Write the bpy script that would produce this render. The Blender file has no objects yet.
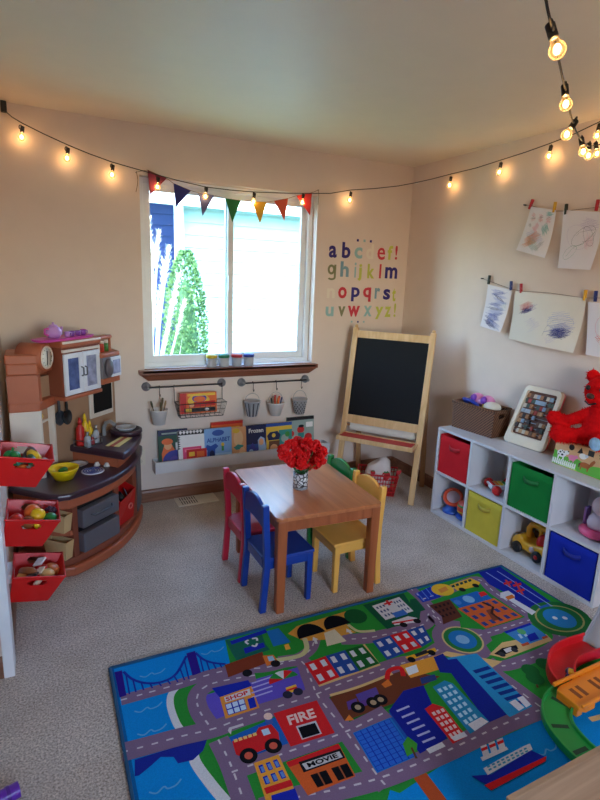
import bpy, bmesh, math, random
from math import pi, sin, cos, radians, sqrt
from mathutils import Vector, Matrix, Euler
random.seed(7)
S = bpy.context.scene
COL = S.collection
# ------------------------------------------------------------------ camera
FPX = 531.57
CAMP = Vector((-2.73362, -3.56873, 1.55964))
R_ = Vector((0.89439644, -0.44575079, 0.03689503))
U_ = Vector((0.06645258, 0.21400242, 0.97457017))
F_ = Vector((0.44231105, 0.86920032, -0.22102429))
cd = bpy.data.cameras.new('camera'); cam = bpy.data.objects.new('camera', cd); COL.objects.link(cam)
cam.matrix_world = Matrix(((R_.x, U_.x, -F_.x, CAMP.x), (R_.y, U_.y, -F_.y, CAMP.y), (R_.z, U_.z, -F_.z, CAMP.z), (0, 0, 0, 1)))
cd.sensor_width = 36; cd.sensor_fit = 'AUTO'; cd.lens = FPX / 800 * 36; cd.clip_start = 0.02
S.camera = cam

def ray(px, py): return F_ + R_ * ((px - 300) / FPX) - U_ * ((py - 400) / FPX)
def at(px, py, ax, v):
    """the point of the plane axis=v that a pixel of the photograph sees"""
    d = ray(px, py); k = (v - CAMP[ax]) / d[ax]
    return CAMP + d * k
def atd(px, py, depth): return CAMP + ray(px, py) * depth

# ------------------------------------------------------------------ materials
def lin(c):
    c = c / 255.0
    return c / 12.92 if c <= 0.04045 else ((c + 0.055) / 1.055) ** 2.4
def rgb(t): return (lin(t[0]), lin(t[1]), lin(t[2]), 1)
MATS = {}
def mat(name, c, rough=0.55, metal=0.0, var=0.0, vscale=8.0, bump=0.0, bscale=120.0, spec=0.5, coat=0.0, sheen=0.0):
    if name in MATS: return MATS[name]
    m = bpy.data.materials.new(name); m.use_nodes = True
    nt = m.node_tree; b = nt.nodes['Principled BSDF']
    col = rgb(c)
    b.inputs['Base Color'].default_value = col
    b.inputs['Roughness'].default_value = rough
    b.inputs['Metallic'].default_value = metal
    b.inputs['Specular IOR Level'].default_value = spec
    if coat: b.inputs['Coat Weight'].default_value = coat; b.inputs['Coat Roughness'].default_value = 0.15
    if sheen: b.inputs['Sheen Weight'].default_value = sheen
    tc = nt.nodes.new('ShaderNodeTexCoord')
    n = nt.nodes.new('ShaderNodeTexNoise'); n.inputs['Scale'].default_value = vscale; n.inputs['Detail'].default_value = 4
    nt.links.new(tc.outputs['Object'], n.inputs['Vector'])
    v = var if var else 0.04
    rp = nt.nodes.new('ShaderNodeValToRGB')
    rp.color_ramp.elements[0].position = 0.3; rp.color_ramp.elements[1].position = 0.7
    rp.color_ramp.elements[0].color = tuple(x * (1 - v) for x in col[:3]) + (1,)
    rp.color_ramp.elements[1].color = tuple(min(1, x * (1 + v)) for x in col[:3]) + (1,)
    nt.links.new(n.outputs['Fac'], rp.inputs['Fac']); nt.links.new(rp.outputs['Color'], b.inputs['Base Color'])
    if bump:
        n2 = nt.nodes.new('ShaderNodeTexNoise'); n2.inputs['Scale'].default_value = bscale; n2.inputs['Detail'].default_value = 3
        nt.links.new(tc.outputs['Object'], n2.inputs['Vector'])
        bp = nt.nodes.new('ShaderNodeBump'); bp.inputs['Strength'].default_value = bump; bp.inputs['Distance'].default_value = 0.01
        nt.links.new(n2.outputs['Fac'], bp.inputs['Height']); nt.links.new(bp.outputs['Normal'], b.inputs['Normal'])
    MATS[name] = m
    return m
def wood(name, c, c2, rough=0.4, axis=0, scale=14.0, coat=0.0):
    if name in MATS: return MATS[name]
    m = mat(name, c, rough, coat=coat); nt = m.node_tree; b = nt.nodes['Principled BSDF']
    tc = nt.nodes.new('ShaderNodeTexCoord'); mp = nt.nodes.new('ShaderNodeMapping')
    s = [scale, scale, scale]; s[axis] = scale * 0.07; mp.inputs['Scale'].default_value = s
    n = nt.nodes.new('ShaderNodeTexNoise'); n.inputs['Scale'].default_value = 1.6; n.inputs['Detail'].default_value = 6; n.inputs['Distortion'].default_value = 1.2
    rp = nt.nodes.new('ShaderNodeValToRGB'); rp.color_ramp.elements[0].position = 0.32; rp.color_ramp.elements[1].position = 0.68
    rp.color_ramp.elements[0].color = rgb(c2); rp.color_ramp.elements[1].color = rgb(c)
    nt.links.new(tc.outputs['Object'], mp.inputs['Vector']); nt.links.new(mp.outputs['Vector'], n.inputs['Vector'])
    nt.links.new(n.outputs['Fac'], rp.inputs['Fac']); nt.links.new(rp.outputs['Color'], b.inputs['Base Color'])
    return m
def emit(name, c, k):
    if name in MATS: return MATS[name]
    m = bpy.data.materials.new(name); m.use_nodes = True; nt = m.node_tree
    for x in list(nt.nodes): nt.nodes.remove(x)
    o = nt.nodes.new('ShaderNodeOutputMaterial'); e = nt.nodes.new('ShaderNodeEmission')
    e.inputs['Color'].default_value = rgb(c); e.inputs['Strength'].default_value = k
    nt.links.new(e.outputs[0], o.inputs[0]); MATS[name] = m
    return m
def clear(name, c=(255, 255, 255), fr=0.12, rough=0.02, body=0.0):
    """thin clear glass or plastic: mostly transparent with a fresnel sheen, BODY of it milky"""
    if name in MATS: return MATS[name]
    m = bpy.data.materials.new(name); m.use_nodes = True; nt = m.node_tree
    for x in list(nt.nodes): nt.nodes.remove(x)
    o = nt.nodes.new('ShaderNodeOutputMaterial'); t = nt.nodes.new('ShaderNodeBsdfTransparent'); g = nt.nodes.new('ShaderNodeBsdfGlossy')
    t.inputs[0].default_value = rgb(c); g.inputs['Roughness'].default_value = rough
    lw = nt.nodes.new('ShaderNodeLayerWeight'); lw.inputs['Blend'].default_value = fr
    mx = nt.nodes.new('ShaderNodeMixShader')
    nt.links.new(lw.outputs['Fresnel'], mx.inputs[0]); nt.links.new(t.outputs[0], mx.inputs[1]); nt.links.new(g.outputs[0], mx.inputs[2])
    last = mx
    if body:
        d = nt.nodes.new('ShaderNodeBsdfDiffuse'); d.inputs[0].default_value = rgb(c)
        m2 = nt.nodes.new('ShaderNodeMixShader'); m2.inputs[0].default_value = body
        nt.links.new(mx.outputs[0], m2.inputs[1]); nt.links.new(d.outputs[0], m2.inputs[2]); last = m2
    nt.links.new(last.outputs[0], o.inputs[0]); MATS[name] = m
    return m

# ------------------------------------------------------------------ mesh builder
class MB:
    def __init__(s): s.v = []; s.f = []; s.m = []; s.s = []
    def add(s, vs, fs, mi=0, sm=False, M=None):
        b = len(s.v)
        for p in vs:
            p = Vector(p); s.v.append(M @ p if M is not None else p)
        for f in fs: s.f.append([b + i for i in f]); s.m.append(mi); s.s.append(sm)
        return s
    def box(s, lo, hi, mi=0, M=None):
        x0, y0, z0 = lo; x1, y1, z1 = hi
        return s.add([(x0,y0,z0),(x1,y0,z0),(x1,y1,z0),(x0,y1,z0),(x0,y0,z1),(x1,y0,z1),(x1,y1,z1),(x0,y1,z1)],
            [(3,2,1,0),(4,5,6,7),(0,1,5,4),(1,2,6,5),(2,3,7,6),(3,0,4,7)], mi, False, M)
    def prism(s, pts, z0, z1, mi=0, M=None, sm=False, top=None):
        n = len(pts); q = top or pts
        s.add([(p[0], p[1], z0) for p in pts] + [(p[0], p[1], z1) for p in q], [list(range(n))[::-1], [n + i for i in range(n)]], mi, False, M)
        b = len(s.v) - 2 * n
        for i in range(n):
            j = (i + 1) % n
            s.f.append([b + i, b + j, b + n + j, b + n + i]); s.m.append(mi); s.s.append(sm)
        return s
    def tube(s, pts, r, seg=8, mi=0, cap=True, sm=True, M=None):
        pts = [Vector(p) for p in pts]; n = len(pts); rs = r if isinstance(r, (list, tuple)) else [r] * n
        vs = []; prev = None
        for i, p in enumerate(pts):
            t = (pts[min(i + 1, n - 1)] - pts[max(i - 1, 0)]).normalized()
            if prev is None:
                a = Vector((0, 0, 1)) if abs(t.z) < 0.9 else Vector((1, 0, 0)); u = t.cross(a).normalized()
            else:
                u = prev - t * prev.dot(t)
                u = u.normalized() if u.length > 1e-6 else t.orthogonal().normalized()
            prev = u; w = t.cross(u)
            for k in range(seg):
                a = 2 * pi * k / seg; vs.append(p + (u * cos(a) + w * sin(a)) * rs[i])
        fs = []
        for i in range(n - 1):
            for k in range(seg):
                k2 = (k + 1) % seg; fs.append((i*seg+k, i*seg+k2, (i+1)*seg+k2, (i+1)*seg+k))
        s.add(vs, fs, mi, sm, M)
        if cap: s.add(vs[:seg], [list(range(seg))[::-1]], mi, False, M); s.add(vs[-seg:], [list(range(seg))], mi, False, M)
        return s
    def lathe(s, prof, seg=24, mi=0, M=None, sm=True, o=(0, 0, 0), sx=1, sy=1):
        vs = []; n = len(prof)
        for r, z in prof:
            for k in range(seg):
                a = 2 * pi * k / seg; vs.append((o[0] + r * cos(a) * sx, o[1] + r * sin(a) * sy, o[2] + z))
        fs = []
        for i in range(n - 1):
            for k in range(seg):
                k2 = (k + 1) % seg; fs.append((i*seg+k, i*seg+k2, (i+1)*seg+k2, (i+1)*seg+k))
        if prof[0][0] > 1e-5: fs.append(list(range(seg))[::-1])
        if prof[-1][0] > 1e-5: fs.append([(n-1)*seg + k for k in range(seg)])
        return s.add(vs, fs, mi, sm, M)
    def ball(s, c, r, mi=0, seg=16, rings=10, M=None):
        rx, ry, rz = r if isinstance(r, (list, tuple)) else (r, r, r)
        T = Matrix.Translation(Vector(c)) @ Matrix.Diagonal((rx, ry, rz, 1))
        if M is not None: T = M @ T
        return s.lathe([(max(1e-6, sin(pi * i / rings)), -cos(pi * i / rings)) for i in range(rings + 1)], seg, mi, T)
    def torus(s, c, R, r, M=None, mi=0, seg=24, a0=0, a1=2*pi, ts=8):
        cl = abs(a1 - a0 - 2*pi) < 1e-6
        pts = [(c[0] + R*cos(a0+(a1-a0)*k/seg), c[1] + R*sin(a0+(a1-a0)*k/seg), c[2]) for k in range(seg + 1)]
        return s.tube(pts, r, ts, mi, not cl, True, M)
    def text(s, body, M, mi=0, depth=0.0004, box=None):
        """lettering; BOX (w, h): scaled so the glyphs fill it from the origin of M"""
        vs, fs = glyphs(body)
        x0 = min(v[0] for v in vs); x1 = max(v[0] for v in vs); y0 = min(v[1] for v in vs); y1 = max(v[1] for v in vs)
        w, h = box
        vs = [((v[0]-x0)/(x1-x0)*w, (v[1]-y0)/(y1-y0)*h, v[2]*depth) for v in vs]
        return s.add(vs, fs, mi, False, M)
    def build(s, name, mats, parent=None, bevel=0, bseg=2, solid=0, sub=0, sharp=35, loc=None):
        me = bpy.data.meshes.new(name)
        o_ = Vector((0, 0, 0))
        if parent is not None and parent.get('_w') is not None: o_ = Vector(parent['_w'])
        elif loc is not None: o_ = Vector(loc)
        me.from_pydata([v - o_ for v in s.v], [], s.f)
        for m in (mats if isinstance(mats, (list, tuple)) else [mats]): me.materials.append(m)
        me.polygons.foreach_set('material_index', s.m); me.polygons.foreach_set('use_smooth', s.s)
        bm = bmesh.new(); bm.from_mesh(me)
        if not solid: bmesh.ops.recalc_face_normals(bm, faces=bm.faces)
        bm.to_mesh(me); bm.free()
        me.update()
        ob = bpy.data.objects.new(name, me); COL.objects.link(ob)
        if parent is not None:
            ob.parent = parent
            ob['_w'] = list(o_)
        elif loc is not None: ob.location = loc; ob['_w'] = list(o_)
        if solid:
            md = ob.modifiers.new('solid', 'SOLIDIFY'); md.thickness = solid; md.offset = 0
        if bevel:
            md = ob.modifiers.new('bev', 'BEVEL'); md.width = bevel; md.segments = bseg; md.limit_method = 'ANGLE'; md.angle_limit = radians(sharp)
        if sub:
            md = ob.modifiers.new('sub', 'SUBSURF'); md.levels = sub; md.render_levels = sub
        return ob
GL = {}
def glyphs(body):
    if body in GL: return GL[body]
    c = bpy.data.curves.new('t', 'FONT'); c.body = body; c.extrude = 1.0; c.resolution_u = 3; c.offset = 0.012 if body in ('e', 'i', '!') else 0.03
    o = bpy.data.objects.new('t', c); COL.objects.link(o)
    dg = bpy.context.evaluated_depsgraph_get(); dg.update()
    me = bpy.data.meshes.new_from_object(o.evaluated_get(dg))
    GL[body] = ([tuple(v.co) for v in me.vertices], [list(p.vertices) for p in me.polygons])
    bpy.data.objects.remove(o); bpy.data.curves.remove(c); bpy.data.meshes.remove(me)
    return GL[body]
def frame(o, x, y, z=None):
    """matrix with origin O and axes X, Y (unit vectors), Z their normal"""
    x = Vector(x).normalized(); y = Vector(y); y = (y - x * y.dot(x)).normalized(); z = x.cross(y)
    o = Vector(o)
    return Matrix(((x.x, y.x, z.x, o.x), (x.y, y.y, z.y, o.y), (x.z, y.z, z.z, o.z), (0, 0, 0, 1)))
def TR(x, y, z, rz=0, rx=0, ry=0): return Matrix.Translation((x, y, z)) @ Euler((rx, ry, rz)).to_matrix().to_4x4()

def tag(o, label, cat, group=None, kind=None):
    o['label'] = label; o['category'] = cat
    if group: o['group'] = group
    if kind: o['kind'] = kind
    return o
def thing(name, label, cat, loc=(0, 0, 0), rz=0, group=None, local=False):
    """an Empty at the thing's base; LOCAL: its parts are written in its own frame, else in the room's"""
    o = bpy.data.objects.new(name, None); COL.objects.link(o); o.empty_display_size = 0.05
    o.location = loc; o.rotation_euler = (0, 0, rz)
    tag(o, label, cat, group)
    if not local: o['_w'] = list(loc)
    return o
def struct(o): o['kind'] = 'structure'; return o
def dup(root, loc, rz, label=None, group=None):
    r = root.copy(); COL.objects.link(r); r.location = loc; r.rotation_euler = (0, 0, rz)
    if label: r['label'] = label
    if group: r['group'] = group
    def rec(a, b):
        for ch in list(a.children):
            c = ch.copy(); COL.objects.link(c); c.parent = b; rec(ch, c)
    rec(root, r)
    return r
def recolor(root, table):
    """own mesh copies with other materials for a coloured sibling of a thing"""
    for ch in root.children_recursive:
        if ch.type == 'MESH':
            ch.data = ch.data.copy()
            for i, m in enumerate(ch.data.materials):
                if m.name in table: ch.data.materials[i] = table[m.name]
SKY, SUN, EXPO, BULB, BULBW = 0.62, 1.2, 2.85, 7.0, 0.03
# ------------------------------------------------------------------ room
XL, H, YN = -2.9, 2.44, -5.2
M_wall = mat('wall_paint', (226, 208, 194), 0.75, var=0.02, bump=0.05, bscale=90)
M_ceil = mat('ceiling_paint', (234, 222, 200), 0.55, var=0.015, bump=0.04, bscale=60)
M_base = wood('baseboard_wood', (150, 105, 80), (115, 75, 55), 0.4, 0)
M_sill = wood('sill_wood', (150, 92, 68), (118, 66, 48), 0.35, 0, coat=0.2)
M_vinyl = mat('white_vinyl', (235, 238, 240), 0.35)
M_white = mat('white_laminate', (212, 210, 211), 0.4)
M_metal = mat('brushed_steel', (150, 150, 152), 0.35, metal=1.0)
M_dark = mat('dark_steel', (70, 68, 68), 0.4, metal=0.8)
M_black = mat('black_plastic', (22, 22, 24), 0.45)

def carpet():
    m = mat('carpet_pile', (165, 148, 132), 0.95, spec=0.1, sheen=0.15); nt = m.node_tree; b = nt.nodes['Principled BSDF']
    tc = nt.nodes.new('ShaderNodeTexCoord')
    n1 = nt.nodes.new('ShaderNodeTexNoise'); n1.inputs['Scale'].default_value = 135; n1.inputs['Detail'].default_value = 5; n1.inputs['Roughness'].default_value = 0.7
    n2 = nt.nodes.new('ShaderNodeTexNoise'); n2.inputs['Scale'].default_value = 5; n2.inputs['Detail'].default_value = 4
    for n in (n1, n2): nt.links.new(tc.outputs['Object'], n.inputs['Vector'])
    r1 = nt.nodes.new('ShaderNodeValToRGB'); r1.color_ramp.elements[0].position = 0.34; r1.color_ramp.elements[1].position = 0.66
    r1.color_ramp.elements[0].color = rgb((134, 122, 112)); r1.color_ramp.elements[1].color = rgb((248, 234, 220))
    r2 = nt.nodes.new('ShaderNodeValToRGB'); r2.color_ramp.elements[0].position = 0.35; r2.color_ramp.elements[1].position = 0.65
    r2.color_ramp.elements[0].color = (0.84, 0.82, 0.8, 1); r2.color_ramp.elements[1].color = (1, 1, 1, 1)
    mx = nt.nodes.new('ShaderNodeMix'); mx.data_type = 'RGBA'; mx.blend_type = 'MULTIPLY'; mx.inputs[0].default_value = 1.0
    nt.links.new(n1.outputs['Fac'], r1.inputs['Fac']); nt.links.new(n2.outputs['Fac'], r2.inputs['Fac'])
    nt.links.new(r1.outputs['Color'], mx.inputs[6]); nt.links.new(r2.outputs['Color'], mx.inputs[7]); nt.links.new(mx.outputs[2], b.inputs['Base Color'])
    bp = nt.nodes.new('ShaderNodeBump'); bp.inputs['Strength'].default_value = 0.7; bp.inputs['Distance'].default_value = 0.012
    nt.links.new(n1.outputs['Fac'], bp.inputs['Height']); nt.links.new(bp.outputs['Normal'], b.inputs['Normal'])
    return m
WX0, WX1, WZ0, WZ1, WT = -2.083, -0.832, 0.938, 2.15, 0.15
XF = -4.4      # the room widens beyond the stub of wall the bins hang on
struct(MB().box((XF - .1, YN - .1, -0.1), (0.1, WT, 0)).build('floor', carpet()))
struct(MB().box((XF - .1, YN - .1, H), (0.1, WT, H + .1)).build('ceiling', M_ceil))
w = MB()
w.box((XL - .15, 0, 0), (WX0, WT, H)).box((WX1, 0, 0), (0.1, WT, H)).box((WX0, 0, 0), (WX1, WT, WZ0)).box((WX0, 0, WZ1), (WX1, WT, H))
struct(w.build('wall_back', M_wall))
struct(MB().box((0, YN, 0), (0.1, 0, H)).build('wall_right', M_wall))
YS = -1.47
struct(MB().box((XL - .13, YS, 0), (XL, 0, H)).build('wall_left', M_wall))
struct(MB().box((XF, YS, 0), (XL - .13, YS + .12, H)).build('wall_left_return', M_wall))
struct(MB().box((XF - .1, YN, 0), (XF, YS + .12, H)).build('wall_left_far', M_wall))
# wall behind the camera, with an unseen window added for fill daylight
VX0, VX1, VZ0, VZ1 = -2.6, -1.4, 1.0, 2.0
w = MB()
w.box((XF - .1, YN - .1, 0), (VX0, YN, H)).box((VX1, YN - .1, 0), (0.1, YN, H)).box((VX0, YN - .1, 0), (VX1, YN, VZ0)).box((VX0, YN - .1, VZ1), (VX1, YN, H))
struct(w.build('wall_rear', M_wall))
def prof_board(p0, p1, h, t, nrm):
    """baseboard from P0 to P1 with a rounded top"""
    p0 = Vector(p0); p1 = Vector(p1); n = Vector(nrm)
    m = MB(); pr = [(0, 0), (t, 0), (t, h * .78), (t * .7, h * .92), (t * .3, h), (0, h)]
    vs = [p + n * a + Vector((0, 0, b)) for p in (p0, p1) for a, b in pr]; k = len(pr)
    m.add(vs, [list(range(k))[::-1], [k + i for i in range(k)]] + [(i, (i + 1) % k, k + (i + 1) % k, k + i) for i in range(k)])
    return m
struct(prof_board((XL, 0, 0), (0, 0, 0), .09, .014, (0, -1, 0)).build('baseboard_back', M_base))
struct(prof_board((0, YN, 0), (0, -0.014, 0), .09, .014, (-1, 0, 0)).build('baseboard_right', M_base))
struct(prof_board((XL, YS, 0), (XL, -0.014, 0), .09, .014, (1, 0, 0)).build('baseboard_left', M_base))
struct(prof_board((XF, YS, 0), (XL, YS, 0), .09, .014, (0, -1, 0)).build('baseboard_left_return', M_base))
# white strip on the stub's edge, window light put into its colour
struct(MB().box((XL - .02, YS - .018, 0), (XL + .018, YS + .1, 2.2)).build('lit_edge_strip', M_vinyl, bevel=.003))
# window stool and apron
s_ = MB(); ax = .045
a0, a1 = WX0 - .04, WX1 + .03
s_.box((a0 + .02, -0.055, WZ0 - .02), (a1 - .02, 0.0, WZ0 - .001)).box((WX0 + .001, 0, WZ0 - .001), (WX1 - .001, .07, WZ0 + .004))
vs = [(a0 + .015, 0), (a0, -.05), (a1, -.05), (a1 - .015, 0)]
s_.prism([(a0, -.055), (a1, -.055), (a1, -.001), (a0, -.001)], WZ0 - .03, WZ0, top=[(a0, -.055), (a1, -.055), (a1, -.001), (a0, -.001)])
s_.prism([(a0 + .06, -.02), (a1 - .06, -.02), (a1 - .06, -.001), (a0 + .06, -.001)], WZ0 - .075, WZ0 - .03, top=[(a0 + .005, -.05), (a1 - .005, -.05), (a1 - .005, -.001), (a0 + .005, -.001)])
struct(s_.build('trim_1', M_sill, bevel=.003))
struct(MB().box((WX0 + .002, .005, WZ0), (WX1 - .002, .075, WZ0 + .006)).build('trim_3', M_vinyl))
# window_1: vinyl slider
wr = bpy.data.objects.new('window_1', None); COL.objects.link(wr); struct(wr); wr['_w'] = [0, 0, 0]
def frame_rect(m, x0, x1, z0, z1, y0, y1, t, tb=None):
    tb = tb or t
    m.box((x0, y0, z0), (x0 + t, y1, z1)).box((x1 - t, y0, z0), (x1, y1, z1)).box((x0 + t, y0, z0), (x1 - t, y1, z0 + tb)).box((x0 + t, y0, z1 - t), (x1 - t, y1, z1))
f = MB(); frame_rect(f, WX0, WX1, WZ0 + .006, WZ1, .07, .145, .035, .03); struct(f.build('window_frame', M_vinyl, wr, bevel=.003))
XM = -1.472
GLASS = clear('window_glass', (236, 248, 250), 0.06)
for i, (x0, x1, y0, y1) in enumerate(((WX0 + .035, XM + .03, .075, .1), (XM - .02, WX1 - .035, .105, .13))):
    f = MB(); frame_rect(f, x0, x1, WZ0 + .036, WZ1 - .035, y0, y1, .04, .045); struct(f.build('window_sash', M_vinyl, wr, bevel=.002))
    struct(MB().box((x0 + .04, (y0 + y1) / 2 - .002, WZ0 + .08), (x1 - .04, (y0 + y1) / 2 + .002, WZ1 - .075)).build('window_pane', GLASS, wr))
l = MB(); l.box((XM - .012, .055, 1.46), (XM + .004, .075, 1.56)); struct(l.build('window_latch', M_vinyl, wr, bevel=.003))
wr2 = bpy.data.objects.new('added_window', None); COL.objects.link(wr2); struct(wr2); wr2['_w'] = [0, 0, 0]  # frame of the unseen window added for fill
f = MB(); frame_rect(f, VX0, VX1, VZ0, VZ1, YN - .08, YN - .03, .05); f.box(((VX0+VX1)/2 - .03, YN - .08, VZ0 + .05), ((VX0+VX1)/2 + .03, YN - .03, VZ1 - .05)); struct(f.build('window_frame', M_vinyl, wr2))
# floor register, wall outlet
vt = thing('floor_vent', 'white metal floor register set in the carpet below the book ledge', 'vent', (-1.765, -.1, 0))
v = MB(); v.box((-1.91, -.175, 0), (-1.62, -.025, .008)); v.build('vent_frame', mat('vent_white', (225, 215, 200), .4), vt, bevel=.003)
v = MB(); v.box((-1.89, -.158, .0081), (-1.64, -.042, .0088)); v.build('vent_opening', mat('vent_dark', (60, 55, 52), .8), vt)
v = MB()
for k in range(15):
    x = -1.885 + k * .0172
    v.box((x - .0045, -.158, .0085), (x + .0045, -.042, .0105))
v.box((-1.89, -.104, .0086), (-1.64, -.096, .011)); v.box((-1.77, -.158, .0086), (-1.64, -.042, .0095)); v.build('louvre', MATS['vent_white'], vt)
ot = thing('wall_outlet', 'white electrical outlet plate low on the wall beside the play kitchen', 'outlet', (-2.13, 0, .33))
MB().box((-2.165, -.007, .275), (-2.095, -.0005, .39)).build('cover_plate', mat('outlet_ivory', (226, 212, 190), .4), ot, bevel=.002)
v = MB()
for z in (.305, .36):
    v = MB(); v.prism([(-2.13 + .016*cos(a), z + .014*sin(a)) for a in [2*pi*i/14 for i in range(14)]], .0071, .009, M=Matrix(((1,0,0,0),(0,0,-1,0),(0,1,0,0),(0,0,0,1)))); v.build('receptacle', mat('outlet_face', (205, 192, 172), .4), ot)


# ------------------------------------------------------------------ outside the window
M_siding = mat('siding_pale', (150, 184, 192), .7)
struct(tag(MB().box((-9, .3, -.6), (9, 14, -.5)).build('ground', mat('lawn', (120, 130, 90), .9, var=.3, vscale=3)), 'lawn and gravel yard outside the window', 'ground', kind='structure'))
nh = thing('neighbour_house', 'pale lap sided house across the yard behind the window', 'house', (0, 3.2, -.5))
m = MB(); zz = -.5
while zz < 2.6:
    m.add([(-1.07, 3.2, zz), (6, 3.2, zz), (6, 3.222, zz + .15), (-1.07, 3.222, zz + .15), (-1.07, 3.222, zz), (6, 3.222, zz)], [(0, 1, 2, 3), (0, 4, 5, 1)]); zz += .15
m.add([(-1.07, 3.2, -.5), (-1.07, 3.2, 2.6), (-1.07, 3.26, 2.6), (-1.07, 3.26, -.5)], [(0, 1, 2, 3)])
m.build('siding_wall', M_siding, nh)
MB().box((-1.1, 3.13, -.5), (-1.0, 3.2, 2.45)).build('corner_board', M_vinyl, nh)
m = MB(); m.box((-1.6, 2.72, 2.33), (6, 2.76, 2.56)); m.box((-1.6, 2.76, 2.5), (6, 3.2, 2.53)); m.build('fascia', M_vinyl, nh)
m = MB(); m.add([(-1.65, 2.66, 2.56), (6, 2.66, 2.56), (6, 6, 4.0), (-1.65, 6, 4.0)], [(0, 1, 2, 3)]); m.build('roof', mat('shingles', (120, 115, 112), .9, var=.3, vscale=20), nh, solid=.04)
bh = thing('blue_house', 'dark blue house wall far behind the ornamental grass outside', 'house', (-4, 6, -.5))
m = MB(); zz = -.5
while zz < 2.6:
    m.add([(-9, 6, zz), (-.05, 6, zz), (-.05, 6.02, zz + .18), (-9, 6.02, zz + .18), (-9, 6.025, zz), (-.05, 6.025, zz)], [(0, 1, 2, 3), (0, 4, 5, 1)]); zz += .18
m.build('siding_wall', mat('siding_blue', (16, 40, 92), .7), bh)
MB().add([(-9, 5.7, 2.98), (.0, 5.7, 2.98), (.0, 9, 4.6), (-9, 9, 4.6)], [(0, 1, 2, 3)]).build('roof', MATS['shingles'], bh, solid=.08)
MB().box((-9, 5.66, 2.68), (.0, 5.72, 2.98)).build('fascia', M_vinyl, bh)
# columnar evergreen
sh = thing('evergreen_shrub', 'tall rounded green evergreen shrub outside the window', 'shrub', (-1.36, 1.7, -.5))
m = MB(); rnd = random.Random(3)
for i in range(9000):
    z = rnd.random() ** .9 * 2.28; fr = z / 2.28
    rr = .2 * (1 - max(0, fr - .72) ** 2 * 9.5) if fr > .72 else .18 + .04 * sin(fr * 3)
    rr = max(.03, rr) * (.72 + .28 * rnd.random())
    a = rnd.random() * 2 * pi; c = Vector((-1.36 + rr * cos(a), 1.7 + rr * sin(a), -.5 + z))
    d = Vector((cos(a) * .6, sin(a) * .6, .9)).normalized(); d.rotate(Euler((rnd.uniform(-.7,.7), rnd.uniform(-.7,.7), 0)))
    sd = d.orthogonal().normalized(); sd.rotate(Matrix.Rotation(rnd.random() * 6, 3, d))
    L = rnd.uniform(.02, .042); W = L * .33
    m.add([c, c + d*L*.5 + sd*W, c + d*L, c + d*L*.5 - sd*W], [(0, 1, 2, 3)], rnd.choice((0, 0, 1)))
m.ball((-1.36, 1.7, .55), (.13, .13, .98), 1)
m.build('foliage', [mat('evergreen', (104, 140, 84), .7, var=.25), mat('evergreen_deep', (60, 98, 58), .7, var=.25)], sh)
MB().tube([(-1.36, 1.7, -.5), (-1.36, 1.7, .3)], .05).build('trunk', mat('bark', (80, 60, 45), .9), sh)
# plume grass
pg = thing('plume_grass', 'bleached feathery plume grass outside beside the evergreen', 'ornamental grass', (-1.72, 1.1, -.5))
st = MB(); pl = MB(); rnd = random.Random(5)
tips = [(149,226,1.2),(158,240,1.1),(168,255,1.15),(153,255,1.0),(177,283,1.05),(163,268,1.1),(148,268,.95),(183,308,1.0),(158,300,1.1),(170,318,1.0),(150,240,1.3),(173,300,1.2)]
for i, (px, py, yy) in enumerate(tips):
    tp = at(px, py, 1, yy * .55 + .35); yy = yy * .55 + .35; b0 = Vector((-1.86 + rnd.uniform(-.07, .07), yy + rnd.uniform(-.05,.05), -.5)); md = b0.lerp(tp, .6) + Vector((-.03, 0, .12))
    pts = [b0, b0.lerp(md, .5) + Vector((0,0,.05)), md, tp]; st.tube(pts, [.012, .011, .01, .008], 5)
    d = (tp - md).normalized()
    for k in range(150):
        s0 = tp + d * rnd.uniform(-.24, .06); r = Vector((rnd.uniform(-1,1), rnd.uniform(-1,1), rnd.uniform(-.3,1))).normalized()
        e = s0 + r * rnd.uniform(.02, .055) + d * .02; n = r.cross(d).normalized() * .006
        pl.add([s0 - n, s0 + n, e], [(0, 1, 2)])
for i in range(26):
    b0 = Vector((-1.86 + rnd.uniform(-.12, .12), .9 + rnd.uniform(-.12, .12), -.5)); e = b0 + Vector((rnd.uniform(-.2,.25), rnd.uniform(-.1,.1), rnd.uniform(1.0, 1.6)))
    n = Vector((.008, 0, 0)); md = b0.lerp(e, .6) + Vector((0, 0, .15))
    st.add([b0 - n, b0 + n, md + n, md - n, e], [(0, 1, 2, 3), (3, 2, 4)])
PLM = mat('plume_straw', (250, 240, 215), .8)
st.build('stalk', PLM, pg); pl.build('plume', PLM, pg)

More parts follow.
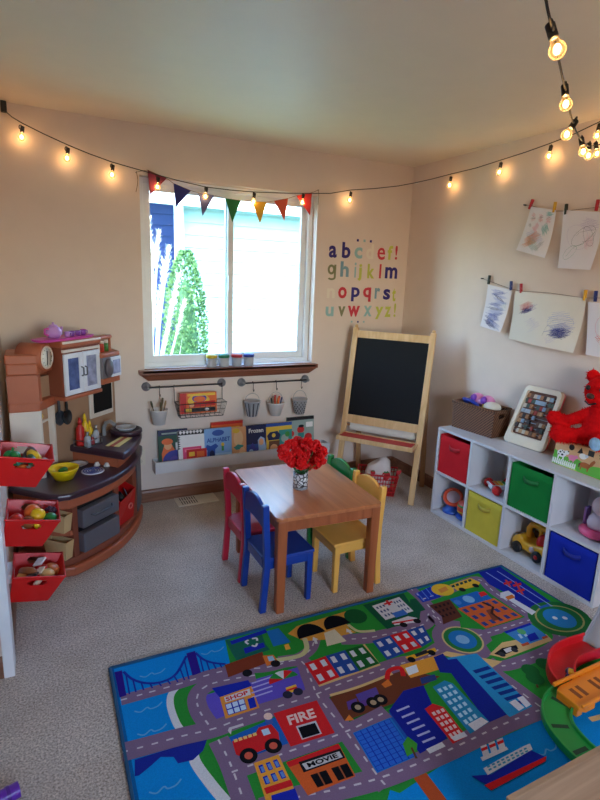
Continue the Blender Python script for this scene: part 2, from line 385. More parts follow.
# ------------------------------------------------------------------ light
W = bpy.data.worlds.new('sky'); S.world = W; W.use_nodes = True; nt = W.node_tree
bg = nt.nodes['Background']
sky = nt.nodes.new('ShaderNodeTexSky'); sky.sky_type = 'NISHITA'; sky.sun_elevation = radians(50); sky.sun_rotation = radians(215); sky.sun_disc = False
nt.links.new(sky.outputs[0], bg.inputs[0]); bg.inputs[1].default_value = SKY
sd = bpy.data.lights.new('sun', 'SUN'); sd.energy = SUN; sd.angle = radians(.6); sd.color = (1, .96, .9)
so = bpy.data.objects.new('sun', sd); COL.objects.link(so)
so.rotation_euler = Vector((.75, .6, -1.05)).to_track_quat('-Z', 'Y').to_euler()
for nm, x, y, z, sx, sz, ry in (('window_portal', (WX0+WX1)/2, .16, (WZ0+WZ1)/2, WX1-WX0, WZ1-WZ0, 0), ('added_window_portal', (VX0+VX1)/2, YN-.1, (VZ0+VZ1)/2, VX1-VX0, VZ1-VZ0, 1)):
    ad = bpy.data.lights.new(nm, 'AREA'); ad.shape = 'RECTANGLE'; ad.size = sx; ad.size_y = sz; ad.cycles.is_portal = True
    ao = bpy.data.objects.new(nm, ad); COL.objects.link(ao); ao.location = (x, y, z)
    ao.rotation_euler = (radians(-90 if not ry else 90), 0, 0)
vs = S.view_settings; S.display_settings.display_device = 'sRGB'
vs.view_transform = 'Standard'; vs.look = 'None'; vs.gamma = 1.0; vs.use_curve_mapping = False; vs.exposure = EXPO
S.cycles.use_denoising = True
S.cycles.max_bounces = 10; S.cycles.diffuse_bounces = 5; S.cycles.glossy_bounces = 4; S.cycles.transparent_max_bounces = 16
S.cycles.caustics_reflective = False; S.cycles.caustics_refractive = False
S.cycles.sample_clamp_indirect = 6.0
# ------------------------------------------------------------------ play kitchen in the corner
KN = Vector((1, -1, 0)).normalized(); KU = Vector((1, 1, 0)).normalized(); KC = Vector((XL, 0, 0))
def K(s, t, z=0): return KC + KN * s + KU * t + Vector((0, 0, z))
def K2(s, t): p = K(s, t); return (p.x, p.y)
def onp(px, py, P0, N):
    d = ray(px, py); P0 = Vector(P0); N = Vector(N); return CAMP + d * ((P0 - CAMP).dot(N) / d.dot(N))
def arc_s(t, off=0): return .815 + off - (t + .12) ** 2 / 1.6
def foot(off=0, t0=-.42, t1=.43, back=.44, n=22, rl=.07):
    """footprint with the bowed front; the camera-side front corner rounded"""
    pts = [(back, t0 - off * .5), (arc_s(t0, off) - rl, t0 - off * .5), (arc_s(t0, off) - rl * .35, t0 - off * .5 + .012)]
    for i in range(n + 1):
        t = t0 + .04 + (t1 - t0 - .04) * i / n; pts.append((arc_s(t, off), t))
    pts.append((back, t1))
    return [K2(*p) for p in pts]
P_terra = mat('terracotta_plastic', (176, 96, 64), .45, var=.05)
P_brown = mat('brown_plastic', (138, 72, 50), .45, var=.05)
P_plum = mat('plum_counter', (62, 40, 52), .3, coat=.15)
P_grey = mat('grey_plastic', (98, 96, 102), .45)
P_cream = mat('cream_plastic', (226, 214, 200), .45)
P_tan = mat('tan_plastic', (172, 134, 104), .55)
kt = thing('play_kitchen', 'brown and plum toy corner kitchen with cupboard, oven and curved counter', 'play kitchen', tuple(K(.6, 0)))
m = MB(); m.prism(foot(.012), 0, .055); m.build('plinth', P_terra, kt, bevel=.012, sharp=50)
m = MB(); m.prism(foot(-.008), .055, .1); m.build('skirting', P_brown, kt, bevel=.012, sharp=50)
m = MB(); m.prism(foot(-.2, -.24, .41, .44), .1, .385); m.build('cabinet_core', mat('recess_shade_brown', (92, 50, 38), .6), kt)  # darker brown puts the shade of the openings into the colour
m = MB(); m.prism(foot(-.006), .372, .43); m.build('apron', P_terra, kt, bevel=.01, sharp=50)
def divider(t, th=.018, s0=.44): return MB().prism([K2(s0, t - th), K2(arc_s(t, -.012), t - th), K2(arc_s(t, -.012), t + th), K2(s0, t + th)], .1, .372)
for t in (-.345, -.045, .215): divider(t).build('divider', P_brown, kt)
m = MB(); m.prism(foot(-.012, -.415, -.345, .44, 6), .225, .25); m.build('shelf', P_terra, kt)
MB().prism([K2(.44, .405), K2(arc_s(.42, -.01), .405), K2(arc_s(.42, -.01), .428), K2(.44, .428)], .1, .372).build('side_panel', P_brown, kt)
m = MB(); pts = [(arc_s(t, .004), t) for t in [.235 + .19 * i / 6 for i in range(7)]]; pts += [(arc_s(t, -.02), t) for t in [.425 - .19 * i / 6 for i in range(7)]]
m.prism([K2(*p) for p in pts], .1, .43); m.build('end_panel', P_grey, kt)
m = MB(); m.prism(foot(.022, -.43, .435), .43, .466); m.build('countertop', P_plum, kt, bevel=.012, bseg=3, sharp=50)
ub = [(.44, .02)] + [(arc_s(t, -.035), t) for t in [.02 + .39 * i / 10 for i in range(11)]] + [(.44, .41)]
MB().prism([K2(*p) for p in ub], .466, .522).build('raised_cupboard', P_terra, kt)
us = [(.44, 0)] + [(arc_s(t, .022), t) for t in [0 + .43 * i / 12 for i in range(13)]] + [(.44, .43)]
m = MB(); m.prism([K2(*p) for p in us], .522, .566); wt = m.build('raised_worktop', P_plum, kt, bevel=.014, bseg=3, sharp=50)
# striped cutting board moulded in the worktop
q = [at(x, y, 2, .567) for x, y in ((105.5, 446), (121, 437), (132, 438), (119, 447))]
def lerp4(q, a, b): return q[0].lerp(q[1], a).lerp(q[3].lerp(q[2], a), b)
for b0, b1, c in ((0, .3, 'st_y'), (.3, .62, 'st_r'), (.62, 1, 'st_y')):
    mm = mat('board_cream', (232, 212, 140), .4) if c == 'st_y' else mat('board_red', (176, 70, 50), .4)
    v = [lerp4(q, 0, b0), lerp4(q, 1, b0), lerp4(q, 1, b1), lerp4(q, 0, b1)]
    MB().add(v + [x + Vector((0, 0, .003)) for x in v], [(3,2,1,0), (4,5,6,7), (0,1,5,4), (1,2,6,5), (2,3,7,6), (3,0,4,7)]).build('cutting_board_stripe', mm, wt)
# sink rim and basin, tap
sc = K(.60, .33, .566)
m = MB(); m.lathe([(.095, 0), (.105, .018), (.102, .034), (.09, .036), (.082, .02), (.0001, .006)], 28, 0, Matrix.Translation(sc) @ Matrix.Rotation(radians(45), 4, 'Z'), sx=.85, sy=1); m.build('sink_basin', P_plum, kt)
m = MB(); b0 = K(.5, .245, .566); m.tube([b0, b0 + Vector((0, 0, .05)), b0 + KN * .02 + Vector((0, 0, .085)), b0 + KN * .05 + Vector((0, 0, .095)), b0 + KN * .085 + Vector((0, 0, .075))], .012, 10)
m.build('tap', mat('tap_grey', (150, 150, 152), .35), kt)
# burner, knobs
bc = at(93, 471, 2, .466)
m = MB()
m.lathe([(.062, 0), (.062, .003), (.0001, .0032)], 28, 0, Matrix.Translation(bc))
for r in (.05, .037, .024, .011): m.torus((bc.x, bc.y, .4695), r, .0028, mi=1, seg=24, ts=6)
for k in range(8):
    a = k * pi / 4; m.box((bc.x - .003, bc.y - .003, .4695), (bc.x + .003, bc.y + .003, .472), 1)
m.build('burner', [mat('burner_white', (215, 218, 228), .35), mat('burner_blue', (52, 70, 140), .4)], kt)
for px, py in ((97, 465.5), (107, 466)):
    c = at(px, py, 2, .466); MB().lathe([(.018, 0), (.018, .006), (.012, .012), (.012, .02), (.0001, .022)], 18, 0, Matrix.Translation(c)).build('knob', mat('knob_white', (215, 210, 205), .4), kt)
# ovens
def oven(z0, z1, hd):
    p0, p1 = K2(arc_s(-.33, .0), -.33), K2(arc_s(-.06, .0), -.06)
    o, x = Vector((p0[0], p0[1], z0)), Vector((p1[0] - p0[0], p1[1] - p0[1], 0)); L = x.length
    M = frame(o, x, (0, 0, 1)); h = z1 - z0
    dr = MB().box((.004, 0, -.05), (L - .004, h * .82, .02), 0, M).build('oven_drawer', P_grey, kt, bevel=.006)
    if hd: MB().tube([M @ Vector((L*.22, h*.52, .02)), M @ Vector((L*.26, h*.44, .034)), M @ Vector((L*.74, h*.44, .034)), M @ Vector((L*.78, h*.52, .02))], .007, 8).build('handle', mat('grey_plastic_deep', (78, 76, 82), .45), dr)
    MB().box((.01, h * .82, -.09), (L - .01, h * .97, -.02), 0, M).build('oven_gap_shade', M_black, kt)  # black block stands for the shade in the open gap
oven(.112, .245, False); oven(.25, .372, True)
# backsplash, chalkboard
MB().prism([K2(.432, -.30), K2(.452, -.30), K2(.452, .425), K2(.432, .425)], .466, 1.0).build('backsplash', P_tan, kt)
M = frame(K(.453, .175, .68), KU, (0, 0, 1))
cb = MB().box((0, 0, 0), (.215, .25, .012), 0, M).build('chalkboard_frame', P_cream, kt, bevel=.004)
MB().box((.03, .03, .0125), (.2, .235, .015), 0, M).build('chalkboard', mat('slate', (17, 17, 19), .7, spec=.25), cb)
# tower on the camera side
A, B, C, D = (-2.866, -.56), (-2.723, -.56), (-2.622, -.375), (-2.866, -.32)
def off(poly, k):
    cx = sum(p[0] for p in poly) / len(poly); cy = sum(p[1] for p in poly) / len(poly)
    return [(cx + (p[0] - cx) * k, cy + (p[1] - cy) * k) for p in poly]
BV = Vector((B[0], B[1], 0)); CV = Vector((C[0], C[1], 0)); FX = (CV - BV).normalized(); FN = Vector((FX.y, -FX.x, 0)); FL = (CV - BV).length
def tower(z0, z1, th, mt, nm, back):
    FL = globals()['FL'] * (.72 if nm == 'tower_base' else 1)
    C = (B[0] + FX.x * FL, B[1] + FX.y * FL)
    P = lambda a, d: (B[0] + FX.x * a - FN.x * d, B[1] + FX.y * a - FN.y * d)
    m = MB()
    m.prism([A, B, P(th, 0), P(th, .10), (A[0], A[1] + .12)], z0, z1)
    m.prism([P(FL - th, 0), C, D, P(FL - th, .10)], z0, z1)
    m.prism([P(th, .10), P(FL - th, .10), D, (A[0], A[1] + .12)], z0, z1)
    return m.build(nm, mt, kt)
tw = tower(.466, .84, .016, P_cream, 'tower_base', 0)
tower(.885, 1.0295, .026, P_terra, 'tower_case', 0)
m = MB(); m.prism(off([A, B, C, D], 1.03), .836, .887); m.build('tower_sill', P_terra, kt, bevel=.008)
m = MB(); m.prism([A, B, C, D], 1.03, 1.09); m.prism(off([A, B, C, D], 1.035), 1.085, 1.135); m.build('tower_cornice', P_terra, kt, bevel=.008)
MB().prism([(A[0]+.02, A[1]+.04), (B[0] - .01, B[1] + .04), (C[0] - .03, C[1] + .01), (D[0] + .02, D[1])], .752, .764).build('tower_shelf', P_cream, kt)
# clock drum
cc = onp(46.5, 357.5, BV + FN * .015, FN)
def disc(m, c, n, r, d, mi=0, seg=28, sx=1):
    x = Vector((0, 0, 1)).cross(n).normalized(); M = frame(c, x, (0, 0, 1)); return m.lathe([(r, -d), (r, 0), (r * .96, .003), (.0001, .0031)], seg, mi, M, sx=sx)
m = MB(); M = frame(cc, FX, (0, 0, 1)); m.lathe([(.075, -.13), (.075, -.002), (.07, .002), (.0001, .002)], 32, 0, M); hs = m.build('clock_housing', P_terra, kt)
m = MB(); m.torus((0, 0, .002), .056, .006, M, 0, 30); m.build('clock_ring', P_cream, hs)
m = MB(); m.lathe([(.053, .0), (.053, .004), (.0001, .0042)], 30, 0, M); m.build('clock_face', mat('dial_white', (232, 230, 220), .5), hs)
m = MB()
m.box((-.004, -.005, .0044), (.004, .036, .006), 0, M).box((-.004, -.004, .0044), (.003, .04, .006), 0, M @ Matrix.Rotation(radians(172), 4, 'Z'))
for k in range(12): m.box((-.0015, .041, .0044), (.0015, .048, .0052), 0, M @ Matrix.Rotation(k * pi / 6, 4, 'Z'))
m.build('clock_hand', M_black, hs)
for px, py, r in ((38.5, 381, .024), (38, 394.5, .03), (46.5, 390, .02)):
    c = onp(px, py, BV - FN * .085, FN); M = frame(c, FX, (0, 0, 1))
    m = MB(); m.lathe([(r, 0), (r, .006), (r * .75, .009), (.0001, .009)], 22, 0, M); m.lathe([(r * .55, .0085), (r * .55, .0105), (.0001, .011)], 18, 1, M); m.torus((r * 1.1, 0, .004), r * .4, .003, M, 0, 14)
    m.build('moulded_cup', [mat('cup_cream', (214, 206, 178), .45), mat('cup_brown', (92, 72, 44), .5)], kt)
# wall cupboard
MB().prism([K2(.44, -.125), K2(.545, -.125), K2(.545, .172), K2(.44, .172)], .872, 1.16).build('cupboard_case', P_brown, kt)
m = MB(); m.prism([K2(.432, -.135), K2(.562, -.135), K2(.562, .18), K2(.432, .18)], 1.155, 1.192); m.build('cupboard_cornice', P_terra, kt, bevel=.008)
m = MB(); m.prism([K2(.5, -.13), K2(.565, -.13), K2(.565, .177), K2(.5, .177)], 1.175, 1.188); m.build('cornice_trim', P_cream, kt, bevel=.004)
m = MB(); m.prism([K2(.44, -.13), K2(.56, -.13), K2(.56, .177), K2(.44, .177)], .862, .885); m.build('cupboard_sill', P_terra, kt, bevel=.007)
MB().prism([K2(.545, -.122), K2(.558, -.122), K2(.558, .168), K2(.545, .168)], 1.128, 1.142).build('cupboard_rail', P_cream, kt)
for t0, t1, sd_ in ((-.12, .02, 1), (.024, .164, -1)):
    M = frame(K(.547, t0, .89), KU, (0, 0, 1)); w_ = t1 - t0; h_ = .23
    m = MB(); f_ = .027; m.box((0, 0, 0), (f_, h_, .014), 0, M).box((w_ - f_, 0, 0), (w_, h_, .014), 0, M).box((f_, 0, 0), (w_ - f_, f_, .014), 0, M).box((f_, h_ - f_, 0), (w_ - f_, h_, .014), 0, M)
    d_ = m.build('cupboard_door', mat('door_white', (224, 226, 234), .4), kt, bevel=.003)
    MB().box((f_, f_, .002), (w_ - f_, h_ - f_, .007), 0, M).build('door_window', mat('printed_blue_glass' if sd_ > 0 else 'printed_pale_glass', (86, 104, 158) if sd_ > 0 else (150, 156, 186), .25, var=.35, vscale=22), d_)
    x = w_ - .012 if sd_ > 0 else .012
    MB().tube([M @ Vector((x, h_*.42, .014)), M @ Vector((x, h_*.44, .028)), M @ Vector((x, h_*.62, .028)), M @ Vector((x, h_*.64, .014))], .0045, 8).build('door_handle', P_grey, d_)
# microwave wing
mw = [(-2.412, -.262), (-2.375, -.285), (-2.262, -.16), (-2.30, -.03), (-2.44, -.10)]
P0 = Vector((-2.375, -.285, 0)); P1 = Vector((-2.262, -.16, 0)); MX = (P1 - P0).normalized(); MN = Vector((MX.y, -MX.x, 0)); ML = (P1 - P0).length
m = MB(); m.prism(mw, .905, .94); m.prism(off(mw, 1.04), 1.065, 1.09); m.build('microwave_shelf', P_terra, kt, bevel=.006)
MB().prism(off(mw, .97), .94, 1.066).build('microwave_case', mat('microwave_grey', (120, 116, 122), .4), kt)
M = frame(P0 + Vector((0, 0, .942)) + MN * .001, MX, (0, 0, 1))
dr = MB().box((ML * .42, 0, 0), (ML, .12, .01), 0, M).build('microwave_door', MATS['door_white'], kt, bevel=.002)
MB().box((ML * .5, .018, .0101), (ML * .93, .102, .012), 0, M).build('door_window', MATS['printed_pale_glass'], dr)
MB().lathe([(.055, 0), (.055, .012), (.045, .02), (.0001, .02)], 26, 0, M @ Matrix.Translation((ML * .3, .06, 0)), sx=.6).build('turning_dial', mat('dial_grey', (96, 88, 94), .4), kt)
m = MB(); sp0 = P0 - MN * .06 + Vector((0, 0, 1.09)); 
for a in (.0, .155): m.tube([sp0 + MX * (a + .005), sp0 + MX * (a + .005) + Vector((0, 0, .085))], .008, 8)
m.tube([sp0 + MX * -.005 + Vector((0, 0, .085)), sp0 + MX * .17 + Vector((0, 0, .085))], .012, 8)
m.build('spice_rack', P_terra, kt)
for k, c in enumerate(((225, 215, 190), (190, 60, 40), (70, 130, 60))):
    p = sp0 + MX * (.04 + .042 * k) + Vector((0, 0, .0005))
    t = thing('spice_jar', ('cream labelled toy spice jar on the ledge above the microwave', 'red toy spice jar on the ledge above the microwave', 'green toy spice jar on the ledge above the microwave')[k], 'toy jar', tuple(p), group='spice jars on the play kitchen')
    MB().lathe([(.014, 0), (.014, .045), (.011, .05)], 14, 0, Matrix.Translation(p)).build('jar', mat('spice_%d' % k, c, .4, var=.2, vscale=60), t)
    MB().lathe([(.013, .05), (.013, .064), (.0001, .0645)], 14, 0, Matrix.Translation(p)).build('lid', P_cream if k else P_brown, t)

# things on and in the kitchen
def bowl(name, label, c, r, h, mt, cat='toy bowl'):
    t = tag(MB().lathe([(.0001, .004), (r * .55, .004), (r * .93, h * .9), (r * .95, h), (r, h), (r * .99, h * .9), (r * .62, 0), (.0001, 0)], 30, 0, Matrix.Translation(c)).build(name, mt, loc=tuple(c)), label, cat)
    return t
c = at(64.2, 478, 2, .4665)
bowl('toy_bowl', 'bright yellow toy bowl on the curved stove counter', c, .078, .062, mat('bowl_yellow', (235, 200, 20), .35))
m = MB(); q = c + Vector((.0, .0, .006))
for k in range(5):
    a = k * 1.25; m.ball(q + Vector((.012 * cos(a), .012 * sin(a), .02 + .007 * k)), (.018, .014, .012), 0, 10, 6)
tag(m.build('toy_lettuce', mat('leaf_green', (40, 110, 40), .5), loc=tuple(q)), 'small green toy vegetable inside the yellow bowl', 'toy vegetable')
c = at(78, 465, 2, .4665)
tag(MB().lathe([(.0001, .003), (.035, .003), (.055, .009), (.056, .011), (.036, .0), (.0001, 0)], 28, 0, Matrix.Translation(c)).build('toy_plate', mat('plate_white', (215, 216, 220), .35), loc=tuple(c)), 'round pale toy plate lying on the stove counter behind the yellow bowl', 'toy plate')
c = K(.60, .33, .583)
t = tag(MB().lathe([(.0001, 0), (.035, 0), (.058, .028), (.062, .03), (.06, .024), (.036, .004), (.0001, .004)][::-1], 26, 0, Matrix.Translation(c)).build('toy_colander', mat('dish_grey', (186, 190, 196), .4), loc=tuple(c)), 'pale grey toy dish sitting in the plum sink', 'toy dish')
# condiment caddy
cp = at(85, 445, 2, .5665) + KN * .025
t = thing('condiment_caddy', 'wire caddy for condiments on the raised plum worktop', 'caddy', tuple(cp))
M = Matrix.Translation(cp) @ Matrix.Rotation(radians(45), 4, 'Z')
m = MB()
for z in (.004, .04):
    m.tube([M @ Vector(p) for p in ((-.05,-.035,z),(.075,-.035,z),(.075,.06,z),(-.05,.06,z),(-.05,-.035,z))], .0025, 6)
for x, y in ((-.05,-.035),(.075,-.035),(.075,.06),(-.05,.06)): m.tube([M @ Vector((x, y, .002)), M @ Vector((x, y, .042))], .0025, 6)
m.build('wire_frame', M_metal, t)
def bottle(px, py, label, r, h, col, cap, name='toy_sauce_bottle', cat='toy bottle', tip=True):
    p = Vector(px)
    t = thing(name, label, cat, tuple(p))
    MB().lathe([(r, 0), (r * 1.03, h * .1), (r, h * .6), (r * .5, h * .74), (r * .42, h * .78), (.0001, h * .78)], 18, 0, Matrix.Translation(p)).build('bottle', col, t)
    MB().lathe([(r * .5, h * .765), (r * .5, h * .85), (r * .2 if tip else r*.5, h), (.0001, h)], 14, 0, Matrix.Translation(p)).build('cap', cap, t)
Y_ = mat('mustard_yellow', (235, 190, 20), .4); Rd = mat('ketchup_red', (190, 28, 25), .4)
bottle(M @ Vector((-.022, .035, .004)), 0, 'red toy ketchup bottle in the wire caddy', .024, .165, Rd, Rd)
bottle(M @ Vector((.022, .037, .004)), 0, 'yellow toy mustard bottle with long nozzle in the wire caddy', .02, .18, Y_, Y_)
bottle(M @ Vector((.055, .03, .004)), 0, 'short yellow toy bottle with squat cap in the wire caddy', .016, .13, Y_, Y_)
SH = clear('shaker_clear', (225, 228, 232), .3, .1, .45)
bottle(M @ Vector((-.02, -.012, .004)), 0, 'clear toy shaker with grey cap in front of the red bottle', .019, .085, SH, M_metal, 'toy_shaker', 'toy shaker', False)
bottle(M @ Vector((.02, -.012, .004)), 0, 'clear toy shaker filled with red beside the grey capped one', .013, .06, mat('paprika', (150, 50, 55), .4), M_metal, 'toy_shaker', 'toy shaker', False)
bottle(M @ Vector((.057, -.01, .004)), 0, 'tall clear toy shaker at the sink end of the caddy', .018, .105, SH, M_metal, 'toy_shaker', 'toy shaker', False)
# pans on hooks under the cupboard
for k, (px, py, lab, mt) in enumerate(((59.5, 418, 'dark grey toy frying pan hung under the cupboard next to the tower', mat('pan_grey', (70, 72, 80), .35, metal=.3)), (67, 417, 'black toy frying pan hung under the cupboard nearer the bottles', M_black))):
    p = onp(px, py, K(.475 + .012*k, 0), KN); t = thing('toy_frying_pan', lab, 'toy pan', tuple(p))
    M = frame(p, KU, (0, 0, 1))
    MB().lathe([(.0001, -.008), (.03, -.008), (.035, .006), (.033, .006), (.028, -.005), (.0001, -.005)], 24, 0, M, sy=1.25).build('pan_body', mt, t)
    MB().tube([M @ Vector((0, .031, 0)), M @ Vector((0, .07, .002)), M @ Vector((0, .115, .0))], [.006, .008, .006], 8).build('handle', mt, t)
# tower contents
p = onp(39, 424, BV - FN * .05, FN); p.z = .764 + .026
t = tag(MB().ball(p, (.024, .03, .025), 0).build('toy_lemon', Y_, loc=tuple(p)), 'yellow toy lemon on the white tower shelf', 'toy fruit')
p = onp(46, 441, BV - FN * .045, FN); 
tag(MB().prism([(p.x - .035, p.y - .035), (p.x + .01, p.y - .03), (p.x + .035, p.y + .035), (p.x - .01, p.y + .04)], .467, .492).build('toy_pot_tray', M_black, loc=(p.x, p.y, .467), bevel=.006), 'black toy tray on the counter inside the white tower', 'toy tray')
# tea set on the cupboard
pk = mat('tea_pink', (205, 70, 160), .35); lv = mat('tea_lavender', (190, 140, 205), .35); pu = mat('tea_purple', (135, 70, 165), .35)
tz = 1.1925; tc = K(.50, -.045, tz)
M = Matrix.Translation(tc) @ Matrix.Rotation(radians(45), 4, 'Z')
m = MB(); pr = [(.19*(1 if abs(cos(a))>.0 else 1)*math.copysign(abs(cos(a))**.5, cos(a)) , .055*math.copysign(abs(sin(a))**.5, sin(a))) for a in [2*pi*i/32 for i in range(32)]]
m.prism(pr, 0, .004, 0, M, top=pr); m.prism([(x*1.03, y*1.06) for x, y in pr], .004, .014, 0, M, top=[(x*1.07, y*1.14) for x, y in pr])
tag(m.build('tea_tray', pk, loc=tuple(tc)), 'hot pink toy tea tray on top of the kitchen cupboard', 'toy tray')
tp = M @ Vector((-.075, .0, .0145)); t = thing('toy_teapot', 'lilac toy teapot on the pink tea tray', 'toy teapot', tuple(tp))
MT = Matrix.Translation(tp) @ Matrix.Rotation(radians(45), 4, 'Z')
MB().lathe([(.0001, 0), (.026, 0), (.042, .02), (.043, .035), (.032, .055), (.022, .06), (.0001, .06)], 22, 0, MT).build('pot_body', lv, t)
MB().lathe([(.024, .06), (.018, .068), (.005, .072), (.007, .08), (.0001, .084)], 16, 0, MT).build('lid', lv, t)
MB().tube([MT @ Vector(p) for p in ((.036,0,.02),(.055,0,.035),(.062,0,.055))], [.011, .008, .006], 10).build('spout', lv, t)
MB().tube([MT @ Vector(p) for p in ((-.036,0,.05),(-.06,0,.05),(-.062,0,.025),(-.04,0,.015))], .005, 8).build('handle', pk, t)
for k, (x, y, mt, lab) in enumerate(((.0, -.022, lv, 'lilac toy teacup beside the teapot spout'), (.042, -.018, pu, 'purple toy teacup in the middle of the pink tray'), (.085, -.02, pu, 'purple toy teacup third along the pink tray from the teapot'), (.13, -.018, pu, 'purple toy teacup at the window end of the pink tray'), (.165, .012, pk, 'pink toy teacup at the far corner of the pink tray'))):
    p = M @ Vector((x, y, .0145)); t = thing('toy_teacup', lab, 'toy cup', tuple(p), group='toy teacups on the pink tray')
    MB().lathe([(.0001, .003), (.009, .003), (.015, .028), (.0165, .028), (.011, 0), (.0001, 0)][::-1], 16, 0, Matrix.Translation(p)).build('cup', mt, t)
    MB().tube([p + Vector(v) for v in ((.014,.0,.024),(.023,.0,.022),(.022,0,.01),(.012,0,.008))], .0022, 6).build('handle', mt, t)
# storage bins inside the kitchen base
def open_bin(name, label, cat, M, w, d, h, mt, taper=.82, th=.006, lip=.0, par=None):
    m = MB(); a = w / 2; b = d / 2
    lo = [(-a*taper, -b*taper), (a*taper, -b*taper), (a*taper, b*taper), (-a*taper, b*taper)]; hi = [(-a, -b), (a, -b), (a, b), (-a, b)]
    m.add([M @ Vector((x, y, 0)) for x, y in lo] + [M @ Vector((x, y, h)) for x, y in hi], [(3,2,1,0)] + [(i, (i+1)%4, 4+(i+1)%4, 4+i) for i in range(4)])
    return m
tb = mat('canvas_tan', (205, 172, 120), .8, var=.1)
for k, (z, lab) in enumerate(((.252, 'tan canvas bin on the upper kitchen shelf behind the red bins'), (.1015, 'tan canvas bin on the bottom kitchen shelf behind the red bins'))):
    M = Matrix.Translation(K(.70, -.3925, z + .0035)) @ Matrix.Rotation(radians(45), 4, 'Z')
    ob = open_bin('b', '', '', M, .055, .145, .095 if k == 0 else .1, tb).build('canvas_bin', tb, loc=tuple(M.translation), solid=.004)
    tag(ob, lab, 'bin', 'tan bins in the play kitchen')
Rb = mat('toy_red', (200, 22, 22), .4)
M = Matrix.Translation(K(.70, .085, .1015)) @ Matrix.Rotation(radians(45), 4, 'Z')
M = frame(K(.715, -.013, .1025), KU, -KN + Vector((0,0,.0)))
t = thing('red_bin', 'red plastic bin tucked in the kitchen base beside the grey oven', 'bin', tuple(M.translation))
m = MB(); m.add([M @ Vector(p) for p in ((.0,-.05,.0),(.18,-.035,0),(.18,.06,0),(0,.06,0),(-.003,-.088,.17),(.19,-.05,.185),(.19,.065,.225),(-.003,.065,.215))], [(3,2,1,0),(0,1,5,4),(1,2,6,5),(2,3,7,6),(3,0,4,7)])
m.build('bin_body', Rb, t, solid=.005)
MB().torus((.115, -.002, 0), .016, .004, frame(M @ Vector((0, -.068, .1)), KU, (0, 0, 1)), 0, 18).build('moulded_ring', mat('pale_red', (226, 120, 110), .5), t)
p = M @ Vector((.07, -.02, .15)); tag(MB().lathe([(.0001, 0), (.034, 0), (.038, .03), (.0001, .034)], 20, 0, Matrix.Translation(p) @ Matrix.Rotation(radians(60), 4, 'Y')).build('toy_saucepan', M_black, loc=tuple(p)), 'black toy pan poking out of the red kitchen bin', 'toy pan')
p = M @ Vector((.15, -.01, .15)); tag(MB().lathe([(.0001, 0), (.035, 0), (.04, .006), (.0001, .008)], 20, 0, Matrix.Translation(p) @ Matrix.Rotation(radians(70), 4, 'Y')).build('toy_pan_cover', mat('lid_grey', (120, 125, 140), .3), loc=tuple(p)), 'grey toy pan lid leaning in the red kitchen bin', 'toy lid')

# ------------------------------------------------------------------ red bins hung on the stub of wall
RB = mat('bin_red', (214, 18, 16), .4, coat=.1)
def hung_bin(zc, label, xo):
    """bin with hand slots in both short ends, hooked on the wall and sagging outward"""
    o = Vector((XL + .012 + xo, -1.25, zc))
    t = thing('hanging_red_bin', label, 'bin', tuple(o), group='red bins hung on the wall')
    M = Matrix.Translation(o) @ Matrix.Rotation(radians(11), 4, 'Y')
    W_, D_, Hh, k = .203, .225, .13, .034
    def wall(p, q, r, s_, slot):
        """quad p q (bottom) r s (top) with an optional slot"""
        if not slot: return m.add([p, q, r, s_], [(0, 1, 2, 3)])
        L = lambda a, b: p.lerp(q, a).lerp(s_.lerp(r, a), b)
        xs = (0, .3, .34, .66, .7, 1); ys = (0, .66, .72, .82, .88, 1)
        for i in range(5):
            for j in range(5):
                if 1 <= i <= 3 and 1 <= j <= 3 and not ((i in (1, 3)) and (j in (1, 3))): continue
                m.add([L(xs[i], ys[j]), L(xs[i+1], ys[j]), L(xs[i+1], ys[j+1]), L(xs[i], ys[j+1])], [(0, 1, 2, 3)])
        return m
    m = MB()
    b_ = [M @ Vector(v) for v in ((.004, k, -Hh), (W_ - k*1.55, k, -Hh), (W_ - k*1.55, D_ - k, -Hh), (.004, D_ - k, -Hh))]
    h_ = [M @ Vector(v) for v in ((0, 0, 0), (W_, 0, 0), (W_, D_, 0), (0, D_, 0))]
    m.add(b_, [(3, 2, 1, 0)])
    wall(b_[0], b_[1], h_[1], h_[0], True); wall(b_[1], b_[2], h_[2], h_[1], False); wall(b_[2], b_[3], h_[3], h_[2], True); wall(b_[3], b_[0], h_[0], h_[3], False)
    m.build('bin_body', RB, t, solid=.004)
    r = MB(); r.tube(h_ + [h_[0]], .0048, 8); r.build('rim', RB, t)
    b = MB(); b.box((XL + .0005, -1.2, zc - .05), (XL + .012 + xo, -1.08, zc - .01)); b.build('wall_hook', M_vinyl, t)
    return M
MBN = [hung_bin(.828, 'uppermost of the three red bins, full of green and yellow toy vegetables', .0), hung_bin(.556, 'middle of the three red bins, holding toy fruit', .008), hung_bin(.292, 'lowest of the three red bins, holding toy sandwiches and pastries', .014)]
fc = {}
def fcol(n, c): return mat('food_' + n, c, .4, var=.08)
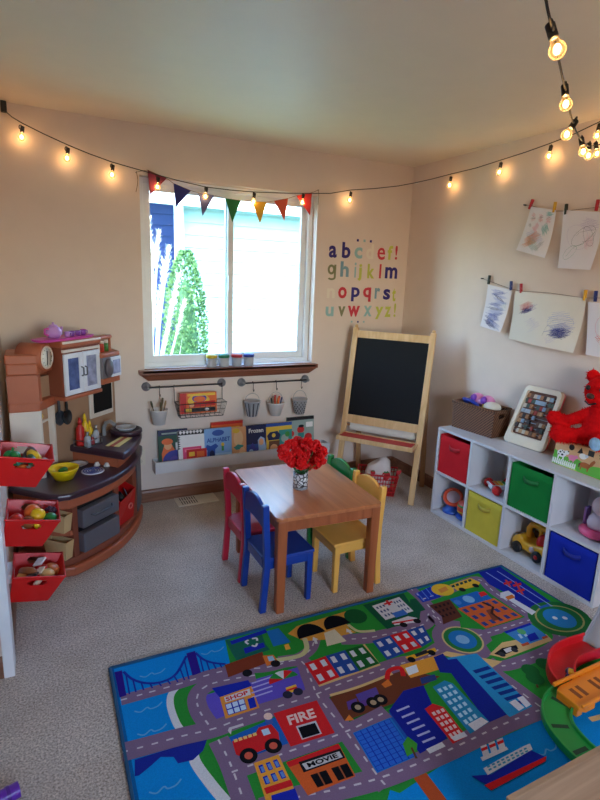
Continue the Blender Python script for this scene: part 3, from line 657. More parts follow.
def pile(M, items, grp):
    for nm, lab, cat, (x, y, z), r, mt, kind in items:
        p = M @ Vector((x, y, z))
        m = MB(); T = Matrix.Translation(p) @ Euler((.3, .2, x * 40)).to_matrix().to_4x4()
        if kind == 'ball': m.ball((0, 0, 0), r, 0, 18, 12, T)
        elif kind == 'pepper':
            for k in range(4): m.ball((r*.42*cos(k*pi/2), r*.42*sin(k*pi/2), 0), (r*.62, r*.62, r*.95), 0, 12, 8, T)
            m.tube([T @ Vector((0, 0, r*.8)), T @ Vector((r*.1, 0, r*1.3))], r*.14, 8)
        elif kind == 'long':
            m.tube([T @ Vector(v) for v in ((-r*1.9, 0, 0), (-r*1.3, r*.1, .0), (0, r*.25, .0), (r*1.3, r*.1, 0), (r*1.9, 0, 0))], [r*.25, r*.75, r*.85, r*.75, r*.25], 12)
        elif kind == 'grapes':
            for k in range(9): m.ball(((k % 3 - 1)*r*.6, (k // 3 - 1)*r*.6, r*.3*(k % 2)), r*.42, 0, 10, 7, T)
        elif kind == 'slab':
            m.prism([(-r, -r*.8), (r, -r*.8), (r*.9, r*.8), (-r*.9, r*.8)], -r*.18, r*.18, 0, T)
        elif kind == 'bun': m.lathe([(r, -r*.2), (r*1.02, 0), (r*.85, r*.35), (r*.4, r*.52), (.0001, r*.55)], 18, 0, T)
        elif kind == 'ring': m.torus((0, 0, 0), r*.7, r*.34, T, 0, 20)
        tag(m.build(nm, mt, loc=tuple(p), bevel=(r*.1 if kind == 'slab' else 0)), lab, cat, grp)
G = fcol('green', (24, 120, 52)); GD = fcol('deep_green', (20, 84, 48)); YE = fcol('yellow', (238, 196, 30)); OR = fcol('orange', (235, 110, 40)); RE = fcol('red', (205, 50, 35)); PU = fcol('purple', (60, 22, 48)); BRN = fcol('brown', (150, 86, 42)); CRM = fcol('cream', (232, 212, 180)); WHT = fcol('white', (226, 222, 216)); DKB = fcol('dark', (48, 36, 34)); TEAL = fcol('teal', (30, 110, 88))
pile(MBN[0], [
 ('toy_pepper', 'green toy bell pepper against the wall in the top red bin', 'toy vegetable', (.05, .065, -.022), .034, G, 'pepper'),
 ('toy_corn', 'yellow toy corn cob lying on top in the top red bin', 'toy vegetable', (.13, .10, -.018), .023, YE, 'long'),
 ('toy_cucumber', 'long green toy cucumber below the corn in the top red bin', 'toy vegetable', (.12, .06, -.024), .02, GD, 'long'),
 ('toy_broccoli', 'teal green toy broccoli beside the pepper in the top red bin', 'toy vegetable', (.085, .045, -.03), .024, TEAL, 'grapes'),
 ('toy_mushroom', 'pale pink toy mushroom at the outer side of the top red bin', 'toy vegetable', (.172, .07, -.03), .019, fcol('mush', (222, 170, 150)), 'ball'),
 ('toy_aubergine', 'dark toy aubergine behind the corn in the top red bin', 'toy vegetable', (.11, .16, -.035), .028, DKB, 'long'),
 ('toy_carrot', 'orange toy carrot seen through the front slot of the top red bin', 'toy vegetable', (.085, .05, -.056), .013, OR, 'long'),
 ('toy_egg_box', 'white toy carton seen through the front slot of the top red bin', 'toy food', (.125, .052, -.052), .018, WHT, 'slab'),
], 'toy food in the top red bin')
pile(MBN[1], [
 ('toy_orange', 'orange toy fruit in the middle red bin behind the yellow one', 'toy fruit', (.10, .12, -.012), .034, OR, 'ball'),
 ('toy_lemon', 'round yellow toy fruit on top in the middle red bin', 'toy fruit', (.12, .075, -.008), .031, YE, 'ball'),
 ('toy_lime', 'shiny green toy fruit in the outer corner of the middle red bin', 'toy fruit', (.17, .07, -.024), .031, G, 'ball'),
 ('toy_tomato', 'red toy tomato next to the wall in the middle red bin', 'toy fruit', (.04, .055, -.026), .031, RE, 'ball'),
 ('toy_grapes', 'dark purple toy grapes at the back corner of the middle red bin', 'toy fruit', (.175, .14, -.012), .022, PU, 'grapes'),
 ('toy_kiwi', 'brown toy kiwi in front in the middle red bin', 'toy fruit', (.085, .05, -.03), .027, BRN, 'ball'),
 ('toy_apricot', 'small amber toy fruit beside the brown one in the middle red bin', 'toy fruit', (.125, .04, -.034), .02, YE, 'ball'),
 ('toy_egg', 'white toy egg seen in the front slot of the middle red bin', 'toy food', (.075, .048, -.052), .014, WHT, 'ball'),
], 'toy fruit in the middle red bin')
pile(MBN[2], [
 ('toy_bun', 'orange brown toy bun at the outer back of the lowest red bin', 'toy bread', (.155, .12, -.03), .036, fcol('bun', (196, 104, 48)), 'bun'),
 ('toy_croissant', 'brown toy pastry beside the wall in the lowest red bin', 'toy bread', (.06, .11, -.03), .024, BRN, 'long'),
 ('toy_taco', 'folded cream toy taco lying in front in the lowest red bin', 'toy bread', (.135, .06, -.02), .03, fcol('taco', (226, 178, 110)), 'bun'),
 ('toy_cake_slice', 'white and red toy cake slice on top in the lowest red bin', 'toy food', (.105, .15, -.005), .026, WHT, 'slab'),
 ('toy_cookie', 'dark chocolate toy biscuit in the lowest red bin', 'toy food', (.075, .055, -.02), .026, DKB, 'slab'),
 ('toy_bread_slice', 'cream toy bread slice in the lowest red bin beside the biscuit', 'toy bread', (.105, .085, -.015), .024, CRM, 'slab'),
 ('toy_doughnut', 'red brown toy doughnut near the back of the lowest red bin', 'toy bread', (.115, .1, -.012), .022, RE, 'ring'),
 ('toy_waffle', 'amber toy waffle at the wall side of the lowest red bin', 'toy bread', (.035, .07, -.03), .022, fcol('amber', (214, 140, 50)), 'slab'),
 ('toy_baguette', 'cream toy baguette showing in the front slot of the lowest red bin', 'toy bread', (.1, .05, -.05), .014, CRM, 'long'),
], 'toy bread and cakes in the lowest red bin')
# ------------------------------------------------------------------ on the back wall
YW = Matrix(((1, 0, 0, 0), (0, 0, -1, 0), (0, 1, 0, 0), (0, 0, 0, 1)))   # x right, y up, z out of the back wall
def rail(x0, x1, z, label):
    t = thing('wall_rail', label, 'rail', ((x0 + x1) / 2, 0, z), group='grey rails below the window')
    MB().tube([(x0, -.05, z), (x1, -.05, z)], .0055, 10).build('rod', M_dark, t)
    for x in (x0, x1):
        m = MB(); m.lathe([(.03, 0.0005), (.03, .012), (.02, .018), (.011, .02), (.011, .062), (.0001, .063)], 22, 0, Matrix.Translation((x, 0, z)) @ YW); m.build('flange', mat('flange_grey', (132, 132, 138), .45, metal=.3), t)
rail(-2.077, -1.552, .824, 'grey metal rail below the window holding a wire basket and a brush pot')
rail(-1.402, -.885, .818, 'grey metal rail below the window holding three small buckets')
def s_hook(x, z, label, L=.06):
    m = MB(); pts = [Vector((x, -.05 - .0105*cos(a), z + .0105*sin(a))) for a in [pi*.05 + pi*.95*(1 - i/8) - 0*pi for i in range(9)]]
    pts = [Vector((x, -.0395, z - .004))] + pts
    m.tube([(x, -.040, z - .002), (x, -.041, z + .006), (x, -.05, z + .0105), (x, -.0605, z + .004), (x, -.062, z - .02), (x, -.06, z - L), (x, -.068, z - L - .01), (x, -.077, z - L - .004), (x, -.078, z - L + .008)], .0026, 7)
    return tag(m.build('wall_hook', M_dark, loc=(x, -.06, z)), label, 'hook', 'hooks on the rails')
def px_x(px, y=-.07): return at(px, 400, 1, y).x
def px_z(px, py, y=-.07): return at(px, py, 1, y).z
def bucket(name, label, px0, px1, pyt, qx0, qx1, pyb, mt, ribs=False, dots=False, bail=True, hookz=.76, y=-.078):
    xc = (px_x(px0, y) + px_x(px1, y)) / 2; zt = px_z((px0+px1)/2, pyt, y); zb = px_z((qx0+qx1)/2, pyb, y)
    r1 = (px_x(px1, y) - px_x(px0, y)) / 2; r0 = (px_x(qx1, y) - px_x(qx0, y)) / 2; h = zt - zb
    t = thing(name, label, 'bucket', (xc, y, zb), group='small buckets on the rails')
    m = MB(); M = Matrix.Translation((xc, y, zb)); k = .92
    pr = [(.0001, .002), (r0*k, .002), (r1*k, h), (r1*1.05, h + .001), (r1*1.06, h - .005), (r1, h - .007), (r0, 0), (.0001, 0)]
    if ribs:
        n = 40; vs = []; 
        m.lathe(pr, 48, 0, M)
        for i in range(18):
            a = 2*pi*i/18; m.tube([M @ Vector((r0*cos(a), r0*sin(a), .004)), M @ Vector((r1*cos(a)*.985, r1*sin(a)*.985, h - .012))], .0045, 6, i % 2)
    else: m.lathe(pr, 36, 0, M)
    m.build('bucket_body', [mt, mat('galvanised_shade', (96, 96, 102), .4, metal=.4)] if ribs else mt, t)  # every other rib darker, the ribs' shading put into the colour
    if dots:
        m = MB()
        for j in range(6):
            for i in range(12):
                a = 2*pi*(i + .5*(j % 2))/12; f = .12 + .14*j; r = r0 + (r1 - r0)*f
                P = M @ Vector((r*cos(a), r*sin(a), h*f)); N = Vector((cos(a), sin(a), -.2)).normalized()
                m.lathe([(.0052, -.001), (.0052, .0012), (.0001, .0013)], 8, 0, frame(P, Vector((-sin(a), cos(a), 0)), (0, 0, 1)))
        m.build('perforation', mat('hole_dark', (30, 30, 32), .7), t)
    if bail:
        pts = [(xc - r1, y, zt - .006)] + [(xc + r1*cos(a)*1.0, y + .004, zt - .006 + (hookz - zt)*sin(a)) for a in [pi - pi*i/14 for i in range(1, 14)]] + [(xc + r1, y, zt - .006)]
        MB().tube(pts, .0016, 6).build('bail_handle', M_metal, t)
    return xc, zt, zb, r0, r1, y
WB = mat('enamel_white', (228, 224, 222), .35)
GAL = mat('galvanised', (196, 197, 202), .34, metal=.35)
b1 = bucket('hanging_pot', 'white pot of paintbrushes on the rail over the green picture book', 150, 167, 409.5, 153, 165, 424, WB, bail=False, y=-.085)
b2 = bucket('hanging_pail', 'small ribbed metal pail on the rail next to the wire basket', 245, 259.5, 400.5, 248, 256.5, 416, GAL, ribs=True, hookz=.752)
b3 = bucket('hanging_pail', 'white pail full of markers on the middle of the rail', 268, 283.5, 402, 271, 280, 415, WB, hookz=.752)
b4 = bucket('hanging_pail', 'small perforated metal pail on the rail closest to the easel', 293, 306.5, 398.5, 296, 304.5, 413.5, GAL, dots=True, hookz=.752)
for px, z, lab in ((159.5, .824, 'metal hook on the rail above the pot of paintbrushes'), (252.5, .818, 'metal hook on the rail above the ribbed pail'), (275.5, .818, 'metal hook on the rail above the white pail of markers'), (300, .818, 'metal hook on the rail above the perforated pail')):
    s_hook(px_x(px, -.05), z, lab, .05)
MB_ = None
def stick(name, label, cat, p0, p1, r, cols, grp, brush=False):
    p0, p1 = Vector(p0), Vector(p1); t = thing(name, label, cat, tuple(p0), group=grp)
    a = p0.lerp(p1, .72); MB().tube([p0, a], r, 8).build('shaft', cols[0], t)
    MB().tube([a, p1] if not brush else [a, a.lerp(p1, .5), p1], [r*1.15, r] if not brush else [r*1.2, r*1.9, r*1.2], 8).build('bristle_head' if brush else 'cap', cols[1], t)
wd = mat('brush_wood', (120, 92, 62), .5); br = mat('bristle', (92, 84, 60), .8)
xc, zt, zb, r0, r1, y = b1
for k, (dx, dz, dy, lab) in enumerate(((-.05, .06, .0, 'paintbrush leaning away to the kitchen side in the white pot'), (.012, .05, -.01, 'short dark paintbrush upright in the white pot'), (.03, .075, .01, 'tall olive paintbrush in the white pot'), (.045, .06, -.012, 'tan paintbrush leaning to the basket side in the white pot'))):
    stick('paintbrush', lab, 'paintbrush', (xc + dx*.3, y + dy, zb + .01), (xc + dx, y + dy, zt + dz), .004, (wd, br if k != 3 else mat('bristle_tan', (165, 130, 90), .8)), 'paintbrushes in the white pot', True)
xc, zt, zb, r0, r1, y = b3
for k, (dx, dz, dy, c, lab) in enumerate(((-.042, .035, -.008, (40, 52, 50), 'black marker at the ribbed pail side of the white pail'), (-.02, .045, -.02, (205, 60, 35), 'orange red marker standing in the white pail'), (.0, .05, .012, (190, 40, 60), 'crimson marker at the back of the white pail'), (.008, .04, -.022, (225, 110, 40), 'orange marker in front in the white pail'), (.028, .045, .0, (215, 60, 50), 'red marker standing in the white pail beside the navy one'), (.045, .035, -.006, (60, 60, 110), 'navy marker leaning out of the white pail'))):
    c_ = mat('marker_%d' % k, c, .4); stick('marker_pen', lab, 'marker', (xc + dx*.4, y + dy, zb + .008), (xc + dx, y + dy*1.2, zt + dz), .0065, (c_, c_), 'markers in the white pail')
# wire basket and the box in it
x0, x1 = px_x(174.5, -.06), px_x(222.5, -.06); zb = px_z(198, 415.5, -.1); zt = px_z(198, 400.5, -.06)
t = thing('wire_basket', 'black wire basket hanging from the rail with an orange book inside', 'basket', ((x0+x1)/2, -.1, zb))
m = MB(); r = .0015
def ringpts(k, z): a = (x1-x0)/2 - k; xm = (x0+x1)/2; return [Vector(p) for p in ((xm-a, -.055-k*.3, z), (xm+a, -.055-k*.3, z), (xm+a, -.155+k*.6, z), (xm-a, -.155+k*.6, z), (xm-a, -.055-k*.3, z))]
for z, k, rr in ((zt, 0, .003), (zt - (zt-zb)*.5, .011, r), (zb, .022, .0028)): m.tube(ringpts(k, z), rr, 6)
T_, B_ = ringpts(0, zt), ringpts(.022, zb)
for i in range(4):
    n = 9 if i in (0, 2) else 4
    for j in range(n): f = j / n; m.tube([T_[i].lerp(T_[i+1], f), B_[i].lerp(B_[i+1], f)], r, 5)
for j in range(1, 7): m.tube([B_[0].lerp(B_[1], j/7), B_[3].lerp(B_[2], j/7)], r, 5)
m.build('wire_mesh', M_dark, t)
for x in (x0 + .001, x1 - .001):
    MB().tube([(x, -.055, zt), (x, -.052, .8), (x, -.042, .822), (x, -.048, .834), (x, -.058, .824)], .0025, 6).build('hanger', M_dark, t)

# books: a cover painted with simple shapes of its own
def book(name, label, px0, px1, pyt, zb, yf, col, art, th=.014, lean=.028, grp='picture books on the white ledge', pyt2=None):
    x0, x1 = px_x(px0, yf), px_x(px1, yf); zt = (px_z(px0, pyt, yf) + px_z(px1, pyt2 if pyt2 is not None else pyt - 1.2, yf)) / 2
    w, h = x1 - x0, zt - zb
    M = frame((x0, yf - lean, zb), (1, 0, 0), (0, lean, h)); M = frame((x0, yf - lean, zb), (1, 0, 0), (0, lean, h))
    t = thing(name, label, 'book', ((x0+x1)/2, yf, zb), group=grp)
    MB().box((.001, .002, -th + .001), (w - .002, h - .002, -.001), 0, M).build('pages', mat('paper_white', (232, 228, 218), .7), t)
    m = MB(); m.box((0, 0, -.0012), (w, h, 0), 0, M); m.box((0, 0, -th), (w, h, -th + .0012), 0, M); m.box((0, 0, -th), (.0015, h, 0), 0, M)
    ms = [col]; lv = .0004
    for sh_, c, *a in art:
        ms.append(c); i = len(ms) - 1; z0 = 0; z1 = lv; lv += .0002
        if sh_ == 'r': m.box((a[0]*w, a[1]*h, z0), (a[2]*w, a[3]*h, z1), i, M)
        elif sh_ == 'e': m.prism([(a[0]*w + a[2]*w*cos(q), a[1]*h + a[3]*h*sin(q)) for q in [2*pi*k/24 for k in range(24)]], z0, z1, i, M)
        elif sh_ == 'p': m.prism([(u*w, v*h) for u, v in a[0]], z0, z1, i, M)
        elif sh_ == 't': m.text(a[0], M @ Matrix.Translation((a[1]*w, a[2]*h, z1)), i, .0004, (a[3]*w, a[4]*h))
    m.build('cover', ms, t)
    return M, w, h
c_ = lambda n, r, g, b: mat('ink_' + n, (r, g, b), .35)
I = dict(dg=c_('dgreen', 24, 70, 50), bl=c_('blue', 40, 80, 160), nv=c_('navy', 22, 30, 78), pb=c_('paleblue', 130, 170, 215), sk=c_('sky', 165, 195, 225), rd=c_('red', 200, 36, 32), orr=c_('orange', 225, 105, 45), pe=c_('peach', 230, 170, 120), ye=c_('yellow', 232, 190, 60), pk=c_('pink', 220, 70, 120), wh=c_('white', 235, 232, 228), bk=c_('black', 24, 24, 26), pu=c_('purple', 90, 70, 150), gr=c_('grey', 150, 165, 155), tl=c_('teal', 50, 140, 130), gn=c_('green', 60, 140, 60), br=c_('brown', 110, 66, 44), vi=c_('violet', 60, 62, 150))
ZB = .246
book('picture_book', 'orange picture book standing behind the alphabet book on the ledge', 211, 243, 422, ZB, -.028, I['orr'], [('r', I['ye'], .1, .8, .9, .86), ('r', I['rd'], 0, .93, 1, 1)], lean=.012)
book('picture_book', 'dark green picture book with a blue disc at the kitchen end of the ledge', 157, 187, 430, ZB, -.03, I['dg'], [('r', I['nv'], 0, .86, 1, 1), ('r', I['gr'], .12, .89, .72, .93), ('p', I['orr'], [(.12, .05), (.5, .02), (.56, .45), (.42, .66), (.2, .62), (.1, .4)]), ('e', I['pe'], .32, .6, .13, .11), ('e', I['orr'], .3, .7, .19, .08), ('r', I['wh'], .58, .45, .76, .66), ('e', I['vi'], .55, .2, .42, .27), ('e', I['pu'], .55, .2, .2, .12), ('e', I['pe'], .3, .12, .12, .09)])
book('picture_book', 'white picture book with black zigzag top and a pink block on the ledge', 177, 205.5, 430.5, ZB, -.051, I['wh'], [('r', I['bk'], 0, .88, 1, 1)] + [('p', I['wh'], [(.04 + k*.12, .96), (.1 + k*.12, .9), (.16 + k*.12, .96), (.1 + k*.12, 1.0)]) for k in range(7)] + [('p', I['bk'], [(0, .5 + .06*k), (.09, .53 + .06*k), (0, .56 + .06*k)]) for k in range(6)] + [('r', I['pk'], .16, .05, .82, .55), ('r', c_('rose', 240, 120, 150), .22, .42, .76, .5)])
book('board_book', 'small red board book leaning in front of the white one', 186, 206.5, 449.5, ZB, -.073, I['rd'], [('r', I['bk'], .1, .1, .9, .14), ('r', I['ye'], .12, .62, .4, .86), ('r', I['orr'], .5, .55, .88, .86), ('e', I['br'], .3, .36, .15, .18), ('e', I['pe'], .7, .34, .15, .16)], th=.02, lean=.012)
book('alphabet_book', 'light blue ALPHABET book with a dark blue oval badge', 204, 231.5, 428.5, ZB, -.055, I['pb'], [('r', I['sk'], 0, .0, 1, .3), ('e', I['bl'], .5, .87, .22, .085), ('t', I['bl'], 'ALPHABET', .08, .62, .86, .12), ('p', I['bl'], [(.06, .1), (.36, .06), (.38, .42), (.5, .5), (.4, .58), (.22, .52), (.08, .57), (.03, .48), (.1, .4)]), ('e', I['nv'], .26, .3, .09, .1), ('r', I['gn'], .62, .36, .7, .55), ('e', I['ye'], .66, .54, .06, .05)])
book('board_book', 'peach picture book with teal scarf shape beside the orange one', 231.8, 246.3, 427.5, ZB, -.055, I['pe'], [('e', c_('blush', 240, 200, 150), .45, .68, .33, .24), ('p', I['tl'], [(.1, .42), (.4, .5), (.8, .46), (.7, .36), (.3, .34)]), ('r', I['orr'], 0, .0, 1, .2), ('e', c_('blush', 240, 200, 150), .7, .25, .22, .16), ('e', I['ye'], .3, .9, .25, .07)])
book('picture_book', 'dark blue picture book titled Frozen standing on the ledge', 246.5, 266.5, 425.5, ZB, -.054, I['nv'], [('r', I['bl'], .0, .0, 1, .45), ('p', I['vi'], [(0, .2), (.3, .5), (.5, .3), (.8, .55), (1, .35), (1, 0), (0, 0)]), ('t', I['wh'], 'Frozen', .12, .78, .74, .13), ('p', I['sk'], [(.55, .02), (.95, .02), (.98, .3), (.9, .6), (.72, .66), (.56, .55), (.6, .3)]), ('e', I['pe'], .74, .5, .12, .1), ('e', I['sk'], .22, .22, .12, .09)])
book('picture_book', 'yellow and teal picture book with a navy cap shape on its cover', 266, 292.5, 423, ZB, -.05, I['ye'], [('r', I['bl'], 0, .9, 1, 1), ('r', I['tl'], .5, .3, 1, .78), ('p', I['nv'], [(.1, .5), (.5, .5), (.56, .64), (.44, .76), (.16, .74), (.05, .64)]), ('e', I['ye'], .3, .64, .07, .06), ('p', I['br'], [(.1, .08), (.5, .05), (.52, .48), (.12, .48)]), ('e', I['pe'], .3, .24, .15, .14), ('e', I['gr'], .72, .52, .14, .12), ('e', I['gn'], .82, .64, .09, .08), ('r', I['rd'], .55, .05, .9, .24)])
book('picture_book', 'grey green picture book with black top band and red balls', 287.5, 314.5, 417, ZB, -.032, I['gr'], [('r', I['bk'], 0, .91, 1, 1), ('e', I['rd'], .14, .55, .12, .09), ('e', I['rd'], .5, .64, .13, .1), ('e', I['bk'], .52, .74, .1, .04), ('r', I['tl'], .4, .42, .62, .56), ('e', I['rd'], .78, .42, .14, .11), ('e', I['rd'], .2, .28, .13, .1), ('e', I['rd'], .55, .2, .16, .12), ('r', I['wh'], .7, .7, .95, .84), ('r', I['dg'], 0, 0, 1, .08)])
# magazine/box in the wire basket
book('activity_book', 'bright orange and red activity book standing in the wire basket', 180, 216.5, 393.5, .642, -.1, I['orr'], [('r', I['rd'], 0, 0, .16, 1), ('e', I['ye'], .5, .62, .3, .3), ('e', I['pu'], .52, .72, .2, .2), ('e', I['orr'], .52, .68, .16, .14), ('p', I['rd'], [(.35, .3), (.95, .34), (.95, .58), (.36, .54)]), ('r', I['bk'], .1, .06, .95, .26), ('r', I['ye'], .14, .08, .3, .24), ('e', I['wh'], .72, .16, .06, .07), ('r', I['ye'], .2, .84, .96, .96), ('e', I['pe'], .3, .4, .07, .1)], th=.03, lean=.01, grp='books in the wire basket', pyt2=391.5)
# gutter ledge
t = thing('book_ledge', 'long white gutter shaped book ledge low on the back wall', 'shelf', (-1.4, 0, .24))
xa, xb = -2.046, -.70; pr = [(0, .31), (-.006, .31), (-.006, .241), (-.098, .241), (-.102, .318), (-.112, .316), (-.108, .236), (-.1, .232), (0, .232)]
k = len(pr); m = MB(); m.add([(x, a - .0005, b) for x in (xa, xb) for a, b in pr], [list(range(k))[::-1], [k + i for i in range(k)]] + [(i, (i+1) % k, k + (i+1) % k, k + i) for i in range(k)])
m.build('gutter', M_white, t)
for x in (xa, xb): MB().prism([(a, b) for a, b in ((-.0005, .232), (-.108, .232), (-.112, .316), (-.0005, .31))], x - .003, x + .003, 0, Matrix(((0,0,1,0),(1,0,0,0),(0,1,0,0),(0,0,0,1)))).build('end_cap', M_white, t)
# jars on the sill
for k, (px, c, lab) in enumerate(((211.7, (205, 180, 40), 'clear tub with a yellow lid on the window sill'), (224, (24, 120, 80), 'clear tub with a green lid on the window sill'), (236.5, (175, 32, 46), 'clear tub with a red lid on the window sill'), (248.3, (28, 48, 140), 'clear tub with a blue lid on the window sill'))):
    x = px_x(px, -.015); p = Vector((x, -.01, WZ0 + .0005))
    t = thing('paint_tub', lab, 'tub', tuple(p), group='tubs on the window sill')
    M = Matrix.Translation(p)
    MB().lathe([(.0001, .001), (.03, .001), (.034, .005), (.036, .068), (.034, .068), (.032, .007), (.0001, .004)][::-1], 26, 0, M).build('tub', clear('tub_clear', (232, 234, 240), .2, .1, .5), t)
    MB().lathe([(.0385, .066), (.0395, .07), (.0395, .083), (.037, .087), (.0001, .0885)], 26, 0, M).build('lid', mat('lid_%d' % k, c, .4), t)
# alphabet stickers
LET = [('a',112,95,163,165,'n'),('b',190,75,246,168,'n'),('c',265,105,316,170,'t'),('d',335,85,385,172,'w'),('e',402,108,453,178,'r'),('f',462,95,500,178,'l'),('!',508,95,528,178,'r'),
 ('g',103,208,158,300,'o'),('h',180,190,236,280,'b'),('i',264,195,280,285,'t'),('j',283,205,314,305,'l'),('k',342,205,390,290,'l'),('l',413,205,430,290,'r'),('m',448,225,526,290,'n'),
 ('n',100,350,150,408,'w'),('o',167,342,222,410,'r'),('p',245,345,300,428,'n'),('q',315,345,368,430,'r'),('r',386,348,422,412,'b'),('s',437,355,483,418,'n'),('t',490,350,517,428,'l'),
 ('u',92,460,143,518,'t'),('v',167,458,213,518,'o'),('w',224,455,300,520,'r'),('x',320,455,372,518,'t'),('y',388,460,441,535,'l'),('z',446,460,487,522,'l'),('!',500,440,518,522,'l')]
LC = {'n': ('navy blue', (44, 30, 120)), 't': ('pale teal', (150, 192, 190)), 'w': ('faint white', (232, 220, 202)), 'r': ('coral red', (205, 52, 66)), 'l': ('lime green', (196, 200, 84)), 'o': ('olive grey', (128, 128, 88)), 'b': ('dotted blue grey', (122, 158, 172))}
for ch, x0, y0, x1, y1, c in LET:
    a, b = at(310 + x0/6, 230 + y1/6, 1, 0), at(310 + x1/6, 230 + y0/6, 1, 0)
    M = Matrix.Translation((a.x, -.0003, a.z)) @ YW
    nm = {'!': 'exclamation mark'}.get(ch, 'letter ' + ch)
    lab = '%s %s sticker on the wall above the easel' % (LC[c][0], nm)
    if ch == '!': lab = '%s exclamation mark sticker ending the %s row of letters' % (LC[c][0], 'top' if c == 'r' else 'bottom')
    w_, h_ = b.x - a.x, b.z - a.z
    if ch == 'g':
        m = MB(); xh = h_ * .64; y0 = h_ - xh; t_ = w_ * .24; cx, cy, rx, ry = w_*.44, y0 + xh*.5, w_*.44, xh*.5
        n = 28; vs = []
        for z_ in (0, .0008): vs += [(cx + rx*cos(2*pi*k/n), cy + ry*sin(2*pi*k/n), z_) for k in range(n)] + [(cx + (rx - t_)*cos(2*pi*k/n), cy + (ry - t_)*sin(2*pi*k/n), z_) for k in range(n)]
        m.add(vs, [(k, (k+1) % n, n + (k+1) % n, n + k) for k in range(n)] + [(2*n+k, 2*n+(k+1) % n, 3*n+(k+1) % n, 3*n+k) for k in range(n)] + [(k, (k+1) % n, 2*n+(k+1) % n, 2*n+k) for k in range(n)], 0, False, M)
        m.box((w_ - t_, h_*.2, 0), (w_, h_, .0008), 0, M)
        pts = [(w_*.5 + w_*.5*cos(a_), h_*.2 + h_*.2*sin(a_)) for a_ in [-pi*.85*k/12 for k in range(13)]]; pin = [(w_*.5 + (w_*.5 - t_)*cos(a_), h_*.2 + (h_*.2 - t_*.8)*sin(a_)) for a_ in [-pi*.85*k/12 for k in range(13)]]
        for k in range(12): m.prism([pts[k], pts[k+1], pin[k+1], pin[k]], 0, .0008, 0, M)
        tag(m.build('letter_sticker', mat('vinyl_' + c, LC[c][1], .5), loc=(a.x, 0, a.z)), lab, 'wall sticker', 'alphabet stickers'); continue
    o = MB().text(ch, M, 0, .0005, (b.x - a.x, b.z - a.z)).build('letter_sticker', mat('vinyl_' + c, LC[c][1], .5), loc=(a.x, 0, a.z))
    tag(o, lab, 'wall sticker', 'alphabet stickers')
for x, y, c, lab in ((287, 62, 'n', 'navy square dot above the top row, window side'), (327, 65, 't', 'pale teal square dot above the top row, between two navy ones'), (365, 68, 'n', 'navy square dot above the top row, corner side'), (250, 550, 't', 'pale teal square dot under the bottom row, window side'), (287, 551, 'n', 'navy square dot under the bottom row of letters'), (322, 551, 't', 'pale teal square dot under the bottom row, corner side')):
    a = at(310 + x/6, 230 + y/6, 1, 0); s = .009 if y < 100 else .007
    tag(MB().box((a.x - s, -.001, a.z - s), (a.x + s, .0002, a.z + s)).build('dot_sticker', mat('vinyl_' + c, LC[c][1]), loc=(a.x, 0, a.z)), lab, 'wall sticker', 'dot stickers around the alphabet')
# pennants across the window
t = thing('pennant_bunting', 'string of seven felt pennants across the top of the window', 'bunting', (-1.45, -.02, 2.1))
PEN = [((53,0),(110,25),(60,76),(118,34,62)), ((130,40),(183,62),(137,112),(40,44,122)), ((205,68),(252,76),(218,138),(74,82,130)), ((285,85),(333,92),(307,157),(24,120,62)), ((367,95),(410,96),(390,160),(205,160,40)), ((432,93),(475,85),(463,152),(215,82,52)), ((500,77),(545,68),(540,136),(200,42,44))]
yb = -.022
tops = [at(136.5, 172, 1, yb)]
for k, (a, b, c, col) in enumerate(PEN):
    A_, B_, C_ = [at(130 + q[0]/3, 170 + q[1]/3, 1, yb) for q in (a, b, c)]
    d = Vector((0, .0012, 0)); n = Vector((0, .004*(1 if k % 2 else -1), 0))
    m = MB(); vs = [A_ - d - n, B_ - d + n, C_ - d] ; m.add(vs + [v + d*2 for v in vs], [(0, 1, 2), (5, 4, 3), (0, 3, 4, 1), (1, 4, 5, 2), (2, 5, 3, 0)])
    m.build('pennant', mat('felt_%d' % k, col, .85, sheen=.3), t); tops += [A_, B_]
tops += [at(318.5, 190, 1, yb)]
MB().tube(tops, .0016, 6).build('string', mat('jute', (140, 110, 76), .8), t)
MB().tube([tops[0], at(138, 180, 1, yb), at(137.3, 186, 1, yb), at(136, 192, 1, yb)], .0022, 6).build('string_end', MATS['jute'], t)
MB().tube([tops[-1], at(318.8, 197, 1, yb), at(318, 205, 1, yb)], .0016, 6).build('string_end', MATS['jute'], t)
for p in (tops[0], tops[-1]): MB().tube([Vector((p.x, .001, p.z)), p + Vector((0, -.006, 0))], .0025, 8).build('pin', M_dark, t)
# ------------------------------------------------------------------ table and chairs
T_wood = wood('table_wood', (200, 124, 76), (174, 100, 56), .3, 1, 12, coat=.3)
T_leg = wood('table_leg_wood', (176, 98, 56), (146, 76, 40), .4, 2, 12)
TX, TY, TH = -1.5, -1.224, -.047; TW, TD, TZ = .561, .681, .497
tb_ = thing('play_table', 'small wooden play table with square legs and a vase of red flowers', 'table', (TX, TY, 0), TH, local=True)
def rrect(w, d, r, n=5):
    pts = []
    for cx, cy, a0 in ((w/2 - r, d/2 - r, 0), (-w/2 + r, d/2 - r, pi/2), (-w/2 + r, -d/2 + r, pi), (w/2 - r, -d/2 + r, 1.5*pi)):
        pts += [(cx + r*cos(a0 + pi/2*k/n), cy + r*sin(a0 + pi/2*k/n)) for k in range(n + 1)]
    return pts
MB().prism(rrect(TW, TD, .028), TZ - .02, TZ).build('tabletop', T_wood, tb_, bevel=.004)
m = MB(); a, b = TW/2 - .022, TD/2 - .022
for s_ in (-1, 1):
    m.box((-a, s_*b - .009, TZ - .075), (a, s_*b + .009, TZ - .02)).box((s_*a - .009, -b, TZ - .075), (s_*a + .009, b, TZ - .02))
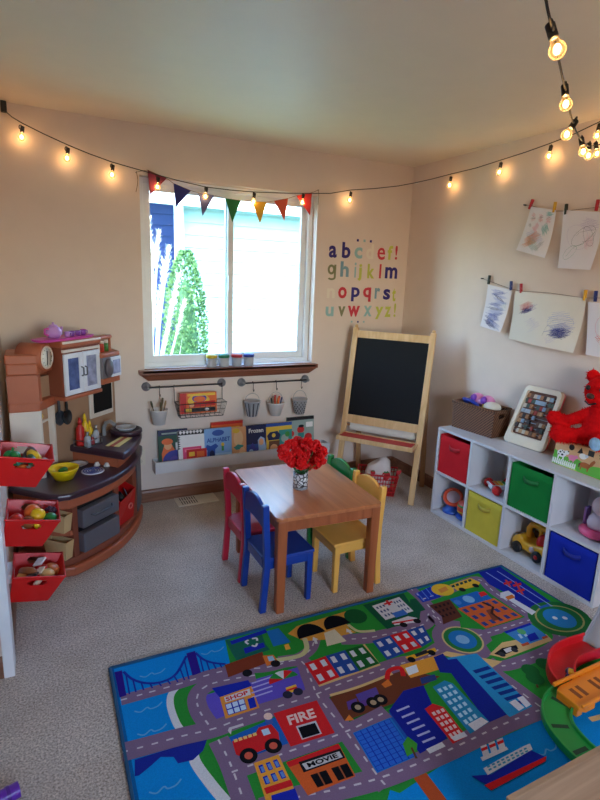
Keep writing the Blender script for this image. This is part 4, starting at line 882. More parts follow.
m.build('apron', T_leg, tb_, bevel=.002)
for sx in (-1, 1):
    for sy in (-1, 1):
        cx, cy = sx*(TW/2 - .032), sy*(TD/2 - .032); q = lambda h: [(cx-h, cy-h), (cx+h, cy-h), (cx+h, cy+h), (cx-h, cy+h)]
        MB().prism(q(.02), 0, TZ - .02, top=q(.025)).build('leg', T_leg, tb_, bevel=.005)
def chair(name, label, col, loc, rz):
    """faces +x in its own frame"""
    mt = mat('chair_' + col[0], col[1], .38, var=.05, coat=.15)
    t = thing(name, label, 'chair', (loc[0], loc[1], 0), rz, 'painted chairs around the play table', True)
    W2, D, SZ, HT = .125, .26, .275, .548
    MB().prism([(.02, -W2), (D + .012, -W2), (D + .012, W2), (.02, W2), (.02, W2 - .03), (0.0, W2 - .03), (0.0, -W2 + .03), (.02, -W2 + .03)], SZ - .018, SZ).build('seat', mt, t, bevel=.006)
    m = MB()
    for s_ in (-1, 1): m.box((.012, s_*(W2 - .012) - .008, SZ - .06), (D, s_*(W2 - .012) + .008, SZ - .018))
    m.box((D - .012, -W2 + .01, SZ - .06), (D + .003, W2 - .01, SZ - .018)).box((.004, -W2 + .03, SZ - .06), (.02, W2 - .03, SZ - .018)); m.build('seat_rail', mt, t, bevel=.002)
    for s_ in (-1, 1):
        y0, y1 = s_*W2 - .014, s_*W2 + .014
        m = MB(); vs = []
        for x, z in ((-.018, 0), (0, SZ - .04), (-.002, SZ + .06), (-.014, HT)): vs += [(x - .002, y0, z), (x + .03, y0, z), (x + .03, y1, z), (x - .002, y1, z)]
        m.add(vs, [(3, 2, 1, 0), (12, 13, 14, 15)] + [(4*k+i, 4*k+(i+1) % 4, 4*k+4+(i+1) % 4, 4*k+4+i) for k in range(3) for i in range(4)]); m.build('back_post', mt, t, bevel=.005)
        q = lambda h: [(D - .012 - h, s_*(W2 - .016) - h), (D - .012 + h, s_*(W2 - .016) - h), (D - .012 + h, s_*(W2 - .016) + h), (D - .012 - h, s_*(W2 - .016) + h)]
        MB().prism(q(.013), 0, SZ - .018, top=q(.016)).build('front_leg', mt, t, bevel=.004)
    # arched top slat
    n = 16; top = [(-W2 + .012 + (2*W2 - .024)*k/n, HT - .03 + .042*max(0, sin(pi*k/n))**.8) for k in range(n + 1)]
    bot = [(W2 - .012 - (2*W2 - .024)*k/n, HT - .115 + .012*sin(pi*k/n)) for k in range(n + 1)]
    M = Matrix(((0, 0, 1, -.008), (1, 0, 0, 0), (0, 1, 0, 0), (0, 0, 0, 1)))
    MB().prism(top + bot, 0, .018, 0, M).build('back_slat', mt, t, bevel=.004)
    return t

chair('wooden_chair', 'blue painted wooden child chair at the kitchen side of the table', ('blue', (20, 62, 152)), (-1.834, -1.367), 0)
chair('wooden_chair', 'pinkish red painted wooden child chair behind the blue one', ('red', (196, 32, 62)), (-1.838, -1.082), .01)
chair('wooden_chair', 'yellow painted wooden child chair at the shelf side of the table', ('yellow', (240, 180, 84)), (-1.184, -1.372), pi)
chair('wooden_chair', 'green painted wooden child chair behind the yellow one', ('green', (24, 128, 56)), (-1.186, -1.09), pi)
# vase and flowers
vp = Vector((-1.533, -1.25, TZ + .0005))
t = thing('flower_vase', 'small glass vase with black and white pattern on the wooden table', 'vase', tuple(vp))
M = Matrix.Translation(vp)
def vase_mat():
    m = mat('vase_print', (205, 208, 210), .25); nt = m.node_tree; b = nt.nodes['Principled BSDF']
    tc = nt.nodes.new('ShaderNodeTexCoord'); v = nt.nodes.new('ShaderNodeTexVoronoi'); v.feature = 'DISTANCE_TO_EDGE'; v.inputs['Scale'].default_value = 46
    rp = nt.nodes.new('ShaderNodeValToRGB'); rp.color_ramp.elements[0].position = .06; rp.color_ramp.elements[1].position = .12
    rp.color_ramp.elements[0].color = rgb((36, 38, 44)); rp.color_ramp.elements[1].color = rgb((206, 210, 212))
    nt.links.new(tc.outputs['Object'], v.inputs['Vector']); nt.links.new(v.outputs['Distance'], rp.inputs['Fac']); nt.links.new(rp.outputs['Color'], b.inputs['Base Color'])
    return m
MB().lathe([(.0001, .004), (.033, .004), (.035, .088), (.0385, .09), (.0385, 0), (.0001, 0)][::-1], 32, 0, M).build('vase_body', vase_mat(), t)
m = MB(); m.lathe([(.0385, .0005), (.0392, .002), (.0392, .01), (.0385, .012)], 32, 0, M); m.build('glass_rim', clear('vase_glass', (225, 230, 232), .3, .05, .35), t)
FR = mat('petal_red', (232, 16, 20), .6, var=.12, vscale=40); FG = mat('stem_green', (46, 96, 44), .6)
fb = None; rnd = random.Random(11)
def flower_mesh(parent_loc, c, r, seed):
    rn = random.Random(seed); m = MB()
    for k in range(70):
        d = Vector((rn.gauss(0, 1), rn.gauss(0, 1), rn.gauss(.25, 1))).normalized(); u = d.orthogonal().normalized(); u.rotate(Matrix.Rotation(rn.random()*6.3, 3, d)); v = d.cross(u)
        b0 = c + d*r*.2; w_ = r*rn.uniform(.35, .6); L = r*rn.uniform(.8, 1.1); wob = rn.uniform(-.3, .3)*r
        m.add([b0 - u*w_*.3, b0 + u*w_*.3, c + d*L*.7 + u*w_ + v*wob*.4, c + d*L + u*w_*.35 + v*wob, c + d*L*.94 - u*w_*.1 - v*wob*.5, c + d*L - u*w_*.5 + v*wob*.6, c + d*L*.68 - u*w_*.9], [(0, 1, 2, 3, 4, 5, 6)])
    m.ball(c, r*.55, 0, 12, 8)
    return m
fl = [(283,450),(290,445),(298,442),(307,443),(315,446),(322,452),(287,457),(296,453),(305,455),(313,458),(320,460),(292,462),(301,464),(309,465),(316,464),(284,454),(300,447),(310,450)]
for k, (px, py) in enumerate(fl):
    dep = (vp + Vector((0, 0, .1)) - CAMP).dot(F_) + rnd.uniform(-.06, .06)
    c = atd(px, py, dep); c.z = max(c.z, TZ + .105)
    t = thing('red_flower', 'ruffled bright red blossom in the patterned vase on the table', 'flower', tuple(c), group='red flowers in the vase')
    flower_mesh(c, c, .033, k).build('blossom', FR, t)
    base = vp + Vector(((c.x - vp.x)*.15, (c.y - vp.y)*.15, .02)); rim_ = vp + Vector(((c.x - vp.x)*.2, (c.y - vp.y)*.2, .085))
    MB().tube([c - Vector((0, 0, .01)), rim_, base], .0022, 6).build('stem', FG, t)

# ------------------------------------------------------------------ easel
E_w = wood('pine', (228, 190, 140), (210, 166, 112), .45, 2, 14)
E_d = wood('pine_back', (196, 150, 104), (176, 128, 84), .5, 2, 14)
ef = Vector((-.384, -.76, 0)); an = radians(36); ew = Vector((-sin(an), cos(an), 0)); em = Vector((cos(an), sin(an), 0)); eu = (em*.22 + Vector((0, 0, 1.21))).normalized(); en = ew.cross(eu)
if en.dot(CAMP - ef) < 0: en = -en
EM = frame(ef, ew, eu)      # x: along the width away from the camera, y: up the slope
if (EM.to_3x3() @ Vector((0, 0, 1))).dot(CAMP - ef) < 0: ez = -1
else: ez = 1
ea = thing('easel', 'pine standing easel with a black chalkboard and a red lined tray in the corner', 'easel', tuple(ef + ew*.29))
def eb(x0, y0, x1, y1, d0=-.022, d1=0.0): 
    z0, z1 = sorted((ez*d0, ez*d1)); return MB().box((x0, y0, z0), (x1, y1, z1), 0, EM)
for x in (0, .585):
    eb(x - .021, .004, x + .021, 1.245).build('front_leg', E_w, ea, bevel=.004)
    MB().lathe([(.012, 0), (.014, .012), (.008, .022), (.0001, .023)], 14, 0, EM @ Matrix.Translation((x, 1.245, -ez*.011)) @ Matrix.Rotation(radians(-90), 4, 'X')).build('finial', E_w, ea)
eb(.021, 1.17, .564, 1.225, -.02, -.003).build('top_rail', E_w, ea, bevel=.003); eb(.021, .525, .564, .588, -.02, -.003).build('bottom_rail', E_w, ea, bevel=.003)
eb(.019, .586, .566, 1.172, -.013, -.008).build('chalkboard', mat('slate', (17, 17, 19), .7, spec=.25), ea)
tp_ = ef + em*.235 + Vector((0, 0, 1.2))
for x in (.025, .56):
    a = tp_ + ew*x + em*.005; b = ef + ew*x + em*.41
    d = (a - b).normalized(); M = frame(b, ew, d); MB().box((-.018, .005, -.011), (.018, (a - b).length, .011), 0, M).build('back_leg', E_d, ea, bevel=.003)
b0 = ef + ew*.03 + em*.36; 
dback = (tp_ + em*.005 - (ef + em*.41)); 
for h in (.28, .95):
    c0 = ef + em*.41 + dback*h
    M = frame(c0 + ew*.043, ew, dback); MB().box((0, -.02, -.009), (.50, .02, .009), 0, M).build('back_rail', E_d, ea, bevel=.002)
# tray on the front
z0 = .445
TM = frame(EM @ Vector((-.0, z0, 0)), ew, -em)   # x along width, y outward
if (TM.to_3x3() @ Vector((0, 0, 1))).z < 0: zs = -1
else: zs = 1
def tbx(m, lo, hi): z = sorted((zs*lo[2], zs*hi[2])); return m.box((lo[0], lo[1], z[0]), (hi[0], hi[1], z[1]), 0, TM)
m = MB(); tbx(m, (.005, .125, -.022), (.58, .137, .01)); tbx(m, (.005, .002, -.022), (.017, .125, .01)); tbx(m, (.568, .002, -.022), (.58, .125, .01)); tbx(m, (.017, .002, -.022), (.568, .012, .012)); tbx(m, (.017, .012, -.022), (.568, .125, -.016))
m.build('tray', E_w, ea, bevel=.002)
m = MB(); tbx(m, (.02, .015, -.0155), (.565, .122, .007)); m.build('tray_liner', mat('liner_red', (176, 38, 32), .6), ea)
pr0 = EM @ Vector((-.02, .5, -ez*.075)); pr1 = EM @ Vector((.6, .5, -ez*.075))
MB().tube([pr0.lerp(pr1, .08), pr0.lerp(pr1, .92)], .036, 20).build('paper_roll', mat('paper_white', (232, 228, 218), .7), ea)
MB().tube([pr0.lerp(pr1, .02), pr0.lerp(pr1, .98)], .009, 10).build('roll_dowel', E_d, ea)
# basket below the easel with a patterned bag
bc_ = Vector((-.455, -.44, 0))
t = thing('red_basket', 'red lattice plastic basket on the carpet under the easel', 'basket', tuple(bc_))
BMx = Matrix.Translation(bc_) @ Matrix.Rotation(radians(-35), 4, 'Z')
m = MB(); w0, d0, w1, d1, hb = .125, .08, .15, .105, .165
lo = [BMx @ Vector(v) for v in ((-w0,-d0,.004),(w0,-d0,.004),(w0,d0,.004),(-w0,d0,.004))]; hi = [BMx @ Vector(v) for v in ((-w1,-d1,hb),(w1,-d1,hb),(w1,d1,hb),(-w1,d1,hb))]
m.add(lo + [v + Vector((0, 0, .004)) for v in lo], [(3,2,1,0),(4,5,6,7)])
for f in (0, .2, .4, .6, .8, 1.0):
    q = [l.lerp(h, f) for l, h in zip(lo, hi)]; m.tube(q + [q[0]], .0035 if f < 1 else .007, 6)
for i in range(4):
    n = 14 if i % 2 == 0 else 10
    for j in range(n): m.tube([lo[i].lerp(lo[(i+1) % 4], j/n), hi[i].lerp(hi[(i+1) % 4], j/n)], .003, 5)
m.build('lattice', mat('basket_red', (196, 36, 40), .45), t)
bp_ = bc_ + Vector((0, 0, .012))
t = thing('fabric_bag', 'white bag printed with red strawberries slumped in the red basket', 'bag', tuple(bp_))
m = MB(); n = 20; rings = []
rnd = random.Random(2)
prof = [(.55, 0), (.82, .03), (.86, .09), (.8, .14), (.7, .185), (.45, .205), (.1, .2)]
vs = []
for f, z in prof:
    for k in range(n):
        a = 2*pi*k/n; wob = 1 + .06*sin(5*a + z*40); vs.append(BMx @ Vector((.118*f*wob*cos(a), .074*f*wob*sin(a), .01 + z*1.32*(.9 + .1*cos(a)))))
m.add(vs, [(i*n+k, i*n+(k+1) % n, (i+1)*n+(k+1) % n, (i+1)*n+k) for i in range(len(prof)-1) for k in range(n)] + [list(range(n))[::-1], [(len(prof)-1)*n+k for k in range(n)]], 0, True)
m.build('bag_body', mat('bag_white', (226, 214, 206), .8, var=.04), t)
for j, (px, py, s_) in enumerate(((386, 476, .042), (399, 472, .024), (373, 473, .024), (393, 488, .022), (378, 486, .02))):
    dz = (bc_ - CAMP).dot(F_) - .09; c = atd(px, py, dz); M = frame(c, R_, Vector((0, 0, 1)))
    sb = [(0, -1), (.45, -.6), (.75, .1), (.6, .6), (.2, .75), (-.2, .75), (-.6, .6), (-.75, .1), (-.45, -.6)]
    m = MB(); m.prism([(x*s_, y*s_) for x, y in sb], -.012, .001, 0, M); m.prism([(x*s_, y*s_) for x, y in ((-.55, .6), (-.2, .95), (0, .7), (.25, 1.0), (.55, .6), (0, .5))], .001, .002, 1, M)
    m.build('printed_strawberry', [mat('berry_red', (200, 30, 40), .7), mat('leaf_print', (60, 120, 60), .7)], t)
# ------------------------------------------------------------------ drawings on the right wall
PAP = mat('drawing_paper', (232, 228, 232), .75, var=.015)
PAP2 = mat('drawing_paper_warm', (228, 222, 208), .75, var=.02)
INK = {k: mat('crayon_' + k, c, .7) for k, c in dict(red=(214, 110, 105), blue=(70, 84, 170), navy=(44, 46, 110), pale=(150, 160, 210), pink=(226, 150, 170), teal=(120, 190, 185), black=(62, 62, 78), orange=(222, 150, 110), green=(110, 160, 140), purple=(120, 96, 170), lilac=(176, 160, 200)).items()}
XW = -.016
def paper(label, q, strokes, mt, curl, name='hanging_drawing', grp='drawings pegged on the right wall', fold=False, bow=.006):
    """Q: TL TR BR BL pixels on the wall; CURL: how far the lower corners stand off; STROKES: (ink, width, [(u, v)..])"""
    c = [at(x, y, 0, XW) for x, y in q]
    c[2] = at(q[2][0], q[2][1], 0, XW - curl[1]); c[3] = at(q[3][0], q[3][1], 0, XW - curl[0])
    def P(u, v, o=0):
        p = (c[0].lerp(c[1], u)).lerp(c[3].lerp(c[2], u), v)
        x = XW - (curl[0]*(1-u) + curl[1]*u) * v**2.2 - bow*sin(pi*v)*sin(pi*u)
        if fold: x -= .03*v*(1 - abs(2*u - 1))
        lin_ = XW - (curl[0]*(1-u) + curl[1]*u) * v
        return Vector((x - o, p.y, p.z))
    n, k = (12 if not fold else 16), 12
    m = MB(); vs = [P(i/n, j/k) for j in range(k+1) for i in range(n+1)]; N = len(vs)
    vs += [v + Vector((.0005, 0, 0)) for v in vs]
    fs = [(j*(n+1)+i, j*(n+1)+i+1, (j+1)*(n+1)+i+1, (j+1)*(n+1)+i) for j in range(k) for i in range(n)]
    m.add(vs, fs + [tuple(N + a for a in reversed(f)) for f in fs], 0, True)
    mats = [mt]
    for ink, w, pts in strokes:
        w = w*.38
        if INK[ink] not in mats: mats.append(INK[ink])
        mi = mats.index(INK[ink]); W_ = (c[0] - c[1]).length; H_ = (c[0] - c[3]).length
        L = []; 
        for a, b in zip(pts, pts[1:]):
            s_ = max(1, int(((a[0]-b[0])**2 + (a[1]-b[1])**2)**.5 * 14))
            L += [(a[0] + (b[0]-a[0])*t/s_, a[1] + (b[1]-a[1])*t/s_) for t in range(s_)]
        L.append(pts[-1]); vs = []
        for i, (u, v) in enumerate(L):
            a, b = L[max(0, i-1)], L[min(len(L)-1, i+1)]; dx, dy = (b[0]-a[0])*W_, (b[1]-a[1])*H_; l = sqrt(dx*dx + dy*dy) or 1
            ox, oy = -dy/l*w/2/W_, dx/l*w/2/H_
            cl = lambda t: min(.985, max(.015, t))
            vs += [P(cl(u+ox), cl(v+oy), .0009), P(cl(u-ox), cl(v-oy), .0009)]
        m.add(vs, [(2*i, 2*i+1, 2*i+3, 2*i+2) for i in range(len(L)-1)], mi, False)
    o = m.build(name, mats, solid=0, loc=tuple(c[0]))
    return tag(o, label, 'drawing', grp), c
rn = random.Random(21)
def scrib(ink, w, cx, cy, rx, ry, ang, n, jit=.3):
    """a back-and-forth crayon scribble"""
    pts = []
    for i in range(n):
        f = i / (n - 1) * 2 - 1; s_ = 1 if i % 2 else -1
        a, b = rx*s_*(1 - .4*abs(f)) * (1 + rn.uniform(-jit, jit)), ry*f
        pts.append((cx + a*cos(ang) - b*sin(ang), cy + a*sin(ang) + b*cos(ang)))
    return (ink, w, pts)
def loop(ink, w, cx, cy, rx, ry, rot=0, a0=0, a1=6.5, n=18):
    return (ink, w, [(cx + rx*cos(a0+(a1-a0)*i/n)*cos(rot) - ry*sin(a0+(a1-a0)*i/n)*sin(rot), cy + rx*cos(a0+(a1-a0)*i/n)*sin(rot) + ry*sin(a0+(a1-a0)*i/n)*cos(rot)) for i in range(n+1)])
st1 = []
for k in range(3):
    for j in range(4): st1 += [scrib(('red', 'pink', 'black', 'red')[(j+k) % 4], .003, .22 + .28*k + rn.uniform(-.03, .03), .16 + .035*j, .09, .03, rn.uniform(-.4, .4), 5)]
st1 += [scrib('teal', .006, .78, .1, .12, .04, 0, 7), scrib('teal', .006, .74, .42, .14, .1, .8, 12), scrib('pink', .006, .42, .42, .12, .09, .5, 10), scrib('black', .004, .18, .4, .06, .03, .2, 6), scrib('orange', .004, .38, .7, .28, .12, -.5, 26), scrib('green', .003, .45, .78, .3, .1, .4, 14), scrib('black', .0025, .7, .78, .16, .05, -.8, 6), scrib('pale', .003, .5, .62, .36, .1, .1, 12)]
paper('narrow drawing with pink and teal marks in rows, first on the upper line', ((531, 206.5), (556, 210), (544.5, 258), (516, 250)), st1, PAP, (.03, .05), fold=False)
st2 = [loop('black', .003, .58, .42, .3, .13, -.5), loop('green', .003, .3, .72, .2, .09, -.5), loop('black', .0025, .72, .42, .2, .1, .9), scrib('lilac', .0025, .68, .22, .22, .1, .1, 16), scrib('pink', .0025, .75, .52, .14, .1, 1.2, 14), ('green', .003, [(.2, .8), (.4, .62), (.62, .56), (.85, .34)]), loop('lilac', .002, .45, .45, .3, .2, .3), ('black', .0025, [(.42, .42), (.5, .36), (.7, .32), (.88, .3), (.84, .48), (.6, .52)])]
paper('white drawing with thin grey green loops on the upper line', ((563.5, 210), (606, 212.5), (590, 270), (557.5, 268)), st2, PAP, (.018, .04))
st3 = []
for k in range(16): st3.append(scrib(('pale', 'blue', 'pale', 'navy', 'pale')[k % 5], .0022, .5 + rn.uniform(-.12, .12), .1 + k*.052, .34, .03, rn.uniform(-.3, .3), 9))
st3 += [scrib('navy', .004, .4, .88, .3, .05, .2, 12), scrib('green', .003, .8, .42, .1, .1, 1, 6), scrib('blue', .0035, .5, .72, .34, .1, -.4, 14)]
paper('narrow drawing covered with pale blue scribbles, first on the lower line', ((488, 284.5), (512, 290), (500, 332.5), (480, 326)), st3, PAP, (.03, .045))
st4 = [scrib('red', .004, .2, .28, .13, .06, -.75, 16), scrib('navy', .0045, .22, .36, .12, .045, -.75, 16), scrib('purple', .003, .26, .32, .14, .06, -.8, 10), scrib('lilac', .0025, .36, .6, .1, .1, -.9, 12), ('pale', .002, [(.3, .5), (.4, .62), (.32, .78), (.42, .7)])]
st4 += [scrib('pale', .0025, .75, .45, .18, .16, -.4, 18), scrib('navy', .0045, .76, .7, .14, .09, -.4, 26), scrib('blue', .003, .76, .64, .2, .12, -.5, 22), loop('pale', .0025, .74, .5, .17, .13, -.2), scrib('black', .003, .78, .68, .12, .1, .4, 14), ('black', .0018, [(.55, .8), (.58, .6), (.66, .45), (.9, .44)]), scrib('lilac', .002, .66, .85, .08, .05, -.6, 8)]
paper('wide folded sheet with red and dark blue scribbles on the lower line', ((515.5, 291), (586.5, 298), (573, 353), (508.5, 338.5)), st4, PAP2, (.02, .045), fold=True)
st5 = [loop('pink', .004, .62, .45, .42, .3), scrib('teal', .006, .42, .5, .06, .05, .3, 8), scrib('red', .006, .3, .66, .08, .06, .3, 8), scrib('orange', .003, .45, .62, .1, .08, 1, 8), loop('orange', .003, .5, .7, .18, .12)]
paper('drawing with a pink ring and coloured dots beside the folded sheet', ((588, 302), (634, 306), (624, 362), (585.5, 354.5)), st5, PAP, (.02, .03))
def peg(label, px, py, c, tilt, px2):
    p = at(px, py, 0, -.019); M = Matrix.Translation(p) @ Euler((tilt, 0, 0)).to_matrix().to_4x4()
    t = thing('clothes_peg', label, 'clothes peg', tuple(p), group='pegs holding the drawings')
    mt = mat('peg_' + c[0], c[1], .5)
    for k, (x, r) in enumerate(((-.0065, .1), (.003, -.1))):
        m = MB(); m.add([M @ Vector((x + a, b, z)) for z, w_ in ((-.027, .0055), (.0, .0065), (.03, .0065)) for a, b in ((0, -w_), (0, w_), (.0045, w_), (.0045, -w_))], [(3,2,1,0), (8,9,10,11)] + [(4*j+i, 4*j+(i+1) % 4, 4*j+4+(i+1) % 4, 4*j+4+i) for j in range(2) for i in range(4)])
        m.build('peg_half', mt, t, bevel=.001)
    MB().torus((0, 0, .004), .004, .0012, M @ Matrix.Rotation(pi/2, 4, 'X') @ Matrix.Translation((0, 0, 0)), 0, 12).build('spring', M_metal, t)
PG = {'r': ('red', (186, 34, 44)), 'y': ('yellow', (222, 168, 40)), 'k': ('dark_green', (46, 54, 46)), 'b': ('blue', (40, 52, 118))}
for px, py, c, tl, lab in ((531, 204.5, 'r', .35, 'red peg at the outer corner of the narrow pink and teal drawing'), (554.5, 207.5, 'y', .05, 'yellow peg on the upper line between two drawings'), (566, 209.5, 'k', -.05, 'dark green peg on the upper line beside the yellow one'), (597, 205.5, 'r', .05, 'red peg on the upper line holding the loop drawing'),
        (489, 280, 'k', .05, 'dark green peg at the start of the lower line'), (511, 286, 'b', -.1, 'blue peg at the inner corner of the blue scribbled drawing'), (521, 288.5, 'r', -.15, 'red peg on the lower line holding the folded sheet'), (585, 295.5, 'y', 0, 'yellow peg on the lower line at the end of the folded sheet'), (595.5, 296.5, 'b', -.05, 'blue peg on the lower line after the yellow one')):
    peg(lab, px, py, PG[c], tl, 0)
for nm, pts, lab in (('u', ((524.7, 205), (531, 205.5), (545, 210), (556, 211), (566, 211), (582, 209), (600, 207), (640, 200)), 'upper string for drawings stretched along the wall above the shelf'), ('l', ((482, 278.5), (489, 281), (511, 289), (521, 291), (550, 293), (585, 298), (600, 298), (640, 300)), 'lower string for drawings stretched along the wall above the shelf')):
    P = [at(x, y, 0, -.012) for x, y in pts]; t = thing('drawing_line', lab, 'string', tuple(P[0]), group='strings for the drawings')
    MB().tube(P, .0013, 6).build('twine', mat('twine', (120, 96, 74), .8), t)
    for e in (P[0], P[-1]): MB().tube([Vector((.001, e.y, e.z)), e + Vector((-.008, 0, 0))], .004, 10).build('wall_pin', M_dark, t)

# ------------------------------------------------------------------ cube shelf
Y0, Y1, XS, ZS, TP = -.887, -2.125, -.306, .618, .016
sh_ = thing('cube_shelf', 'low white cube shelf with two rows of four along the right wall', 'shelf', (-.15, (Y0+Y1)/2, 0))
pw = (Y0 - Y1 - 5*TP) / 4
for nm, lo, hi in (('top_panel', (XS, Y1, ZS - TP), (-.004, Y0, ZS)), ('bottom_panel', (XS, Y1 + TP, 0), (-.004, Y0 - TP, TP + .004)), ('side_panel', (XS, Y0 - TP, 0), (-.004, Y0, ZS - TP)), ('side_panel', (XS, Y1, 0), (-.004, Y1 + TP, ZS - TP)), ('middle_shelf', (XS, Y1 + TP, .295), (-.004, Y0 - TP, .311)), ('back_panel', (-.004, Y1, 0), (-.001, Y0, ZS))):
    MB().box(lo, hi).build(nm, M_white, sh_, bevel=.0015 if nm != 'back_panel' else 0)
for k in (1, 2, 3):
    y = Y0 - k*(pw + TP)
    for z0, z1 in ((TP + .004, .295), (.311, ZS - TP)): MB().box((XS + .0005, y - TP, z0), (-.004, y, z1)).build('divider', M_white, sh_)
def cell(k): a = Y0 - TP - k*(pw + TP); return a, a - pw
def fabric_bin(k, z0, col, label):
    a, b = cell(k); yc = (a + b)/2; w, h = .2715, .262; zz = z0 + .0015
    t = thing('fabric_bin', label, 'storage bin', (-.16, yc, zz), group='fabric cubes in the shelf')
    mt = mat('fabric_' + col[0], col[1], .9, var=.06, bump=.25, bscale=420, spec=.15)
    x0, x1 = XS + .012, -.012; th = .004
    n = 6; m = MB()
    def wl(p, q):   # softly bulging side wall p->q
        vs = []; nr = Vector((q[1]-p[1], p[0]-q[0], 0)).normalized()
        for s_ in (0, 1):
            for j in range(n+1):
                for i in range(n+1):
                    bl = .005*sin(pi*i/n)*sin(pi*j/n)*(1 if k != 9 else 0); v = Vector((p[0] + (q[0]-p[0])*i/n, p[1] + (q[1]-p[1])*i/n, zz + h*j/n)) + nr*(bl - th*s_); vs.append(v)
        K_ = (n+1)**2; fs = [(j*(n+1)+i, j*(n+1)+i+1, (j+1)*(n+1)+i+1, (j+1)*(n+1)+i) for j in range(n) for i in range(n)]
        m.add(vs, fs + [tuple(K_ + v for v in reversed(f)) for f in fs] + [(n*(n+1)+i+1, n*(n+1)+i, K_+n*(n+1)+i, K_+n*(n+1)+i+1) for i in range(n)], 0, True)
    ya, yb = yc + w/2, yc - w/2
    for p, q in (((x0, ya), (x0, yb)), ((x0, yb), (x1, yb)), ((x1, yb), (x1, ya)), ((x1, ya), (x0, ya))): wl(q, p)
    m.box((x0 + th, yb + th, zz), (x1 - th, ya - th, zz + th))
    m.build('bin_body', mt, t)
    zc = zz + h*.74; s_ = MB(); hw = .05; pts = [(x0 - .0045, yc + hw, zc + .004), (x0 - .0065, yc + hw*.9, zc + .004), (x0 - .017, yc + hw*.5, zc - .003), (x0 - .018, yc, zc - .006), (x0 - .017, yc - hw*.5, zc - .003), (x0 - .0065, yc - hw*.9, zc + .004), (x0 - .0045, yc - hw, zc + .004)]
    vs = []
    for p in pts: vs += [(p[0], p[1], p[2] - .013), (p[0], p[1], p[2] + .013), (p[0] + .003, p[1], p[2] + .013), (p[0] + .003, p[1], p[2] - .013)]
    s_.add(vs, [(4*j+i, 4*j+(i+1) % 4, 4*j+4+(i+1) % 4, 4*j+4+i) for j in range(6) for i in range(4)] + [(0, 1, 2, 3), (27, 26, 25, 24)], 0, True)
    s_.build('strap_handle', mat('strap_' + col[0], tuple(int(c*.88) for c in col[1]), .8), t)
fabric_bin(0, .311, ('red', (206, 34, 42)), 'red fabric cube in the upper row of the shelf')
fabric_bin(1, TP + .004, ('yellow', (206, 186, 66)), 'mustard yellow fabric cube in the lower row of the shelf')
fabric_bin(2, .311, ('green', (24, 122, 52)), 'green fabric cube in the upper row of the shelf')
fabric_bin(3, TP + .004, ('blue', (24, 44, 160)), 'royal blue fabric cube in the lower row of the shelf')
pl = lambda n, c, r=.35: mat('toy_' + n, c, r, coat=.1)
# xylophone cart
zf = .3115; c = Vector((-.165, -1.356, zf)); a_ = radians(-26)
t = thing('xylophone_cart', 'white pull along xylophone with red ball wheels on the shelf', 'toy', tuple(c))
M = Matrix.Translation(c) @ Matrix.Rotation(a_, 4, 'Z')     # local x: along the cart
wh = pl('white', (225, 228, 235)); rd_ = pl('red', (212, 32, 34))
m = MB(); m.prism([(-.085, -.05), (.085, -.036), (.085, .036), (-.085, .05)], .035, .05, 0, M); m.box((-.08, -.03, .018), (.08, .03, .035), 0, M); m.build('cart_body', wh, t, bevel=.006)
for x in (-.06, .06):
    for y in (-.07, .07): MB().ball((x, y, .03), (.03, .026, .03), 0, 18, 12, M).build('wheel', rd_, t)
for k, c3 in enumerate(((220, 40, 40), (235, 130, 40), (240, 200, 50), (60, 150, 60), (50, 110, 190), (110, 60, 150))): MB().box((-.075 + k*.026, -.036 + k*.0025, .0505), (-.056 + k*.026, .036 - k*.0025, .056), 0, M).build('xylophone_bar', pl('bar%d' % k, c3), t, bevel=.002)
MB().tube([M @ Vector(v) for v in ((.085, 0, .045), (.1, .005, .06), (.11, .02, .085))], .006, 8).build('pull_handle', pl('yellow', (235, 190, 40)), t)
t2c = Vector((-.06, -1.44, zf)); tag(MB().lathe([(.03, 0), (.036, .02), (.03, .055), (.034, .085), (.02, .12), (.0001, .125)], 18, 0, Matrix.Translation(t2c)).build('toy_horn', pl('amber', (226, 150, 30)), loc=tuple(t2c)), 'amber plastic toy standing behind the xylophone on the shelf', 'toy')
# drum toy and roller in the lower far cell
zf = TP + .0045; c = Vector((-.19, -.98, zf)); t = thing('spinning_drum_toy', 'orange ringed drum toy on a blue foot in the lower shelf cell', 'toy', tuple(c))
bl_ = pl('blue', (36, 92, 190)); og = pl('orange', (226, 82, 52))
fn = (CAMP - c); fn.z = 0; fn.normalize(); fn = (fn + Vector((0, 0, .9))).normalized()
MB().lathe([(.065, 0), (.068, .012), (.05, .03), (.03, .045), (.028, .075), (.0001, .08)], 24, 0, Matrix.Translation(c), sx=1.1).build('foot', bl_, t)
dcx = c + Vector((-.005, .0, .105)); DM = frame(dcx, Vector((0, 0, 1)).cross(fn), fn.cross(Vector((0, 0, 1)).cross(fn)))
MB().lathe([(.058, -.045), (.066, -.03), (.066, .0), (.058, .006)], 28, 0, DM).build('drum_shell', bl_, t)
MB().torus((0, 0, .002), .056, .013, DM, 0, 28, ts=10).build('drum_ring', og, t)
MB().lathe([(.05, .002), (.04, .01), (.0001, .012)], 26, 0, DM).build('drum_face', pl('pale_face', (196, 176, 190)), t)
c = Vector((-.2, -1.112, zf)); t = thing('wobble_ball_toy', 'round orange and yellow banded toy on a blue dish in the shelf', 'toy', tuple(c))
MB().lathe([(.0001, 0), (.05, 0), (.066, .02), (.062, .024), (.0001, .022)], 24, 0, Matrix.Translation(c)).build('dish', bl_, t)
MB().ball(c + Vector((0, 0, .078)), .058, 0, 24, 16).build('ball', og, t)
